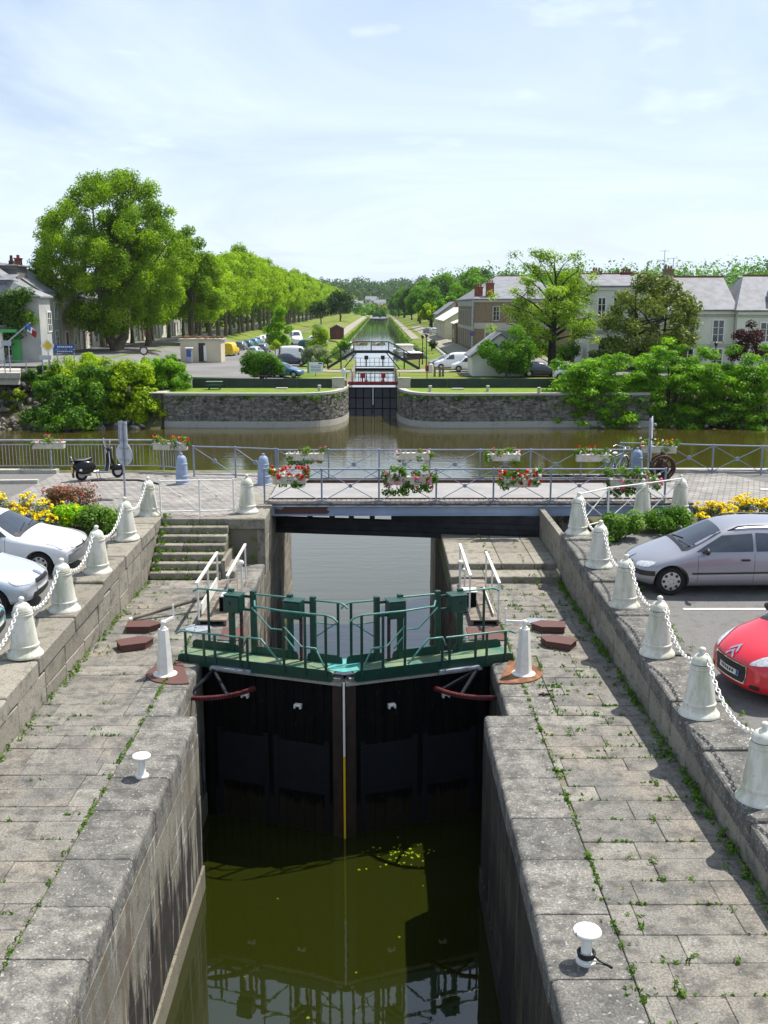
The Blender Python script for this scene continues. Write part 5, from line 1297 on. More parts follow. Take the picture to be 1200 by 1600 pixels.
def shrub(name, label, cat, c, Rr, k, n, size, mat, rel=.35, flowers=None, seed=0, group=None, up=.5, shell=.3, asp=.62, stem=True, lo=-.3, egg=0, fill=.25, flat=.8, fsize=None):
    c = Vector(c); t = thing(name, label, cat, (c.x, c.y, c.z), 0, group)
    lob = lobes_for((0, 0, Rr[2]*.55), Rr, k, rel, flat, seed+3, egg, lo, fill)
    C, N, T_ = cloud(lob, n, up, .6, shell); C[:, 2] = np.maximum(C[:, 2], .01)
    link('foliage', leaf_mesh('foliage', C, N, size, T_, mat, asp), t)
    if stem:
        b = MB(); g = random.Random(seed)
        for j in range(min(9, max(3, k//2))):
            p = Vector(lob[j % len(lob)][0]); b.tube([(g.uniform(-.1, .1)*Rr[0], g.uniform(-.1, .1)*Rr[1], -.05), p*.5+Vector((0, 0, .02)), p], [.03*Rr[2], .022*Rr[2], .008*Rr[2]], 5)
        b.obj('stems', MT['bark_dark'], t)
    if flowers:
        mat_f, nf, per, fs, hi = flowers; g = np.random.default_rng(seed+9); lo_ = []
        for j in range(nf):
            p, q, _ = lob[g.integers(len(lob))]; d = g.normal(size=3); d /= np.linalg.norm(d); d[2] = abs(d[2])*.8+hi
            lo_.append((np.array(p)+np.array(q)*d*1.05, (fs*1.1, fs*1.1, fs*.7), g.uniform(.1, .95)))
        C, N, T_ = cloud(lo_, nf*per, .9, .5, .4); link('blossom', leaf_mesh('blossom', C, N, fs, T_, MT[mat_f], .9), t)
    return t
# left bed
shrub('flower_shrub', 'grey green shrub with yellow flower heads behind the white car', 'shrub', (-10.9, 28.0, 1.3), (1.0, .75, .55), 16, 2600, .07, MT['l_grey'], .34, ('f_yellow', 80, 14, .06, .5), 1, 'yellow flowering shrubs')
shrub('flower_shrub', 'grey green shrub thick with yellow flowers left of the reddish bush', 'shrub', (-9.55, 27.6, 1.3), (.85, .7, .58), 14, 2200, .07, MT['l_grey'], .34, ('f_yellow', 100, 14, .06, .5), 2, 'yellow flowering shrubs')
shrub('flower_shrub', 'low shrub with yellow flowers between the white car and the lime green bush', 'shrub', (-9.0, 26.9, 1.22), (.75, .5, .40), 10, 1300, .07, MT['l_grey'], .34, ('f_yellow', 80, 14, .06, .5), 3, 'yellow flowering shrubs')
shrub('flower_shrub', 'rounded bush speckled with small red brown flowers at the back of the left bed', 'shrub', (-8.75, 28.45, 1.3), (1.0, .65, .78), 18, 3600, .065, MT['l_dryred'], .34, ('f_redbrown', 150, 7, .04, .3), 4)
shrub('leafy_shrub', 'bright lime green leafy bush in the left bed', 'shrub', (-8.35, 27.15, 1.25), (.9, .65, .52), 14, 3200, .085, MT['l_lime'], .36, ('f_yellow', 8, 10, .05, .5), 5)
shrub('leafy_shrub', 'fresh green leafy bush behind the second bollard from the left steps', 'shrub', (-7.55, 26.9, 1.15), (.75, .7, .58), 14, 2900, .085, MT['l_weed'], .36, None, 6)
# right bed
shrub('leafy_shrub', 'bright green leafy bush at the corner bollard right of the bridge', 'shrub', (6.35, 26.2, 1.2), (.72, .65, .62), 14, 2600, .085, MT['l_weed'], .36, None, 7)
shrub('leafy_shrub', 'darker green leafy bush in front of the white railing on the right', 'shrub', (7.7, 26.7, 1.2), (.85, .7, .58), 16, 2800, .085, MT['l_mid'], .36, None, 8)
shrub('flower_shrub', 'shrub covered with yellow flowers behind the silver estate car\'s windscreen', 'shrub', (9.0, 26.8, 1.25), (.75, .6, .58), 12, 1800, .07, MT['l_grey'], .34, ('f_yellow', 140, 14, .06, .45), 9, 'yellow flowering shrubs')
shrub('flower_shrub', 'shrub covered with yellow flowers above the silver estate car\'s roof', 'shrub', (10.3, 27.5, 1.25), (.9, .6, .62), 12, 1800, .07, MT['l_grey'], .34, ('f_yellow', 150, 14, .06, .45), 10, 'yellow flowering shrubs')
shrub('leafy_shrub', 'low grassy green plants behind the estate car\'s roof rail at the right edge', 'shrub', (12.2, 27.7, 1.22), (1.3, .5, .38), 12, 1700, .09, MT['l_mid'], .34, None, 11)
shrub('leafy_shrub', 'small green plant at the foot of the corner bollard on the right parapet', 'shrub', (5.75, 25.5, 1.18), (.35, .3, .16), 6, 500, .07, MT['l_weed'], .36, None, 12, stem=False)
# weeds in the joints and along the wall feet
C = []; N = []; S = []
def tuft(x, y, z, r, n, h=.09):
    for k in range(n):
        a = rnd.uniform(0, 2*pi); d = r*sqrt(rnd.random()); C.append((x+d*cos(a), y+d*sin(a), z+rnd.uniform(.0, h))); N.append((cos(a)*.9, sin(a)*.9, rnd.uniform(.1, .9))); S.append(rnd.uniform(.04, .085))
for i in range(300):                                    # feet of the parapets
    y = rnd.uniform(9, 26.2)
    if rnd.random() < .62: tuft(PR-.05-abs(rnd.gauss(0, .06)), y, 0, .06, rnd.randint(6, 22), .13)
    else: tuft(PL+.05+abs(rnd.gauss(0, .06)), y, 0, .05, rnd.randint(4, 14), .09)
for i in range(150): y = rnd.uniform(9, 26); tuft(XR+.92+rnd.gauss(0, .01), y, 0, .035, rnd.randint(2, 7), .05)
for i in range(190): y = rnd.uniform(9, 26); tuft(XL-.92+rnd.gauss(0, .01), y, 0, .035, rnd.randint(2, 8), .05)
JR = [j for j in JOINTS if j[0] > 0 and j[1] > 8]; JL = [j for j in JOINTS if j[0] < 0 and j[1] > 8]
for i in range(260):
    q = rnd.choice(JR); k = rnd.random()
    if k < .3: tuft(q[0], q[1], 0, rnd.uniform(.03, .08), rnd.randint(6, 16), .07)
    else:
        for e in range(rnd.randint(2, 7)): tuft(q[0]+rnd.gauss(0, .10), q[1]+rnd.gauss(0, .006), 0, .02, rnd.randint(1, 3), .025)
for i in range(130):
    q = rnd.choice(JL)
    for e in range(rnd.randint(1, 6)): tuft(q[0]+rnd.gauss(0, .10), q[1]+rnd.gauss(0, .006), 0, .02, rnd.randint(1, 3), .025)
for k in range(7):
    for i in range(26): tuft(rnd.uniform(PL+.05, -4.35), 26.56+k*.29, .187*k, .05, rnd.randint(2, 9), .07)
    for i in range(10): tuft(PL+.08+abs(rnd.gauss(0, .1)), 26.6+k*.29+rnd.uniform(0, .25), .187*(k+1), .06, rnd.randint(5, 14), .12)
for i in range(90): tuft(PR+.9+rnd.gauss(0, .07), rnd.uniform(10, 26), zt(18)-.1+(rnd.uniform(0, .02)), .01, 0)
for i in range(70):
    y = rnd.choice((11.6, 14.2, 16.6, 19.2, 22.3))+rnd.gauss(0, .5); tuft(PR+.88+rnd.gauss(0, .08), y, zt(y)-.06, .09, rnd.randint(6, 20), .07)
    y = rnd.choice((17, 19.4, 21.8, 24.5))+rnd.gauss(0, .4); tuft(PL-.80+rnd.gauss(0, .06), y, zt(y)-.06, .07, rnd.randint(3, 10), .06)
for i in range(26): tuft(rnd.uniform(XR, PR), rnd.choice((26.18, 26.93)), rnd.choice((0, .18)), .06, rnd.randint(4, 10), .07)
for i in range(34): tuft(rnd.choice((3.0, 3.9))+rnd.gauss(0, .04), rnd.uniform(27, 31), .35, .05, rnd.randint(3, 8), .05)
struct(link('weeds', leaf_mesh('weeds', C, N, S, [rnd.random() for _ in C], MT['l_weed'], .38)), 'stuff')
# ================================================================== the far bank: terrain
def sm(a, b, x): t = max(0, min(1, (x-a)/(b-a))); return t*t*(3-2*t)
CANL, CANR = -6.8, 5.2
GL = -.38                                         # grass strip level on the far quay
def hn(x, y): return .5*sin(x*.011+1.3)*cos(y*.007)+.3*sin(x*.031+y*.017)
def Hl(x, y):                                     # left of the canal
    z = .2+1.3*sm(-24, -30, x)*sm(84, 100, y)
    if x > -16: z += (-.75)*sm(-9, CANL, x)*sm(136, 150, y)
    z += 1.6*sm(190, 230, y)*sm(-24, -17, x)*sm(-8, -13, x)*(1-sm(700, 800, y))
    z += (30+10*hn(x, y))*sm(820, 1550, y)+6*sm(-60, -200, x)
    return z
def Hr(x, y):
    z = .2+.9*sm(8, 13, x)*sm(125, 150, y)
    z += (-.75)*sm(7.2, CANR, x)*sm(136, 160, y)
    z += (30+10*hn(x, y))*sm(820, 1550, y)+5*sm(60, 220, x)+3*sm(230, 420, y)*sm(12, 40, x)
    return z
def terrain(name, xs, ys, H, mat, lift=0):
    b = MB()
    for y in ys:
        xx = xs(y) if callable(xs) else xs
        for x in xx: b.v.append((x, y, H(x, y)+lift))
    n = len(xx)
    for j in range(len(ys)-1):
        for i in range(n-1): b.f.append([j*n+i, j*n+i+1, (j+1)*n+i+1, (j+1)*n+i])
    b.m = [0]*len(b.f); b.c = [.5]*len(b.f); return struct(b.obj(name, mat, smooth=80))
def lin(a, b, n): return [a+(b-a)*i/(n-1) for i in range(n)]
YS = lin(98.6, 260, 28)+lin(275, 900, 36)+lin(960, 3600, 30)
canl = lambda y: (-3.2 if y < 140 else (-3.2+(CANL+3.2)*sm(140, 160, y)))
canr = lambda y: (1.75 if y < 133 else 1.75+(6.6-1.75)*sm(133, 140, y)+(CANR-6.6)*sm(175, 215, y))
def xl(y): c = canl(y); return [-2600, -900, -420, -240, -150, -90, -60, -45, -36, -30, -28, -26, -24, -21, -17, -13, -10, -9, -8, -7.4+.0 if c < -6 else -6, c]
def xr(y): c = canr(y); return [c, c+.6, c+1.2, c+2.2, c+3.6, 10, 11.5, 13, 16, 20, 26, 34, 45, 60, 90, 150, 260, 500, 1000, 2600]
terrain('ground', xl, YS, Hl, MT['grass']); terrain('ground', xr, YS, Hr, MT['grass'])
# canal sides and water above the far lock
b = MB()
ysb = [98.7]+[y for y in YS if y > 99]
for (cf, sg) in ((canl, 1), (canr, -1)):
    for i in range(len(ysb)-1):
        y0, y1 = ysb[i], ysb[i+1]
        if y0 > 900: break
        b.add([(cf(y0), y0, -4), (cf(y1), y1, -4), (cf(y1), y1, Hl(cf(y1), y1) if sg > 0 else Hr(cf(y1), y1)), (cf(y0), y0, (Hl if sg > 0 else Hr)(cf(y0), y0))], [(0,1,2,3)])
struct(b.obj('canal_bank', MT['concrete']))
b = MB(); b.add([(-9, 102.4, -.82), (9, 102.4, -.82), (9, 690, -.82), (-9, 690, -.82)], [(0,1,2,3)]); struct(b.obj('canal_water', MT['w_canal']))
def strip(name, fl, fr, ys, H, mat, lift=.03, n=5): return terrain(name, lambda y: lin(fl(y), fr(y), n), ys, H, mat, lift)
strip('car_park', lambda y: -26 if y < 190 else -24, lambda y: -9.5 if y < 128 else (-10.5 if y < 190 else -17+0*y), lin(99, 262, 24), Hl, MT['farasphalt'], .035, 9)
strip('street', lambda y: -39.5, lambda y: -25.5 if y < 200 else -32, lin(98.7, 700, 60), lambda x, y: Hl(x, max(y, 100)), MT['farasphalt'], .05)
strip('path', lambda y: -10.4, lambda y: -8.6, lin(235, 800, 40), Hl, MT['gravel'], .05, 3)
strip('path', lambda y: canr(y)+1.6, lambda y: canr(y)+3.4, lin(225, 800, 40), Hr, MT['gravel'], .05, 3)
strip('street', lambda y: 9.4+.4*sm(120, 150, y), lambda y: 12.6 if y > 135 else 22, lin(112, 330, 40), Hr, MT['gravel'], .05)
strip('car_park', lambda y: 8.6, lambda y: 40, lin(104, 134, 8), Hr, MT['farasphalt'], .06, 8)
strip('path', lambda y: canr(y)+.1, lambda y: 9, lin(111, 116, 4), Hr, MT['gravel'], .045)
strip('path', lambda y: -9.6, lambda y: canl(y)-.1, lin(111, 116, 4), Hl, MT['gravel'], .045)
# ------------------------------------------------------------------ the old quays
def curve_pts(side):
    if side == 0: c = [(-19.2, 91.0), (-14, 90.8), (-9, 90.7), (-6.6, 90.9), (-5.0, 91.9), (-3.9, 93.8), (-3.35, 96.4), (-3.2, 99.5), (-3.2, 104)]
    else: c = [(24, 91.2), (16, 91.0), (9, 90.6), (5.2, 90.6), (3.7, 91.2), (2.6, 92.8), (1.95, 95.4), (1.75, 98.5), (1.75, 104)]
    out = []
    for i in range(len(c)-1):
        p0, p1, p2, p3 = [Vector((*c[max(0, min(len(c)-1, i+k))], 0)) for k in (-1, 0, 1, 2)]
        for s in range(6):
            t = s/6; out.append(.5*((2*p1)+(p2-p0)*t+(2*p0-5*p1+4*p2-p3)*t*t+(3*p1-p0-3*p2+p3)*t**3))
    out.append(Vector((*c[-1], 0))); return out
def quay(side, label):
    P_ = curve_pts(side); sg = 1 if side == 0 else -1
    t = thing('quay_wall', label, 'wall', P_[6]+Vector((0, 0, WL)))
    b = MB()
    n = len(P_); 
    def wall(z0, z1, push, nz, mat, nm):
        m = MB(); vs = []
        for j in range(nz+1):
            for i, p in enumerate(P_):
                d = (P_[min(i+1, n-1)]-P_[max(i-1, 0)]).normalized(); o = Vector((d.y, -d.x, 0))*sg
                vs.append(p+o*(push+.05*(1-j/nz)+.012*rnd.gauss(0, 1))+Vector((0, 0, z0+(z1-z0)*j/nz)))
        fs = [(j*n+i, j*n+i+1, (j+1)*n+i+1, (j+1)*n+i) for j in range(nz) for i in range(n-1)]
        if side: fs = [f[::-1] for f in fs]
        m.add(vs, fs)
        # rough stones standing a little proud
        if nz > 2:
            for k in range(900):
                i = rnd.uniform(.2, n-1.2); a = int(i); p = P_[a].lerp(P_[a+1], i-a); d = (P_[a+1]-P_[a]).normalized(); o = Vector((d.y, -d.x, 0))*sg
                z = rnd.uniform(z0+.1, z1-.05); rt = Matrix((d, o, Vector((0, 0, 1)))).transposed()
                m.box(p+o*(push+.02)+Vector((0, 0, z)), (rnd.uniform(.18, .5), .14, rnd.uniform(.10, .24)), rt, .03, col=rnd.random())
        return m.obj(nm, mat, t, True)
    wall(-3.6, -2.85, .10, 1, MT['concrete'], 'footing'); wall(-2.86, -.55, 0, 5, MT['quaystone'], 'stone_face')
    m = MB(); vs = []
    for i, p in enumerate(P_):
        d = (P_[min(i+1, n-1)]-P_[max(i-1, 0)]).normalized(); o = Vector((d.y, -d.x, 0))*sg
        for (a, z) in ((.10, -.56), (.10, -.36), (-.55, -.36), (-.55, -.56)): vs.append(p+o*a+Vector((0, 0, z)))
    fs = [(i*4+k, i*4+(k+1) % 4, (i+1)*4+(k+1) % 4, (i+1)*4+k) for i in range(n-1) for k in range(4)]
    m.add(vs, fs); m.obj('coping', MT['concrete'], t, True)
    # plants hanging over the edge
    lo = []
    for k in range(60): 
        p = P_[rnd.randrange(2, n-14)]; lo.append(((p.x+rnd.uniform(-.5, .5), p.y-.10, -.62-abs(rnd.gauss(0, .28))), (.22, .10, .16), rnd.uniform(.1, .8)))
    C, N, T_ = cloud(lo, 1500, .2, .6, .4); N[:, 1] -= .6; link('hanging_weeds', leaf_mesh('hanging_weeds', C, N, .13, T_, MT['l_mid']), t, True)
    return P_
Pq0 = quay(0, 'curved dark stone quay wall with pale footing left of the far lock'); Pq1 = quay(1, 'curved dark stone quay wall with pale footing right of the far lock')
b = MB(); Q = [(p.x, p.y) for p in Pq0 if p.y < 99.6]; b.prism(Q+[(-3.3, 99.6), (-19.2, 99.6)], -.9, -.37); struct(b.obj('lawn', MT['lawn']))
b = MB(); Q = [(p.x, p.y) for p in Pq1 if p.y < 99.6]; b.prism((Q+[(1.85, 99.6), (24, 99.6)])[::-1], -.9, -.37); struct(b.obj('lawn', MT['lawn']))
b = MB()
for (cx, x0, x1) in ((0, -3.2, -60), (0, 1.75, 60)): b.add([(x0, 98.55, -1), (x1, 98.55, -1), (x1, 98.6, Hl(x1, 98.6) if x1 < 0 else Hr(x1, 98.6)), (x0, 98.6, .2)], [(0,1,2,3)] if x1 > 0 else [(3,2,1,0)])
struct(b.obj('ground', MT['grass']))
# short return wall at the left end with its grating
t = thing('return_wall', 'plain concrete wall end with a small white grating at the left end of the quay', 'wall', (-19.8, 91.5, WL))
b = MB(); b.box((-19.75, 93.4, -1.95), (1.1, 4.4, 3.1), None, .03); b.obj('wall_block', MT['quaystone'], t, True)
b = MB(); b.box((-19.75, 93.2, -.36), (1.5, 5.0, .12), None, .02); b.obj('coping', MT['concrete'], t, True)
b = MB()
for z in (-2.1, -1.95, -1.8, -1.65, -1.5): b.bar((-20.05, 91.17, z), (-19.45, 91.17, z), .035, .05)
for x in (-20.05, -19.45): b.bar((x, 91.17, -2.15), (x, 91.17, -1.45), .04)
b.obj('grating', MT['white'], t, True)
# flood barriers and their pillars
def barrier(x0, x1, label):
    t = thing('flood_barrier', label, 'barrier', ((x0+x1)/2, 97, GL)); n = max(2, round((x1-x0)/3.3))
    for i in range(n):
        a = x0+(x1-x0)*i/n; c = x0+(x1-x0)*(i+1)/n; b = MB(); b.box(((a+c)/2, 97, .03), (c-a-.02, .09, .84), None, .012)
        for z in (-.22, .05, .32): b.box(((a+c)/2, 96.945, z), (c-a-.06, .025, .05))
        b.obj('panel', MT['fence_dark'], t, True)
    b = MB(); b.box(((x0+x1)/2, 97, .47), (x1-x0, .16, .04)); b.obj('top_rail', MT['green'], t, True)
barrier(-17.7, -4.55, 'long dark green flood barrier on the grassy quay left of the far lock'); barrier(2.85, 16.6, 'long dark green flood barrier on the grassy quay right of the far lock')
for (x, w, lb) in ((-3.95, 1.15, 'pale concrete pillar left of the red lock gate'), (2.25, 1.15, 'pale concrete pillar right of the red lock gate'), (-18.0, .5, 'slim concrete post at the left end of the left flood barrier')):
    b = MB(); b.box((x, 97, .06), (w, .55, .98), None, .03); b.box((x, 97, .56), (w+.08, .62, .06), None, .02); tag(b.obj('pillar', MT['concrete']), lb, 'pillar')
def qpost(u, v, lb):
    p = PZ(u, v, GL+.01); b = MB(); b.lathe([(.17, 0), (.15, .05), (.14, .42), (.17, .45), (.17, .53), (.10, .57), (0, .58)], (p.x, p.y, GL), 14); tag(b.obj('mooring_post', MT['concrete'], smooth=40), lb, 'mooring post', 'stone mooring posts on the grass')
qpost(499, 611, 'short stone mooring post on the grass of the left quay'); qpost(672, 612, 'short stone mooring post right of the far lock, nearest the pillar'); qpost(762, 612, 'short stone mooring post midway along the right quay'); qpost(842, 615, 'short stone mooring post by the bright bushes on the right quay')
t = thing('picnic_table', 'small green picnic table on the grass before the left barrier', 'table', (-15.3, 95.0, GL))
b = MB(); b.box((0, 0, .74), (1.5, .75, .05), None, .01); b.obj('table_top', MT['green_deck'], t)
for s in (-.5, .5): b = MB(); b.bar((s, -.3, 0), (s, .1, .72), .07, .05); b.bar((s, .3, 0), (s, -.1, .72), .07, .05); b.obj('leg', MT['green'], t)
for y in (-.6, .6): b = MB(); b.box((0, y, .44), (1.4, .26, .04)); b.obj('bench_seat', MT['green'], t)
for u, v, lb in ((440, 608, 'flat pale stone slab lying on the left quay grass'), (715, 609, 'flat pale stone slab lying on the right quay grass')):
    p = PZ(u, v, GL); b = MB(); b.box((p.x, p.y, GL+.07), (1.1, .5, .16), None, .03); tag(b.obj('stone_slab', MT['concrete']), lb, 'stone')
# ------------------------------------------------------------------ the far lock gate, red walkway
t = thing('lock_gate', 'far lock gate of blue black steel panels under a dark red walkway', 'lock gate', (-.72, 102, WL))
for s in (-1, 1):
    x0, x1 = -.72, -.72+s*2.48; cx = (x0+x1)/2
    b = MB(); b.box((cx, 102, -2.3), (2.46, .16, 3.2)); b.obj('gate_leaf', MT['p_navy'], t, True)
    b = MB()
    for x in (x0+s*.10, x0+s*.95, x0+s*1.7, x1-s*.08): b.box((x, 101.88, -2.3), (.11, .12, 3.2))
    for z in (-.75, -1.75, -2.8): b.box((cx, 101.89, z), (2.44, .09, .10))
    b.obj('gate_rib', MT['steel_dark'], t, True)
    b = MB(); b.box((cx+s*.15, 101.7, -.42), (2.8, .8, .06)); b.box((cx+s*.15, 101.3, -.28), (2.8, .05, .26)); b.box((cx+s*.15, 102.1, -.28), (2.8, .05, .26)); b.obj('walkway', MT['red'], t, True)
    for k in range(5): b = MB(); b.bar((x0+s*(.2+.6*k), 101.3, -.4), (x0+s*(.2+.6*k), 101.3, .75), .05); b.bar((x0+s*(.2+.6*k), 102.1, -.4), (x0+s*(.2+.6*k), 102.1, .8), .05); b.obj('post', MT['red'] if k in (1, 3) else MT['black'], t, True)
    b = MB(); b.bar((x0, 102.1, .78), (x1, 102.1, .78), .035); b.bar((x0, 102.1, .3), (x1, 102.1, .3), .03); b.obj('handrail', MT['black'], t, True)
    b = MB(); b.box((x0+s*1.05, 102.2, .45), (.42, .36, .5), None, .03); b.box((x0+s*1.05, 102.2, 0), (.14, .14, .8)); b.obj('gear_box', MT['red'], t, True)
t = thing('lock_gate', 'distant black railed upper gate of the far lock with two black gear boxes', 'lock gate', (-.72, 132, -1))
for s in (-1, 1):
    x0, x1 = -.72, -.72+s*2.5; cx = (x0+x1)/2
    b = MB(); b.box((cx, 132, -1.2), (2.5, .2, 1.2)); b.obj('gate_leaf', MT['steel_dark'], t, True)
    b = MB(); b.box((cx+s*.6, 132, -.38), (3.6, .7, .08)); b.obj('walkway', MT['steel_dark'], t, True)
    for k in range(7): b = MB(); b.bar((x0+s*.6*k, 131.7, -.4), (x0+s*.6*k, 131.7, .7), .05); b.obj('post', MT['black'], t, True)
    b = MB(); b.bar((x0, 131.7, .7), (x0+s*3.6, 131.7, .7), .05); b.bar((x0, 131.7, .15), (x0+s*3.6, 131.7, .15), .04); b.obj('handrail', MT['black'], t, True)
    b = MB(); b.box((x0+s*1.05, 132, .75), (.5, .4, .5), None, .03); b.box((x0+s*1.05, 132, .1), (.14, .14, .9)); b.obj('gear_box', MT['black'], t, True)
# raised footbridge over the far lock
t = thing('footbridge', 'black railed raised footbridge with ramps spanning the far lock', 'footbridge', (-.7, 116, 0))
yb = 116.; A = [Vector((-5.9, yb, .35)), Vector((-2.95, yb, 2.15)), Vector((.95, yb, 2.15)), Vector((4.4, yb, .25))]
for nm, y in (('side_beam', yb-.7), ('side_beam', yb+.7)):
    for k in range(3): b = MB(); o = Vector((0, y-yb, 0)); b.bar(A[k]+o, A[k+1]+o, .10, .22); b.obj(nm, MT['black'], t, True)
for k in range(3): b = MB(); b.bar(A[k], A[k+1], 1.3, .06, up=(0, 0, 1)); b.obj('deck', MT['galv'], t, True)
for y in (yb-.7, yb+.7):
    o = Vector((0, y-yb, 0)); U = Vector((0, 0, 1.12))
    for k in range(3):
        L = (A[k+1]-A[k]).length; n = 2
        b = MB(); b.bar(A[k]+o+U, A[k+1]+o+U, .07); b.bar(A[k]+o+U*.12, A[k+1]+o+U*.12, .05); b.obj('handrail', MT['black'], t, True)
        for j in range(n+(k == 2)): q = A[k].lerp(A[k+1], j/n)+o; b = MB(); b.bar(q, q+U, .08); b.obj('post', MT['black'], t, True)
        b = MB()
        for j in range(26): q = A[k].lerp(A[k+1], (j+.5)/26)+o; b.bar(q+U*.12, q+U, .014)
        b.obj('mesh_panel', MT['black'], t, True)
for s, x in ((-1, -2.7), (1, .7)):
    b = MB(); b.bar((x-.0, yb, 2.05), (x+s*1.9, yb, -.3), .12); b.obj('brace', MT['black'], t, True)
for x in (-4.4, 2.7): b = MB(); b.bar((x, yb, -.2), (x, yb, 1.25), .14); b.obj('support', MT['black'], t, True)
for (x, lb, fl) in ((-2.2, 'flower box with red blooms on the raised footbridge', 'f_red'), (-.25, 'flower box with sparse green growth on the raised footbridge', 'f_orange')):
    flowerbox((x, yb-.85, 3.1), X1, lb, [(fl, 16 if fl == 'f_red' else 3, (-.1, .22), .09)], 'l_mid', 1.4, .3, 21, .8)
# little things by the far lock
def ppost(u, v0, v1, y, mat, name, label, cat, r=.06, extra=None):
    p = PY(u, v1, y); q = PY(u, v0, y); b = MB(); b.cyl((p.x, y, p.z), (p.x, y, q.z), r, r*.8, 10); 
    if extra: extra(b, p, q)
    return tag(b.obj(name, mat, smooth=40), label, cat)
p = PY(537, 598, 99.3); t = thing('person', 'distant person in pale clothes standing left of the red lock gate', 'person', (p.x, 99.3, p.z))
b = MB(); b.tube([(-.07, 0, .02), (-.07, .02, .42), (-.06, 0, .80)], [.05, .065, .085], 8); b.tube([(.08, 0, .02), (.07, .02, .42), (.06, 0, .80)], [.05, .065, .085], 8)
b.tube([(0, 0, .76), (0, 0, .98), (0, -.01, 1.22), (0, 0, 1.36), (0, 0, 1.42)], [.13, .13, .16, .11, .05], 10); b.tube([(-.16, 0, 1.3), (-.22, .02, 1.05), (-.18, -.14, .88)], [.05, .045, .035], 8); b.tube([(.16, 0, 1.3), (.22, .02, 1.05), (.2, -.06, .84)], [.05, .045, .035], 8); b.ball((0, 0, 1.53), (.085, .10, .12), 12, 10); b.ball((0, -.1, 1.52), (.018, .025, .02), 6, 4); b.obj('body', MT['sign_white'], t, smooth=60)
b = MB(); b.ball((0, .02, 1.58), (.092, .10, .09), 10, 8); b.obj('hair', MT['bark_dark'], t, smooth=60)
t = thing('life_ring_post', 'red lifebuoy box on a black post right of the far lock', 'lifebuoy', PY(667, 600, 99.8)); t.location.z = .2
b = MB(); b.bar((0, 0, -.6), (0, 0, 1.0), .09); b.obj('post', MT['black'], t); b = MB(); b.box((0, -.06, 1.1), (.34, .14, .62), None, .05); b.obj('red_case', MT['red'], t)
def lamp_post(u, v0, v1, y, lb, cat='lamp post'):
    q = PY(u, v0, y); p = PY(u, v1, y); z0 = (Hl if p.x < 0 else Hr)(p.x, y); h = q.z-z0
    t = thing('lamp_post', lb, cat, (p.x, y, z0)); b = MB(); b.tube([(0, 0, -.1), (0, 0, .5), (0, 0, h-.4)], [.11, .07, .05], 10); b.obj('post', MT['black'], t, smooth=50)
    b = MB(); b.lathe([(.10, h-.4), (.20, h-.1), (.22, h-.06), (.05, h+.08), (0, h+.1)], n=10); b.obj('lantern', MT['black'], t); return t
lamp_post(660, 524, 572, 126, 'slim black lamp post beside the moored red and blue boat, left of a pair'); lamp_post(666, 522, 578, 121, 'slim black lamp post nearer the lifebuoy, right of a pair')
for (u, lb) in ((679, 'dark wooden post on the right lock side, left of three'), (687, 'dark wooden post on the right lock side, middle of three'), (692, 'dark wooden post on the right lock side, right of three')):
    p = PY(u, 590, 104); b = MB(); b.lathe([(.12, .0), (.12, .95), (.07, 1.05), (0, 1.06)], (p.x, 104, .2), 10); tag(b.obj('wooden_post', MT['wood_grey']), lb, 'post')
p = PY(673, 586, 110); b = MB(); b.lathe([(.30, 0), (.28, .7), (.24, .9), (0, 1.0)], (p.x, 110, .2), 14); tag(b.obj('bin', MT['render_white'], smooth=40), 'pale rounded bin near the posts on the right lock side', 'bin')
# ------------------------------------------------------------------ boats
def boat(loc, rz, L, Wd, label, hull, cab, stripe, dark=False):
    t = thing('boat', label, 'boat', loc, rz); b = MB(); n = 10
    for k in range(n+1):
        f = k/n; w = Wd/2*min(1, (1-f)*3.2)**.6 if f > .5 else Wd/2*(.9+.2*f); x = -L/2+L*f; z = .85+.35*f*f
        for (a, zz) in ((0, -.35), (.72, -.3), (.95, .3), (1, z), (.93, z), (0, z-.12)): b.v.append((x, a*w, zz))
        for (a, zz) in ((.93, z), (1, z), (.95, .3), (.72, -.3)): b.v.append((x, -a*w, zz))
    for k in range(n):
        for j in range(10): b.f.append([k*10+j, (k+1)*10+j, (k+1)*10+(j+1) % 10, k*10+(j+1) % 10])
    b.f.append(list(range(10))); b.m = [0]*len(b.f); b.c = [.5]*len(b.f); b.obj('hull', hull, t, smooth=40)
    m = MB(); m.prism([(-L*.38, .8), (L*.22, .8), (L*.12, 1.75), (-L*.34, 1.75)], -Wd*.36, Wd*.36, tf=Matrix.Rotation(pi/2, 4, 'X')); m.obj('cabin', cab, t)
    for s in (-1, 1):
        m = MB()
        for k in range(4): m.box((-L*.28+k*L*.12, s*(Wd*.36+.01), 1.35), (L*.09, .02, .4), None, .008)
        m.obj('cabin_windows', MT['winglass'], t)
    m = MB(); m.box((-L*.12, 0, 1.80), (L*.52, Wd*.80, .09), None, .03); m.obj('roof', MT['white'] if not dark else stripe, t)
    m = MB()
    for k in range(6): 
        x = L*.14+k*L*.055; m.bar((x, Wd*.33*(1-k*.13), 1.0), (x, Wd*.33*(1-k*.13), 1.6), .03); m.bar((x, -Wd*.33*(1-k*.13), 1.0), (x, -Wd*.33*(1-k*.13), 1.6), .03)
    m.obj('bow_rail', MT['chrome'], t)
    m = MB(); m.box((-L*.1, Wd*.5, .55), (L*.7, .05, .16)); m.box((-L*.1, -Wd*.5, .55), (L*.7, .05, .16)); m.obj('rubbing_strake', stripe, t)
boat((3.9, 172, -.85), R(95), 10.5, 3.2, 'white cabin cruiser moored at the right canal bank, farther of two', MT['white'], MT['white'], MT['p_navy'])
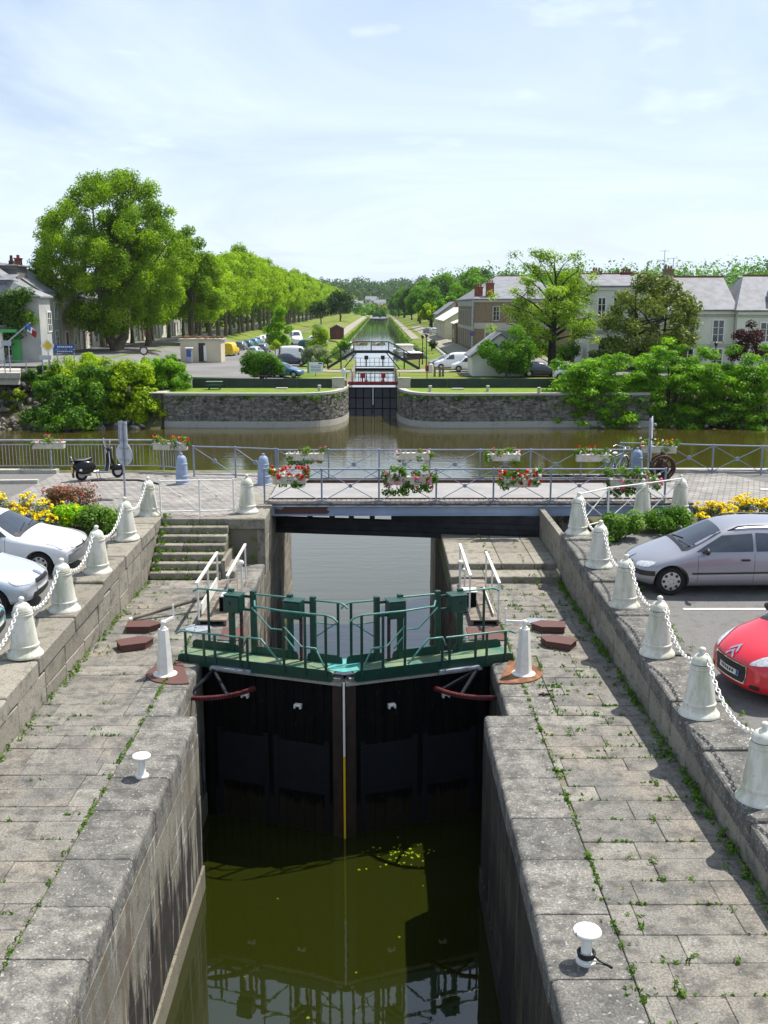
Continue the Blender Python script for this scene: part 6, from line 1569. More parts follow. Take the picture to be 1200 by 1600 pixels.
boat((4.4, 143, -.85), R(96), 8.5, 2.9, 'moored boat with dark red cabin, white roof and blue hull at the right canal bank', MT['p_blue'], MT['rust_brown'], MT['white'])
boat((-6.0, 182, -.85), R(85), 7.0, 2.4, 'small white boat moored at the left canal bank by the wooden hut', MT['white'], MT['white'], MT['p_blue'])
t = thing('pontoon', 'pale floating pontoon beside the small white boat on the left', 'pontoon', (-8.0, 190, -.7)); b = MB(); b.box((0, 0, .1), (5.4, 2.0, .25), None, .05); b.obj('deck', MT['galv'], t)
for k in range(5): b = MB(); b.bar((-2.4+1.2*k, -.95, .2), (-2.4+1.2*k, -.95, 1.1), .06); b.obj('post', MT['white'], t)
b = MB(); b.bar((-2.4, -.95, 1.1), (2.4, -.95, 1.1), .05); b.obj('handrail', MT['white'], t)
# ------------------------------------------------------------------ buildings
def house(name, label, cat, p0, ax, L, D, z0, eave, ridge, wall, roof, hip=0, mono=False, win=(), doors=(), chim=(), win_mat=None, cornice=True, gable=True, frame=None, shutters=None, group=None, bands=()):
    """a block whose front runs from p0 along ax (unit xy) for L, D deep behind it"""
    a = Vector((*ax, 0)).normalized(); n = Vector((a.y, -a.x, 0)); o = Vector((*p0, 0)); U = Vector((0, 0, 1))
    F = lambda s, d, z: o+a*s-n*d+U*z                  # s along the front, d back from it
    t = thing(name, label, cat, (o.x, o.y, z0), 0, group)
    b = MB(); c = [F(0, 0, 0), F(L, 0, 0), F(L, D, 0), F(0, D, 0)]
    vs = [q+U*z0 for q in c]+[q+U*eave for q in c]; fs = [(0,1,5,4), (1,2,6,5), (2,3,7,6), (3,0,4,7)]
    if not hip and gable and not mono:
        vs += [F(0, D/2, ridge), F(L, D/2, ridge)]; fs += [(4, 8, 7), (5, 6, 9)]
    b.add(vs, fs); b.obj('wall', wall, t, True)
    ov = .3; b = MB()
    if mono: A_ = [F(-ov, -ov, eave), F(L+ov, -ov, eave), F(L+ov, D, ridge), F(-ov, D, ridge)]; b.add(A_+[q+U*.16 for q in A_], [(3,2,1,0), (4,5,6,7), (0,1,5,4), (1,2,6,5), (2,3,7,6), (3,0,4,7)])
    else:
        e = [F(-ov, -ov, eave-.08), F(L+ov, -ov, eave-.08), F(L+ov, D+ov, eave-.08), F(-ov, D+ov, eave-.08)]; r = [F(hip if hip else -ov, D/2, ridge), F(L-hip if hip else L+ov, D/2, ridge)]
        V = e+r; V2 = [q+U*.15 for q in V]; b.add(V2, [(0,1,5,4), (2,3,4,5), (1,2,5), (3,0,4)] if hip else [(0,1,5,4), (2,3,4,5)])
        b.add(V, [(4,5,1,0), (5,4,3,2)]); b.add(e+[q+U*.15 for q in e], [(0,1,5,4), (1,2,6,5), (2,3,7,6), (3,0,4,7)] if hip else [(0,1,5,4), (2,3,7,6)])
        if not hip: b.add([e[0], r[0], V2[4], V2[0]], [(0,1,2,3)]); b.add([e[3], r[0], V2[4], V2[3]], [(0,1,2,3)]); b.add([e[1], r[1], V2[5], V2[1]], [(0,1,2,3)]); b.add([e[2], r[1], V2[5], V2[2]], [(0,1,2,3)])
    ro = b.obj('roof', roof, t, True)
    if not mono:
        b = MB(); b.bar(r[0]+U*.17, r[1]+U*.17, .25, .16); b.obj('ridge_tiles', MT['brick'], ro)
    def rect(face, s, z, w, h, d, k):                 # a box on a face
        rt = Matrix((a, n, U)).transposed()
        if face == 'f': return F(s, -d, z), (w, k, h), rt
        rt2 = Matrix((-n, a, U)).transposed()
        return (F(-d, s, z), (w, k, h), rt2) if face == 'l' else (F(L+d, s, z), (w, k, h), rt2)
    fm = frame or MT['white']
    for (face, s, z, w, h) in win:
        b = MB(); c_, d_, rt = rect(face, s, z, w, h, .015, .03); b.box(c_, d_, rt); wo_ = b.obj('window', win_mat or MT['winglass'], t, True)
        b = MB()
        for (ds, dz, ww, hh) in ((-w/2-.06, 0, .14, h+.26), (w/2+.06, 0, .14, h+.26), (0, h/2+.06, w, .14), (0, -h/2-.08, w+.4, .14), (0, 0, .09, h), (0, h*.16, w, .05), (0, -h*.17, w, .05)):
            c_, d_, rt = rect(face, s+ds, z+dz, ww, hh, .035, .06); b.box(c_, d_, rt)
        b.obj('frame', fm, wo_)
        if shutters:
            for sgn in (-1, 1):
                b = MB(); c_, d_, rt = rect(face, s+sgn*(w*.75+.14), z, w*.5, h, .045, .05); b.box(c_, d_, rt)
                for k in range(5): c_, d_, rt = rect(face, s+sgn*(w*.75+.14), z-h*.4+k*h*.2, w*.42, .04, .075, .02); b.box(c_, d_, rt)
                b.obj('shutter', shutters, wo_)
    for (face, s, w, h, m) in doors:
        b = MB(); c_, d_, rt = rect(face, s, z0+h/2, w, h, .02, .04); b.box(c_, d_, rt); do = b.obj('door', m, t, True)
        b = MB()
        for (ds, dz, ww, hh) in ((-w/2-.08, h/2, .18, h), (w/2+.08, h/2, .18, h), (0, h+.1, w+.36, .22)):
            c_, d_, rt = rect(face, s+ds, z0+dz, ww, hh, .03, .10); b.box(c_, d_, rt)
        b.obj('door_frame', fm, do)
    for (face, z, h, m) in bands:
        b = MB(); LL = L if face == 'f' else D; c_, d_, rt = rect(face, LL/2, z, LL, h, .03, .08); b.box(c_, d_, rt); b.obj('band', m, t, True)
    if cornice:
        b = MB(); c_, d_, rt = rect('f', L/2, eave-.25, L+.1, .3, .08, .18); b.box(c_, d_, rt); b.obj('cornice', wall if wall is not MT['rubble'] else MT['concrete'], t, True)
    for ch_ in chim:
        s, d, h, m = ch_[:4]; zt_ = (ridge if not mono else eave) if len(ch_) < 5 else ch_[4]; b = MB(); q = F(s, d, 0); rt = Matrix((a, n, U)).transposed()
        b.box(q+U*(zt_+h/2-.9), (1.1, .6, h+1.8), rt, .02); b.box(q+U*(zt_+h+.0), (1.25, .75, .14), rt); co = b.obj('chimney', m, ro)
        b = MB()
        for k in (-.3, 0, .3): b.cyl(q+a*k+U*(zt_+h), q+a*k+U*(zt_+h+.45), .11, .09, 8)
        b.obj('chimney_pots', MT['brick'], co)
    return t
W_ = lambda f, ss, z, w, h: [(f, s, z, w, h) for s in ss]
# --- left: ivy house facing the river, dark rear building, canal side terrace
hz0 = 1.5
house('ivy_house', 'slate roofed house half hidden under ivy with a green awning porch at the far left', 'house', (-56, 106), (1, 0), 21.4, 3.6, hz0, 8.1, 10.5, MT['render_grey'], MT['slate'], hip=5, win=W_('f', (17.2,), 6.2, 1.0, 1.8)+W_('f', (14.2, 18.4), 3.2, 1.1, 1.9)+[('r', 3, 5.6, 1.1, 1.9)])
t = thing('dormer', 'dark dormer with a blue framed window on the slate roof of the ivy house', 'dormer', (-40, 107, 9))
b = MB(); b.box((-39.2, 107.6, 9.0), (3.6, 1.8, 1.5)); b.obj('cheek', MT['slate'], t, True); b = MB(); b.box((-38.6, 106.68, 9.05), (1.4, .06, 1.1)); b.obj('window', MT['winglass'], t, True)
b = MB(); b.add([(-41.2, 106.4, 9.8), (-37.2, 106.4, 9.8), (-37.2, 108.6, 10.4), (-41.2, 108.6, 10.4)], [(0,1,2,3)]); b.obj('roof', MT['slate_lt'], t, True)
lob = []
g = np.random.default_rng(4)
for k in range(46): lob.append(((g.uniform(-45, -35.2), 105.5+g.uniform(-.4, .1), g.uniform(5.4, 8.6)), (1.1, .6, .75), g.uniform(.1, .9)))
for k in range(70): lob.append(((g.uniform(-47, -36.5+(-2 if k % 2 else 0)), 105.3+g.uniform(-.5, .1), g.uniform(4.6 if k % 3 else 2.2, 7.8)), (1.1, .6, .9), g.uniform(0, .4)))
C, N, T_ = cloud(lob, 15000, .3, .6, .35); N[:, 1] -= .5; o = link('ivy', leaf_mesh('ivy', C, N, .26, T_, MT['l_ivy'])); tag(o, 'thick green ivy covering the upper front of the left house', 'ivy')
t = thing('porch', 'white columned porch with a bright green awning under the ivy', 'porch', (-38.5, 104.5, hz0))
for x in (-40.6, -38.3): b = MB(); b.lathe([(.42, 0), (.38, .2), (.34, 2.9), (.42, 3.1)], (x, 104.6, hz0), 14); b.obj('column', MT['render_white'], t, True, smooth=40)
b = MB(); b.box((-38.8, 104.8, hz0+3.25), (4.6, 1.6, .3)); b.obj('awning', MT['sign_green'], t, True)
b = MB(); b.box((-37.1, 105.85, hz0+1.4), (.9, .1, 2.7)); b.obj('door', MT['sign_green'], t, True)
t = thing('flag', 'blue white and red flag on a grey pole leaning out by the ivy house', 'flag', (-37, 101, hz0))
p0 = PY(0, 545, 98); p1 = PY(48, 504, 98)
b = MB(); b.tube([p0, p1], .07, 8); b.obj('pole', MT['galv'], t, True)
for k, m in enumerate((MT['sign_blue'], MT['sign_white'], MT['red'])):
    q = PY(41+k*3.2, 508+k*4.4, 97.9); b = MB()
    b.grid(lambda a, c: (q.x+.0+.62*a-.12*c, 97.9+.08*sin(6*a+k), q.z+.25-.36*k*0-.55*c-.32*a+.06*sin(5*a)), 4, 4); ob = b.obj('stripe', m, t, True)
house('dark_building', 'tall sooty rear building topped by a row of chimney pots at the far left', 'building', (-58, 122), (1, 0), 15.9, 3.5, hz0, 11.8, 12.0, MT['dark_roof'], MT['slate'], hip=3)
for k in range(9):
    x = -57.0+k*1.78; b = MB(); b.box((x, 122.3, 12.1), (.5, .5, .5)); b.cyl((x, 122.3, 12.3), (x, 122.3, 12.95), .20, .15, 10); tag(b.obj('chimney_pot', MT['rust_dark']), 'dark chimney pot in the row on the sooty building\'s parapet', 'chimney pot', 'chimney pots in a row on the sooty building')
ter = [(116.5, 6.2, 8.6, 'render_white', 'narrow white house beside the ivy house with an orange shop front', 'orange'), (123.5, 7.0, 8.8, 'render_grey', 'grey rendered house with dark upright windows behind the blue signs', None), (131, 7.2, 8.4, 'render_cream', 'cream terraced house with dark narrow windows behind the plane tree', None),
       (138.6, 9.6, 8.2, 'render_white', 'white shop with red brown painted front and sign board behind the plane tree', 'shutter'), (150, 9, 8.0, 'rubble', 'brown stone house next to the red fronted shop', None), (160, 12, 8.6, 'render_white', 'white terraced house seen between the plane trunks', None),
       (173, 12, 8.2, 'render_cream', 'cream terraced house with red shutters farther down the street', None), (186, 14, 7.8, 'render_pale', 'pale house far along the tree lined street', None), (201, 15, 8.4, 'render_white', 'distant white house behind the avenue of planes', None), (218, 16, 8, 'render_cream', 'most distant cream house behind the avenue', None)]
for (y0, L, ev, m, lb, shop) in ter:
    n = max(2, int(L/2.9)); ss = [L*(k+.5)/n for k in range(n)]
    sh = MT['shutter'] if m == 'render_cream' and y0 > 170 else None
    tt = house('terraced_house', lb, 'house', (-40, y0), (0, 1), L-.15, 9, hz0, hz0+ev-1.5, hz0+ev+1.6, MT[m], MT['slate'], win=W_('f', ss, hz0+5.1, 1.0, 1.9)+(W_('f', ss[1:], hz0+1.7, 1.1, 1.9)), doors=[('f', ss[0], 1.1, 2.4, MT['shutter'])], chim=((L-.8, 4.5, 1.0, MT['brick']),), shutters=sh, win_mat=MT['winglass'], bands=([('f', hz0+3.4, .8, MT[shop])] if shop else []))
    if shop == 'shutter':
        b = MB()
        for k in range(9): b.box((-39.9, y0+1.2+k*.85, hz0+3.42+.06*sin(k*2.3)), (.05, .42, .34), None, .01)
        b.obj('sign_lettering', MT['render_cream'], tt, True)
        b = MB(); b.box((-39.93, y0+5, hz0+1.6), (.05, .9, 2.6)); b.obj('red_door', MT['shutter'], tt, True)
# --- right: brown stone block on the canal, low sheds behind, white house, slate pavilion
house('stone_building', 'brown rubble stone building with hipped slate roof and a wide dark doorway on the right', 'building', (12.8, 142), (1, 0), 13.5, 29, 1.0, 8.1, 11.4, MT['rubble'], MT['slate_lt'], hip=4.5,
      win=W_('f', (3.0, 5.4, 8.4, 10.8), 6.2, .75, 1.75)+W_('l', (3, 7, 11, 15, 19, 23), 5.6, 1.0, 2.0)+W_('l', (3, 7, 11, 15, 19, 23), 2.6, 1.0, 1.9), doors=[('f', 4.2, 5.2, 2.9, MT['p_grey'])], frame=MT['concrete'],
      chim=((.7, 1.6, 1.3, MT['brick'], 8.4), (2.2, 1.2, 1.8, MT['brick'], 8.4)), bands=(('l', 4.1, .5, MT['concrete']), ('l', 7.6, .9, MT['galv']), ('f', 4.55, .8, MT['concrete'])))
b = MB(); b.cyl((12.55, 141.8, 1.0), (12.55, 141.8, 8), .12, n=8); tag(b.obj('drainpipe', MT['galv']), 'pale drainpipe on the corner of the brown stone building', 'drainpipe')
house('lean_to_shed', 'tall white roofed lean to against the back of the brown stone building', 'shed', (12.5, 181), (0, -1), 9, 9, 1, 4.2, 8.0, MT['rubble'], MT['white'], mono=True, win=[('f', 4, 2.6, 1, 1.2)], cornice=False)
house('low_house', 'low pale house with white roof beyond the lean to on the right canal street', 'house', (12.2, 226), (0, -1), 30, 8, 1.1, 4.4, 6.9, MT['render_cream'], MT['white'], win=W_('f', (4, 9, 14, 20, 26), 2.7, 1.0, 1.4), doors=[('f', 11.5, 1.1, 2.1, MT['p_grey'])], chim=((6, 4, .9, MT['brick']),), cornice=False)
house('low_house', 'small slate roofed house farthest along the right canal street', 'house', (13.5, 262), (0, -1), 20, 8, 1.2, 5.2, 8.2, MT['render_grey'], MT['slate_lt'], win=W_('f', (4, 10, 15), 3, 1.0, 1.5), cornice=False)
house('white_house', 'long pale house with slate roof half hidden by the magnolia on the right', 'house', (23.0, 114), (1, .02), 7.2, 10, .6, 9.3, 10.6, MT['render_pale'], MT['slate_lt'], win=W_('f', (1.2, 2.9, 4.6, 6.3), 7.0, .75, 2.1)+W_('f', (1.5, 4.4, 6.2), 2.6, 1.0, 2.4), chim=((1.6, 5, .4, MT['rubble']), (5, 5, .3, MT['brick'])), bands=(('f', 4.4, .35, MT['concrete']),))
house('slate_house', 'grey white house with broad pale slate roof and a white framed window on the right', 'house', (30.5, 110), (1, 0), 6.95, 11, .6, 6.75, 10.2, MT['render_pale'], MT['slate_lt'], win=W_('f', (2.2, 5.3), 4.6, 1.1, 2.2)+W_('f', (2.2, 5.3), 1.8, 1.1, 1.8), chim=((1.2, 5.5, .9, MT['rubble']),), bands=(('f', 3.05, .3, MT['render_grey']), ('f', 6.2, .3, MT['concrete'])))
house('pavilion', 'corner pavilion with steep slate roof and a small dormer at the right edge', 'house', (37.5, 109.2), (1, 0), 13, 11, .6, 6.7, 10.3, MT['render_pale'], MT['slate_lt'], hip=2.2, win=W_('f', (3.1, 7.2), 4.5, 1.2, 1.9)+W_('f', (3.1, 7.2), 1.8, 1.1, 1.8), bands=(('f', 6.2, .35, MT['concrete']), ('f', 3.0, .25, MT['render_grey'])), chim=((10, 5.5, .6, MT['brick']),))
t = thing('dormer', 'small arched zinc dormer on the pavilion roof', 'dormer', (41.6, 110, 8)); b = MB(); b.box((41.6, 110.5, 8.0), (1.0, 1.4, 1.0)); b.cyl((41.6, 109.75, 8.5), (41.6, 111.2, 8.5), .5, n=14); b.obj('casing', MT['galv'], t, True); b = MB(); b.box((41.6, 109.77, 8.0), (.6, .04, .8)); b.obj('window', MT['winglass'], t, True)
for (x, h, lb) in ((31.2, 3.0, 'tall television aerial on the slate roof, left of two'), (32.2, 2.2, 'shorter television aerial on the slate roof, right of two')):
    t = thing('aerial', lb, 'aerial', (x, 115.5, 10.2)); b = MB(); b.cyl((0, 0, 0), (0, 0, h), .035, n=6); b.obj('mast', MT['galv'], t); b = MB(); b.bar((-.6, 0, h-.1), (.5, 0, h-.1), .03)
    for k in range(6): b.bar((-.55+.2*k, -.3, h-.1), (-.55+.2*k, .3, h-.1), .02)
    b.obj('antenna', MT['galv'], t)
lamp_post(1118, 535, 560, 104, 'black street lantern in front of the slate house on the right')
# white gabled shed near the lock, toilet hut, wooden hut
t = house('gabled_shed', 'white gabled shed with grey slate roof half hidden by the dark green tree', 'shed', (9.2, 104.2), (1, 0), 5.6, 7, .2, 2.35, 2.35, MT['render_white'], MT['slate'], hip=2, cornice=False)
for ch in list(t.children):
    for g2 in list(ch.children): bpy.data.objects.remove(g2)
    bpy.data.objects.remove(ch)
b = MB(); b.add([(9.3, 104.2, .1), (14.9, 104.2, .1), (14.9, 110, .1), (9.3, 110, .1), (9.3, 104.2, 2.3), (14.9, 104.2, 2.3), (14.9, 110, 2.3), (9.3, 110, 2.3), (12.1, 104.2, 4.4), (12.1, 110, 4.4)], [(0,1,5,8,4), (1,2,6,5), (2,3,7,9,6), (3,0,4,7)]); b.obj('wall', MT['render_white'], t, True)
for s in (-1, 1):
    b = MB(); x1 = 12.1+s*3.15; b.add([(12.1, 103.9, 4.48), (12.1, 110.3, 4.48), (x1, 110.3, 2.1), (x1, 103.9, 2.1), (12.1, 103.9, 4.6), (12.1, 110.3, 4.6), (x1, 110.3, 2.22), (x1, 103.9, 2.22)], [(0,1,2,3), (7,6,5,4), (0,3,7,4), (1,0,4,5), (2,1,5,6), (3,2,6,7)]); b.obj('roof', MT['slate'], t, True)
t = thing('toilet_hut', 'small cream flat roofed hut with a dark doorway in the car park', 'hut', (-22, 131, .25))
hx0, hx1 = PY(283, 560, 130).x, PY(346, 560, 130).x
b = MB(); b.box(((hx0+hx1)/2, 131.5, 1.65), (hx1-hx0, 3.4, 2.8)); b.obj('wall', MT['render_cream'], t, True)
b = MB(); b.box(((hx0+hx1)/2, 131.5, 3.1), (hx1-hx0+.4, 3.8, .16)); b.obj('flat_roof', MT['concrete'], t, True)
b = MB(); b.box((PY(316, 560, 129.8).x, 129.78, 1.5), (.8, .06, 2.3)); b.obj('doorway', MT['black'], t, True)
b = MB(); b.box((PY(321, 560, 129.8).x, 129.74, 1.4), (.34, .05, 1.9)); b.obj('door', MT['white'], t, True)
lo = [((hx0+(hx1-hx0)*rnd.random(), 131.5+rnd.uniform(-1.6, 1.6), 3.35), (.35, .35, .16), rnd.random()) for k in range(30)]
C, N, T_ = cloud(lo, 1500, .6, .6, .4); link('roof_plants', leaf_mesh('roof_plants', C, N, .18, T_, MT['l_dryred']), t, True)
t = thing('phone_box', 'pale blue grey pillar beside the cream hut', 'pillar', (PY(296, 560, 128).x, 128, .25)); b = MB(); b.box((0, 0, .9), (.7, .5, 1.7), None, .08); b.obj('body', MT['galv'], t); b = MB(); b.box((0, -.26, 1.2), (.5, .04, .8)); b.obj('window', MT['sign_blue'], t); b = MB(); b.box((0, 0, 1.85), (.95, .8, .14), None, .05); b.obj('cap', MT['sign_white'], t)
p = PY(526, 531, 205); t = thing('wooden_hut', 'small red brown wooden hut with grey roof on the left canal bank', 'hut', (p.x, 205, .8)); zt0 = p.z
b = MB(); b.box((0, 1.6, 1.0), (2.7, 3.2, 2.2)); b.add([(-1.35, 0, 2.1), (1.35, 0, 2.1), (0, 0, 2.75)], [(0,1,2)]); b.obj('wall', MT['rust_brown'], t); b = MB(); b.bar((-.85, -.2, 2.50), (-.85, 3.4, 2.50), 1.9, .08, up=(-.37, 0, 1)); b.bar((.85, -.2, 2.50), (.85, 3.4, 2.50), 1.9, .08, up=(.37, 0, 1)); b.obj('roof', MT['slate'], t); b = MB(); b.box((.2, -.03, .9), (.8, .05, 1.8)); b.obj('door', MT['shutter'], t)
# --- the road bridge at the far left, its rail and the riprap below
t = thing('road_bridge', 'grey concrete road bridge end with a pale railing at the far left', 'bridge', (-34, 91, 1.5))
b = MB(); b.prism([(-50, 88.9), (-31.0, 88.9), (-33.4, 96), (-50, 96)], 1.08, 1.53); b.obj('deck', MT['concrete'], t, True); b = MB(); b.box((-40.8, 89.4, .80), (19.0, .5, .56)); b.obj('edge_beam', MT['concrete'], t, True)
b = MB(); b.box((-33.5, 97.0, -.8), (7, 2.2, 4)); b.obj('abutment', MT['quaystone'], t, True)
for k in range(11): b = MB(); b.bar((-49+1.85*k, 89.1, 1.5), (-49+1.85*k, 89.1, 2.55), .07); b.obj('post', MT['galv'], t, True)
for z in (2.55, 2.1, 1.7): b = MB(); b.bar((-49.5, 89.1, z), (-30.4, 89.1, z), .06); b.obj('rail', MT['galv'], t, True)
b = MB()
for (x0, y0, x1, y1, x2, y2) in ((-31, 88.7, -19.5, 92, 0, 0),): pass
def bank(name, xs, y0, y1, z1):
    m = MB(); n = len(xs)
    for i, x in enumerate(xs):
        for j in range(6): f = j/5; m.v.append((x, y0+(y1-y0)*f+rnd.gauss(0, .1), -3.7+(z1+3.7)*f**.8+rnd.gauss(0, .06)))
    for i in range(n-1):
        for j in range(5): m.f.append([i*6+j, i*6+6+j, i*6+7+j, i*6+1+j])
    m.m = [0]*len(m.f); m.c = [.5]*len(m.f); return struct(m.obj(name, MT['earth'], smooth=80))
bank('river_bank', lin(-60, -19.3, 20), 89.6, 98.8, 1.5); bank('river_bank', lin(14, 62, 20), 91.5, 98.8, .3)
rk = MB()
for k in range(520):
    x = rnd.uniform(-44, -30) if k % 3 else rnd.uniform(-42, -20.5); f = rnd.random()**1.7*(.9 if x < -30 else .22); s = rnd.uniform(.15, .42)
    if rnd.random() < .12: x = rnd.uniform(17, 55); f = rnd.random()*.06; s *= .7
    y = 89.4+9.2*f; z = -3.7+5.2*f**.8; rk.ball((x, y, z+.1), (s*rnd.uniform(.7, 1.2), s*rnd.uniform(.6, 1), s*rnd.uniform(.45, .8)), 7, 5, Matrix.Rotation(rnd.uniform(0, 6), 3, (rnd.random(), rnd.random(), rnd.random()+.1)), col=rnd.random())
struct(rk.obj('riprap', MT['rock']), 'stuff')
# signs on the left bank
def panel(name, label, u0, v0, u1, v1, y, mat, posts=(), lines=None, zb=None, border=None):
    a = PY(u0, v0, y); c = PY(u1, v1, y); z0 = zb if zb is not None else (Hl if a.x < 0 else Hr)(a.x, max(y, 99))
    t = thing(name, label, 'sign', ((a.x+c.x)/2, y, z0))
    for f in posts: b = MB(); x = a.x+(c.x-a.x)*f; b.bar((x, y+.06, z0-.4), (x, y+.06, a.z), .09); b.obj('post', MT['galv'], t, True)
    b = MB(); b.box(((a.x+c.x)/2, y, (a.z+c.z)/2), (c.x-a.x, .05, a.z-c.z)); b.obj('panel', mat, t, True)
    return t, a, c
for (v0, v1) in ((538.5, 545.2), (547, 551)):
    t, a, c = panel('direction_sign', 'blue direction sign with white lettering on the left bank, '+('upper' if v0 < 540 else 'lower')+' of two', 85, v0, 117, v1, 95, MT['sign_blue'], (.12, .95) if v0 < 540 else (), zb=1.2)
    b = MB()
    for k in range(8): b.box((a.x+.35+k*.18, 94.965, (a.z+c.z)/2), (.11, .012, (a.z-c.z)*.34))
    b.obj('lettering', MT['sign_white'], t, True)
p = PY(75, 540, 95); t = thing('priority_sign', 'yellow and white diamond priority sign on the left bank', 'sign', (p.x, 95, 1.2)); b = MB(); b.bar((p.x, 95.05, .6), (p.x, 95.05, p.z+.6), .08); b.obj('post', MT['galv'], t, True)
for s, m, y in ((.68, MT['sign_white'], 95.0), (.44, MT['sign_yellow'], 94.96)): b = MB(); b.prism([(p.x-s, p.z), (p.x, p.z-s), (p.x+s, p.z), (p.x, p.z+s)], -y-.015, -y+.015, tf=Matrix.Rotation(pi/2, 4, 'X')); b.obj('plate', m, t, True)
panel('place_sign', 'small pale sign board low on the left bank beside the yellow diamond', 62, 555, 81, 562, 94.5, MT['sign_back'], (.2, .8), zb=1.0)
panel('small_sign', 'small pale sign on a slim post by the road bridge railing', 3, 532, 18, 540, 90, MT['sign_back'], (.7,), zb=1.4)
t, a, c = panel('information_board', 'white information board with green edge and lines of text by the far lock', 480, 566, 505, 583, 105, MT['sign_white'], (.52,), zb=.2)
b = MB(); b.box((a.x+.08, 104.96, (a.z+c.z)/2), (.18, .03, a.z-c.z)); b.obj('green_edge', MT['sign_green'], t, True)
b = MB()
for k in range(4): b.box(((a.x+c.x)/2+.05, 104.97, a.z-.38-.16*k), ((c.x-a.x)*.66*(1-.08*(k % 2)), .012, .05))
b.obj('text_lines', MT['sign_blue'], t, True); b = MB(); b.box((c.x-.28, 104.97, a.z-.12), (.4, .012, .14)); b.obj('blue_mark', MT['sign_blue'], t, True)
p = PY(225, 548, 98); t = thing('no_entry_sign', 'round red edged road sign near the big plane tree trunk', 'sign', (p.x, 98, 1.4)); b = MB(); b.cyl((p.x, 98, .8), (p.x, 98, p.z+.3), .045, n=8); b.obj('post', MT['galv'], t, True); b = MB(); b.cyl((p.x, 97.93, p.z), (p.x, 97.96, p.z), .42, n=20); b.obj('red_disc', MT['red'], t, True); b = MB(); b.cyl((p.x, 97.91, p.z), (p.x, 97.94, p.z), .28, n=20); b.obj('white_disc', MT['sign_white'], t, True)
t, a, c = panel('tall_banner', 'tall white leaning banner board behind the parked camper', 495, 505, 501, 524, 208, MT['sign_white'], (.5,))
p = PY(749, 540, 140.5); t = thing('round_sign', 'small blue and red round sign at the corner of the brown stone building', 'sign', (PY(737, 540, 140.8).x, 140.8, 1.1)); b = MB(); b.cyl((0, 0, 0), (0, 0, 2.6), .04, n=8); b.obj('post', MT['galv'], t); b = MB(); b.cyl((0, -.06, 2.4), (0, -.03, 2.4), .33, n=18); b.obj('disc', MT['red'], t); b = MB(); b.cyl((0, -.08, 2.4), (0, -.06, 2.4), .25, n=18); b.obj('blue_centre', MT['sign_blue'], t)
# ------------------------------------------------------------------ parked vehicles on the far bank
def zl(x, y): return (Hl if x < 0 else Hr)(x, y)+.065
def fcar(name, u, v, label, mat, spec=HATCH, L=4.1, rz=0, cat='car', opt=(), group=None, **k):
    y = None
    for it in range(6):
        z = zl(-15 if u < 594 else 15, 120) if y is None else zl(x, y)
        q = PZ(u, v, z); x, y = q.x, q.y
    return make_car(name, label, cat, spec, L, mat, (x, y, zl(x, y)), rz, detail=1, opt=opt, group=group, **k)
fcar('hatchback', 457, 571, 'navy blue hatchback parked side on in the far car park', MT['p_navy'], HATCH, 4.0, R(-4))
fcar('panel_van', 466, 563, 'white van parked behind the navy hatchback', MT['p_white'], VAN, 4.6, R(-6), 'van', opt=('van',))
fcar('hatchback', 445, 589, 'pale blue car half hidden by the round dark bush', MT['p_blue'], HATCH, 4.0, R(-14))
b_ = fcar('hatchback', 426, 588, 'low red car nose behind the flood barrier by the round bush', MT['p_red'], HATCH, 3.8, R(-8), hz=.7)
fcar('hatchback', 400, 557, 'silver car in front of the young maple, seen from behind', MT['p_silver2'], HATCH, 4.0, R(80))
fcar('hatchback', 412, 551, 'dark grey car parked beside the young maple', MT['p_grey'], HATCH, 4.0, R(84))
fcar('people_carrier', 486, 545, 'teal estate parked apart in front of the grass bank', MT['p_teal'], ESTATE, 4.3, R(-20))
fcar('panel_van', 361, 555, 'bright yellow van at the end of the row of parked cars', MT['yellow'], VAN, 4.8, R(84), 'van', opt=('van',))
ln_c = [(377, 546.5, 'p_grey', 'dark grey car next to the yellow van'), (388, 544, 'p_teal', 'dark teal car second from the yellow van'), (398, 541, 'p_turq', 'turquoise car third from the yellow van'), (406, 537.5, 'p_silver2', 'silver car in the row beneath the plane trees'), (412, 535, 'p_white', 'white car near the far end of the row beneath the planes'), (420, 533, 'p_white', 'white car farthest along the row beneath the planes')]
for u, v, m, lb in ln_c: fcar('hatchback', u, v, lb, MT[m], HATCH, 4.0, R(86), group='cars parked in a row beneath the plane trees')
t = fcar('camper_van', 463, 538, 'tall white camper van seen from the front before the grass bank', MT['p_white'], VAN, 5.2, R(-80), 'camper van', opt=('van',), hz=1.35, wd=1.2)
fcar('hatchback', 497, 536, 'small white car behind the yellow green willow shrub', MT['p_white'], HATCH, 4, R(0))
fcar('panel_van', 712, 577, 'white panel van parked near the right lock side, larger one behind', MT['p_white'], VAN, 5.0, R(180), 'van', opt=('van',), hz=1.02)
fcar('panel_van', 734, 580, 'smaller white van in front beside the white gabled shed', MT['p_white'], VAN, 4.2, R(180), 'van', opt=('van',), hz=.93)
fcar('hatchback', 694, 574, 'dark car hidden behind the two white vans', MT['p_grey'], HATCH, 3.9, R(188))
fcar('hatchback', 845, 588, 'dark blue car under the tall locust tree', MT['p_navy'], HATCH, 4.0, R(5))
fcar('hatchback', 895, 593, 'white car behind the bright green bushes', MT['p_white'], HATCH, 4.0, R(0))
fcar('hatchback', 667, 521, 'dark car far along the right canal street, left of two', MT['p_grey'], HATCH, 4, R(95)); fcar('hatchback', 677, 522, 'silver car far along the right canal street, right of two', MT['p_silver2'], HATCH, 4, R(95))
fcar('hatchback', 1095, 572, 'white car glimpsed through the bright bushes on the right', MT['p_white'], HATCH, 4, R(10))
g = np.random.default_rng(17); C = []
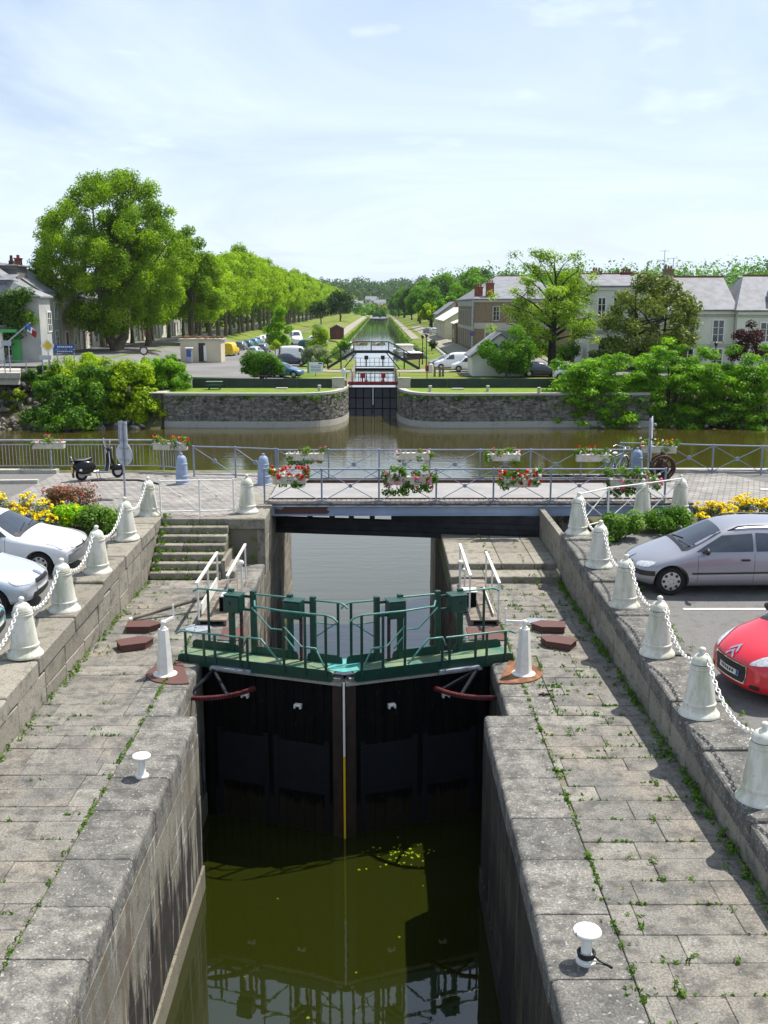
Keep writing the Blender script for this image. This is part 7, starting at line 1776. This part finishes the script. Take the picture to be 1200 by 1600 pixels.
for cf, sg in ((canl, -1), (canr, 1)):
    for k in range(5200):
        y = 150+500*g.random()**1.7; C.append((cf(y)+sg*abs(g.normal(.35, .5)), y, -.72+abs(g.normal(.25, .28))))
C = np.array(C); N = rdir(len(C)); N[:, 2] *= .5
struct(link('bank_reeds', leaf_mesh('bank_reeds', C, N, .55, NR.uniform(.1, .9, len(C)), MT['l_weed'], .4)), 'stuff')
# white stones along the right street
b = MB()
for k in range(16):
    y = 138+k*4.2; x = 9.0+.02*k; b = MB(); b.ball((x, y, Hr(x, y)+.12), (.28, .4, .24), 8, 6, col=.9); tag(b.obj('edge_stone', MT['render_white'], smooth=60), 'white painted stone in the line edging the right canal street', 'stone', 'white edge stones along the canal street')
# ------------------------------------------------------------------ trees
def tree(name, label, loc, H, Rr, n, size, mat, seed, k=40, rel=.26, egg=.35, trunk_r=.35, base=.28, bark='bark', lean=0, fork=0, shell=.32, lo=-.55, group=None, up=.35, cat='tree', flat=.85, fill=.25, build_at=True):
    """trunk with limbs, crown of leaf clumps; base = height share where the crown begins"""
    g = random.Random(seed); t = thing(name, label, cat, loc, 0, group)
    zc = H*(base+(1-base)*.48); rz_ = H*(1-base)*.52
    lob = lobes_for((lean, 0, zc), (Rr, Rr*.95, rz_), k, rel, flat, seed, egg, lo, fill)
    C, N, T_ = cloud(lob, n, up, 1.0, shell)
    link('crown', leaf_mesh('crown', C, N, size, T_, mat), t)
    b = MB(); hz_ = H*base
    trunks = [(0, 0)] if not fork else [(-fork, .0), (fork, .1)]
    for (dx_, dy_) in trunks:
        pts = [(0, 0, -.3), (dx_*.25+g.uniform(-.1, .1), dy_*.3, hz_*.45), (dx_*.8, dy_, hz_), (dx_*1.6+lean*.5, dy_, hz_+rz_*.6), (dx_*1.8+lean, dy_, zc+rz_*.55)]
        b.tube(pts, [trunk_r*1.25, trunk_r*.9, trunk_r*.75, trunk_r*.45, trunk_r*.1], 9)
        for j in range(9 if k > 20 else 5):
            q = Vector(lob[g.randrange(len(lob))][0]); s = Vector(pts[2]).lerp(Vector(pts[4]), g.uniform(0, .7)); m = s.lerp(q, .5)+Vector((0, 0, g.uniform(-.3, .6)))
            b.tube([s, m, q], [trunk_r*.34, trunk_r*.2, trunk_r*.05], 6)
    b.obj('trunk', MT[bark], t, smooth=70)
    return t
zr = 1.55
tree('plane_tree', 'biggest plane tree with broad bright crown and forked trunk left of the car park', (-34.0, 134, zr), 23.2, 10.9, 150000, .28, MT['l_plane'], 12, 300, .135, .30, .8, .075, fork=1.2, shell=.55, lo=-.95, fill=.4)
tree('plane_tree', 'plane tree standing to the right of the biggest one, its top higher than the avenue', (-28.6, 158, zr-.6), 18.6, 5.6, 30000, .32, MT['l_plane'], 5, 70, .2, .45, .5, .12, lo=-.9, shell=.45)
tree('plane_tree', 'lower plane tree half hidden behind the biggest plane tree', (-33.5, 150, zr), 15.0, 6.0, 30000, .32, MT['l_plane2'], 6, 70, .2, .4, .5, .14, lo=-.9, shell=.45)
protos = []
for i in range(5):
    protos.append(tree('plane_tree', 'plane tree in the near part of the avenue, row toward the canal', (-30, 164+i*9.5, zr), 18.8+.5*(i % 3), 6.0, 12500, .38, MT['l_plane2'], 20+i, 60, .22, .35, .38, (.16, .16, .2, .22, .22)[i], group='plane trees of the avenue', lo=-.85, shell=.45))
Gf = 'plane trees of the avenue'
near = ['first', 'second', 'third', 'fourth', 'fifth']
for i, pr_ in enumerate(protos):
    pr_.scale = (.95, .95, (.72, .74, .77, .81, .86)[i]); pr_['label'] = 'plane tree on the canal side of the avenue, %s from the cream hut end' % near[i]
for k in range(62):
    y = 211+k*9.3 if k < 40 else 583+(k-40)*13
    if y > 860: break
    dup(protos[k % 5], (-30+rnd.uniform(-.6, .6), y, Hl(-30, y)), rnd.uniform(0, 6), 'plane tree in the receding avenue along the canal, one of many alike', (1, 1, rnd.uniform(.88, 1.0)))
hg = []; g = np.random.default_rng(8)
for k in range(170): hg.append(((-45+g.normal(0, 1), 236+k*2.9, 2.0+g.uniform(0, 6)), (2.2, 2.4, 1.8), g.uniform(.1, .9)))
C, N, T_ = cloud(hg, 15000, .4, .6, .35); tag(link('tall_hedge', leaf_mesh('tall_hedge', C, N, .75, T_, MT['l_dark'])), 'tall dark hedge behind the receding avenue of planes', 'hedge')
for k in range(14):
    y = 160+k*14; dup(protos[(k*2+1) % 5], (-38.2, y, zr), rnd.uniform(0, 6), 'plane tree in the back row of the avenue, by the house fronts', (.8, .9, rnd.uniform(.9, 1.02) if y > 235 else .72))
tree('round_tree', 'dark round tree at the far end of the avenue by the canal path', (-14.2, 372, .6), 13.5, 6.2, 4200, .62, MT['l_dark'], 41, 24, .34, .1, .4, .12)
tree('round_tree', 'smaller dark round tree in front of the avenue\'s far trunks', (-20.0, 352, .6), 9.5, 4.6, 2400, .6, MT['l_dark'], 42, 16, .36, .1, .3, .12)
tree('young_maple', 'young bright green maple standing among the parked cars', (PZ(437, 560, .25).x, PZ(437, 560, .25).y, .25), 7.3, 2.1, 6500, .24, MT['l_bright'], 43, 30, .28, .5, .16, .12, lo=-.9, flat=.9)
tree('young_tree', 'slim yellow leaved sapling beside the young maple', (PZ(431, 563, .25).x, PZ(431, 563, .25).y-.5, .25), 3.0, .8, 900, .2, MT['l_yellowgreen'], 44, 8, .4, .3, .06, .3)
p = PZ(411, 592, .2)
shrub('round_bush', 'dark green round bush behind the left flood barrier', 'bush', (p.x, 100.0, .15), (2.5, 1.2, 2.1), 40, 8200, .20, MT['l_mid'], .32, None, 45)
p = PZ(492, 560, .2)
shrub('willow_shrub', 'yellow green willow shrub beside the teal estate', 'bush', (PY(497, 550, 150).x, 150, .2), (1.7, 1.6, 3.2), 20, 3000, .24, MT['l_yellowgreen'], .34, None, 46)
shrub('willow_shrub', 'pale silvery willow bush behind the information board', 'bush', (PY(494, 565, 122).x, 122, .2), (2.3, 1.8, 1.75), 20, 3600, .20, MT['l_willow'], .32, None, 47)
shrub('leafy_bush', 'bright green bush left of the raised footbridge', 'bush', (PY(541, 548, 160).x-.2, 160, .2), (1.5, 1.4, 1.6), 14, 1500, .24, MT['l_bright'], .34, None, 48)
shrub('leafy_bush', 'low bush at the foot of the footbridge ramp on the left', 'bush', (PY(524, 575, 120).x-1.2, 119.5, .2), (1.0, .9, .9), 12, 1000, .2, MT['l_mid'], .34, None, 49)
# left river bank bushes
def bush(u, vb, vt, y, wpx, label, mat, n, size, seed, k=30, z0=None, rel=.3, depth=None):
    p = PY(u, vb, y); q = PY(u, vt, y); w = wpx/1600*y/2; h = q.z-p.z
    return shrub('river_bush', label, 'bush', (p.x, y, p.z), (w*1.25, depth or w*.9, h*.66), int(k*1.5), int(n*1.3), size, MT[mat], rel*.85, None, seed, lo=-.75, shell=.42)
bush(100, 660, 578, 90.8, 88, 'dark green bush hanging over the river below the blue signs', 'l_mid', 7000, .26, 51, 36)
bush(150, 662, 566, 91.4, 90, 'mixed green bush on the left river bank left of the yellow green one', 'l_mid', 7500, .27, 52, 40)
bush(205, 665, 556, 92.0, 96, 'tall yellow green bush on the left river bank', 'l_yellowgreen', 11000, .27, 53, 46)
bush(262, 622, 552, 94.5, 66, 'dense green bush at the left end of the quay lawn', 'l_bright', 5600, .24, 54, 30)
bush(130, 600, 552, 96, 110, 'grassy yellow green growth on the bank around the blue signs', 'l_yellowgreen', 6500, .22, 55, 34)
bush(70, 598, 565, 94, 60, 'low dark green shrub by the road bridge railing', 'l_mid', 2600, .24, 56, 18)
bush(25, 640, 600, 92.5, 40, 'scrubby plants among the riprap stones', 'l_yellowgreen', 700, .2, 57, 10)
bush(225, 668, 610, 91.0, 60, 'yellow green bush overhanging the water next to the quay end', 'l_yellowgreen', 3800, .25, 60, 22)
bush(250, 600, 548, 97.5, 70, 'bright bush at the edge of the car park above the quay end', 'l_bright', 3600, .24, 61, 22)
bush(105, 668, 632, 89.9, 130, 'low waterside greenery along the left bank', 'l_mid', 3000, .22, 58, 22)
shrub('dark_tree', 'dark leafy mass left of the ivy house', 'tree', (-44.5, 103, 1.5), (3.6, 2.6, 4.4), 22, 4200, .32, MT['l_dark'], .3, None, 59)
# right river bank
rb_ = [(905, 672, 560, 92.5, 84, 'bright green riverside tree next to the right quay, leftmost of the row'), (968, 674, 552, 93.0, 104, 'bright green riverside tree in the row, second from the quay'), (1040, 674, 528, 94.5, 120, 'tallest bright green riverside tree with layered sprays'), (1110, 676, 548, 93.2, 116, 'bright green riverside tree left of the purple leaved tree'), (1185, 676, 538, 93.0, 120, 'bright green riverside tree at the right edge of the photo')]
for i, (u, vb, vt, y, w, lb) in enumerate(rb_):
    p = PY(u, vb, y); q = PY(u, vt, y); ww = w/1600*y/2; h = q.z-p.z
    t = thing('riverside_tree', lb, 'tree', (p.x, y, p.z), 0, 'bright green trees along the right river bank'); g = np.random.default_rng(70+i); lob = []
    for k in range(150):
        zz = g.uniform(.0, 1)**.9; rr = ww*(1.32-.75*max(0, zz-.3))*sqrt(g.random())*1.1; a = g.uniform(0, 2*pi)
        lob.append(((rr*cos(a), rr*sin(a)*.8, h*zz*(.88+.12*sin(3*a+i))), (.85, .8, .36), min(1, max(0, g.normal(.5, .25)))))
    C, N, T_ = cloud(lob, 19000, .8, .5, .45); link('crown', leaf_mesh('crown', C, N, .26, T_, MT['l_bright'], .55), t)
    b = MB(); g2 = random.Random(i)
    for j in range(7): q2 = Vector(lob[j][0]); b.tube([(g2.uniform(-.4, .4), g2.uniform(-.3, .3), -.2), q2*.5+Vector((0, 0, -.3)), q2], [.14, .09, .03], 6)
    b.obj('trunk', MT['bark_dark'], t, smooth=60)
bush(1000, 676, 632, 91.6, 200, 'dark low waterside growth under the bright trees, left stretch', 'l_mid', 4200, .24, 81, 26, depth=1.6); bush(1150, 678, 632, 91.6, 170, 'dark low waterside growth under the bright trees, right stretch', 'l_mid', 3800, .24, 82, 26, depth=1.6)
p = PY(789, 598, 101.5); tree('leafy_tree', 'dense dark green small tree in front of the white gabled shed', (p.x+.15, 101.8, .1), 5.6, 3.1, 12500, .24, MT['l_mid'], 83, 56, .26, .12, .16, .02, lo=-.85)
# locust: tall open tree of separate sprays
t = thing('locust_tree', 'tall open locust tree with bare top branches and a dark straight trunk', 'tree', (PY(862, 590, 108).x, 108, .2)); g = np.random.default_rng(90); lob = []; b = MB()
TR = [Vector((0, 0, -.3)), Vector((-.05, 0, 3.5)), Vector((.15, .1, 6.5)), Vector((.1, 0, 9.6)), Vector((-.2, 0, 12.4))]; b.tube(TR, [.48, .38, .27, .12, .02], 9)
def limb(s, e, r, sub=3):
    s = Vector(s); e = Vector(e); m = s.lerp(e, .5)+Vector((0, 0, .35)); b.tube([s, m, e], [r, r*.6, r*.2], 6)
    for k in range(sub):
        f = g.uniform(.45, 1); q = s.lerp(e, f)+Vector(g.normal(0, .55, 3)); lob.append((tuple(q), (.95, .9, .62), g.uniform(.2, 1)))
        b.tube([s.lerp(e, f*.9), q], [r*.3, .015], 4)
for (z, a, l, dz, r) in ((3.6, 180, 5.0, 1.6, .16), (3.8, 20, 4.6, 2.2, .18), (4.6, 200, 5.2, 2.6, .15), (4.4, 320, 3.8, 1.4, .14), (5.2, 100, 4, 2, .15), (5.4, 175, 4.6, 3.2, .14), (5.6, 5, 4.4, 3.0, .16), (6.2, 250, 3.4, 2.4, .12), (6.6, 40, 4.0, 3.0, .13), (7.0, 150, 3.6, 3.0, .13), (7.6, 185, 3.2, 3.6, .11), (8.2, 20, 3.0, 2.6, .10), (8.8, 165, 2.4, 3.6, .09), (9.6, 30, 1.8, 2.2, .08), (10.2, 190, 1.5, 2.6, .07), (6.0, 300, 3.2, 1.4, .12), (3.4, 160, 3.6, .2, .12), (3.5, 350, 4.2, .4, .12), (4.0, 230, 3.6, .6, .12)):
    s = Vector((.05, 0, z)); e = s+Vector((l*cos(R(a)), l*sin(R(a))*.8, dz)); limb(s, e, r, 7 if z < 7 else 5)
for k in range(40): lob.append((tuple(g.normal((0, 0, 5.6), (2.3, 1.7, 1.5))), (.95, .9, .6), g.uniform(.1, .9)))
C, N, T_ = cloud(lob, 17000, .7, .6, .5); link('crown', leaf_mesh('crown', C, N, .23, T_, MT['l_locust']), t); b.obj('trunk', MT['bark_dark'], t, smooth=60)
# magnolia
t = tree('magnolia', 'broad olive green magnolia tree with glossy leaves in front of the long pale house', (PY(1012, 600, 103).x, 103, .2), 10.8, 5.3, 14500, .30, MT['l_magnolia'], 95, 90, .19, .25, .3, .10, 'bark_dark', fork=.9, shell=.5, lo=-.8)
tree('leafy_tree', 'green crown behind the locust tree, between the two pale houses', (PY(905, 560, 118).x, 122, .5), 11.4, 3.6, 5000, .34, MT['l_plane2'], 96, 26, .3, .2, .3, .3)
tree('purple_tree', 'small purple leaved tree in front of the pavilion at the right edge', (PY(1165, 590, 101).x, 101, .2), 6.3, 2.0, 3600, .24, MT['l_purple'], 97, 26, .28, .15, .14, .1)
shrub('hedge_bush', 'dark ivy like hedge at the foot of the long pale house', 'bush', (25.5, 111.5, .5), (3.4, 1.2, 2.6), 16, 2600, .26, MT['l_dark'], .3, None, 98)
shrub('hedge_bush', 'dark hedge behind the car under the locust tree', 'bush', (19.8, 116, .5), (4.5, 1.6, 2.3), 18, 2800, .28, MT['l_mid'], .3, None, 99)
# right canal wood
wl_ = [(18, 268, 9, 4.2, 'l_bright'), (14, 282, 7.5, 3.8, 'l_yellowgreen'), (22, 290, 12, 5.6, 'l_mid'), (15, 312, 12, 5.4, 'l_mid'), (27, 318, 15, 7, 'l_mid'), (20, 342, 15, 6.6, 'l_dark'), (32, 352, 17, 8, 'l_mid'), (14, 365, 13, 5.6, 'l_mid'), (24, 384, 17, 8, 'l_mid'), (38, 398, 19, 9, 'l_dark'), (15, 410, 14, 6.2, 'l_mid'), (27, 436, 18, 8.5, 'l_mid'), (14, 462, 15, 6.6, 'l_dark'), (22, 500, 18, 8.6, 'l_mid'), (12.5, 545, 16, 7, 'l_mid'), (18, 600, 18, 8.6, 'l_dark'), (12, 660, 17, 7.6, 'l_mid'), (13.5, 570, 15, 6.5, 'l_mid'), (11, 625, 14, 6, 'l_dark'), (10, 690, 14, 6, 'l_mid'), (20, 740, 20, 10, 'l_dark'), (48, 330, 15, 8, 'l_mid'), (62, 350, 16, 9, 'l_mid')]
wp = {}
for i, (x, y, H_, r, m) in enumerate(wl_):
    lb = 'dark green tree in the wood along the right canal bank, one of many alike' if m == 'l_dark' else 'leafy green tree in the wood along the right canal bank, one of many alike'
    if i == 0: lb = 'bright green tree where the right wood meets the low houses'
    if i == 1: lb = 'yellow green tree nearest the canal at the head of the right wood'
    if m not in wp or i < 2:
        wp[m] = (tree('wood_tree', lb, (x, y, Hr(x, y)), H_, r, 5200, .55, MT[m], 110+i, 34, .28, .15, .35, .1, 'bark_dark', group='trees of the right canal wood', lo=-.6), H_, r)
    else:
        pr_, h0, r0 = wp[m]; dup(pr_, (x, y, Hr(x, y)), rnd.uniform(0, 6), lb, (r/r0, r/r0, H_/h0))
shrub('bank_bush', 'dark bush on the grass bank above the moored cruiser', 'bush', (PY(675, 530, 165).x, 165, Hr(9, 165)), (1.0, .9, 1.3), 12, 900, .24, MT['l_dark'], .34, None, 131)
HH = []
g = random.Random(5)
for k, (u, v, y) in enumerate(((556, 478, 1150), (566, 480, 1180), (578, 477, 1250), (586, 478, 1230), (592, 477, 1220), (597, 476, 1260), (552, 468, 1400), (560, 470, 1380), (580, 463, 1600), (587, 465, 1560), (594, 468, 1500), (549, 489, 980), (556, 490, 1000), (571, 484, 1100), (600, 480, 1180))):
    y = 900
    while y < 2400 and PY(u, v, y).z > (Hl if PY(u, v, y).x < 0 else Hr)(PY(u, v, y).x, y)+9: y += 10
    p = PY(u, v, y); w = g.uniform(8, 13)*min(1.4, y/1150); h = w*.62; HH.append((p.x, y))
    t = thing('hillside_house', 'distant %s house on the hill beyond the canal, %s' % (('white', 'pale', 'cream')[k % 3], ('low on the slope', 'midway up the slope', 'near the hilltop')[0 if v > 482 else 1 if v > 471 else 2]), 'house', (p.x, y, p.z-h), 0, 'houses on the far hill')
    b = MB(); b.add([(-w/2, 0, -4), (w/2, 0, -4), (w/2, 8, -4), (-w/2, 8, -4), (-w/2, 0, h*.6), (w/2, 0, h*.6), (w/2, 8, h*.6), (-w/2, 8, h*.6)], [(0,1,5,4), (1,2,6,5), (2,3,7,6), (3,0,4,7)]); b.obj('wall', MT['render_white'] if k != 11 else MT['render_cream'], t)
    b = MB(); b.add([(-w/2-.4, -.5, h*.58), (w/2+.4, -.5, h*.58), (w/2+.4, 8.5, h*.58), (-w/2-.4, 8.5, h*.58), (-w/2, 4, h), (w/2, 4, h)], [(0,1,5,4), (2,3,4,5), (1,2,5), (3,0,4)]); b.obj('roof', MT['slate_lt'] if k != 5 else MT['brick'], t)
    b = MB()
    for j in (-.3, 0, .3): b.box((w*j, -.05, h*.3), (1.4, .1, 1.6))
    b.obj('windows', MT['winglass'], t)
# poplar woods behind the right houses, hills beyond the canal
def wood(name, x0, x1, y0, y1, n, H_, r, lpt, size, mat, Hf, seed):
    g = np.random.default_rng(seed); lob = []
    for i in range(n):
        x = g.uniform(x0, x1); y = g.uniform(y0, y1)
        if y > 740 and any(abs(x/y-hx/hy)*1600 < 10 and hy-330 < y < hy+4 for hx, hy in HH): continue
        h = H_*g.uniform(.75, 1.1); tn = g.uniform(.1, .9)
        for k in range(4): lob.append(((x+g.normal(0, r*.3), y+g.normal(0, r*.3), Hf(x, y)+h*(.3+.2*k)), (r*(1-.17*k), r*(1-.17*k), h*.2), min(1, max(0, tn+g.normal(0, .15)))))
    C, N, T_ = cloud(lob, n*lpt, .4, .65, .25); return struct(link(name, leaf_mesh(name, C, N, size, T_, mat)), 'stuff')
wood('distant_wood', 20, 280, 430, 500, 380, 18.5, 6.0, 110, 1.3, MT['l_mid'], Hr, 1)
wood('distant_wood', -170, 170, 760, 1400, 420, 11, 7, 80, 2.2, MT['l_dark'], lambda x, y: (Hl if x < 0 else Hr)(x, y), 6)
wood('distant_wood', -420, 420, 1050, 1900, 620, 15, 9, 60, 3.2, MT['l_dark'], lambda x, y: (Hl if x < 0 else Hr)(x, y), 2)
wood('distant_wood', -300, 300, 1900, 3000, 420, 15, 11, 60, 4.4, MT['l_dark'], lambda x, y: (Hl if x < 0 else Hr)(x, y), 3)
wood('canal_end_trees', -20, 20, 650, 720, 30, 7.5, 3.6, 220, 1.3, MT['l_mid'], lambda x, y: .4, 4)
# air
b = MB(); b.box((0, 1930, 40), (5000, 4000, 96)); o = b.obj('haze', None)
m = bpy.data.materials.new('haze_air'); m.use_nodes = True; n_ = m.node_tree.nodes; n_.clear(); vo = n_.new('ShaderNodeVolumePrincipled'); ou = n_.new('ShaderNodeOutputMaterial'); vo.inputs['Density'].default_value = .00006; vo.inputs['Color'].default_value = (.80, .88, 1, 1); vo.inputs['Anisotropy'].default_value = .2
m.node_tree.links.new(vo.outputs[0], ou.inputs['Volume']); o.data.materials.clear(); o.data.materials.append(m); struct(o, 'stuff')
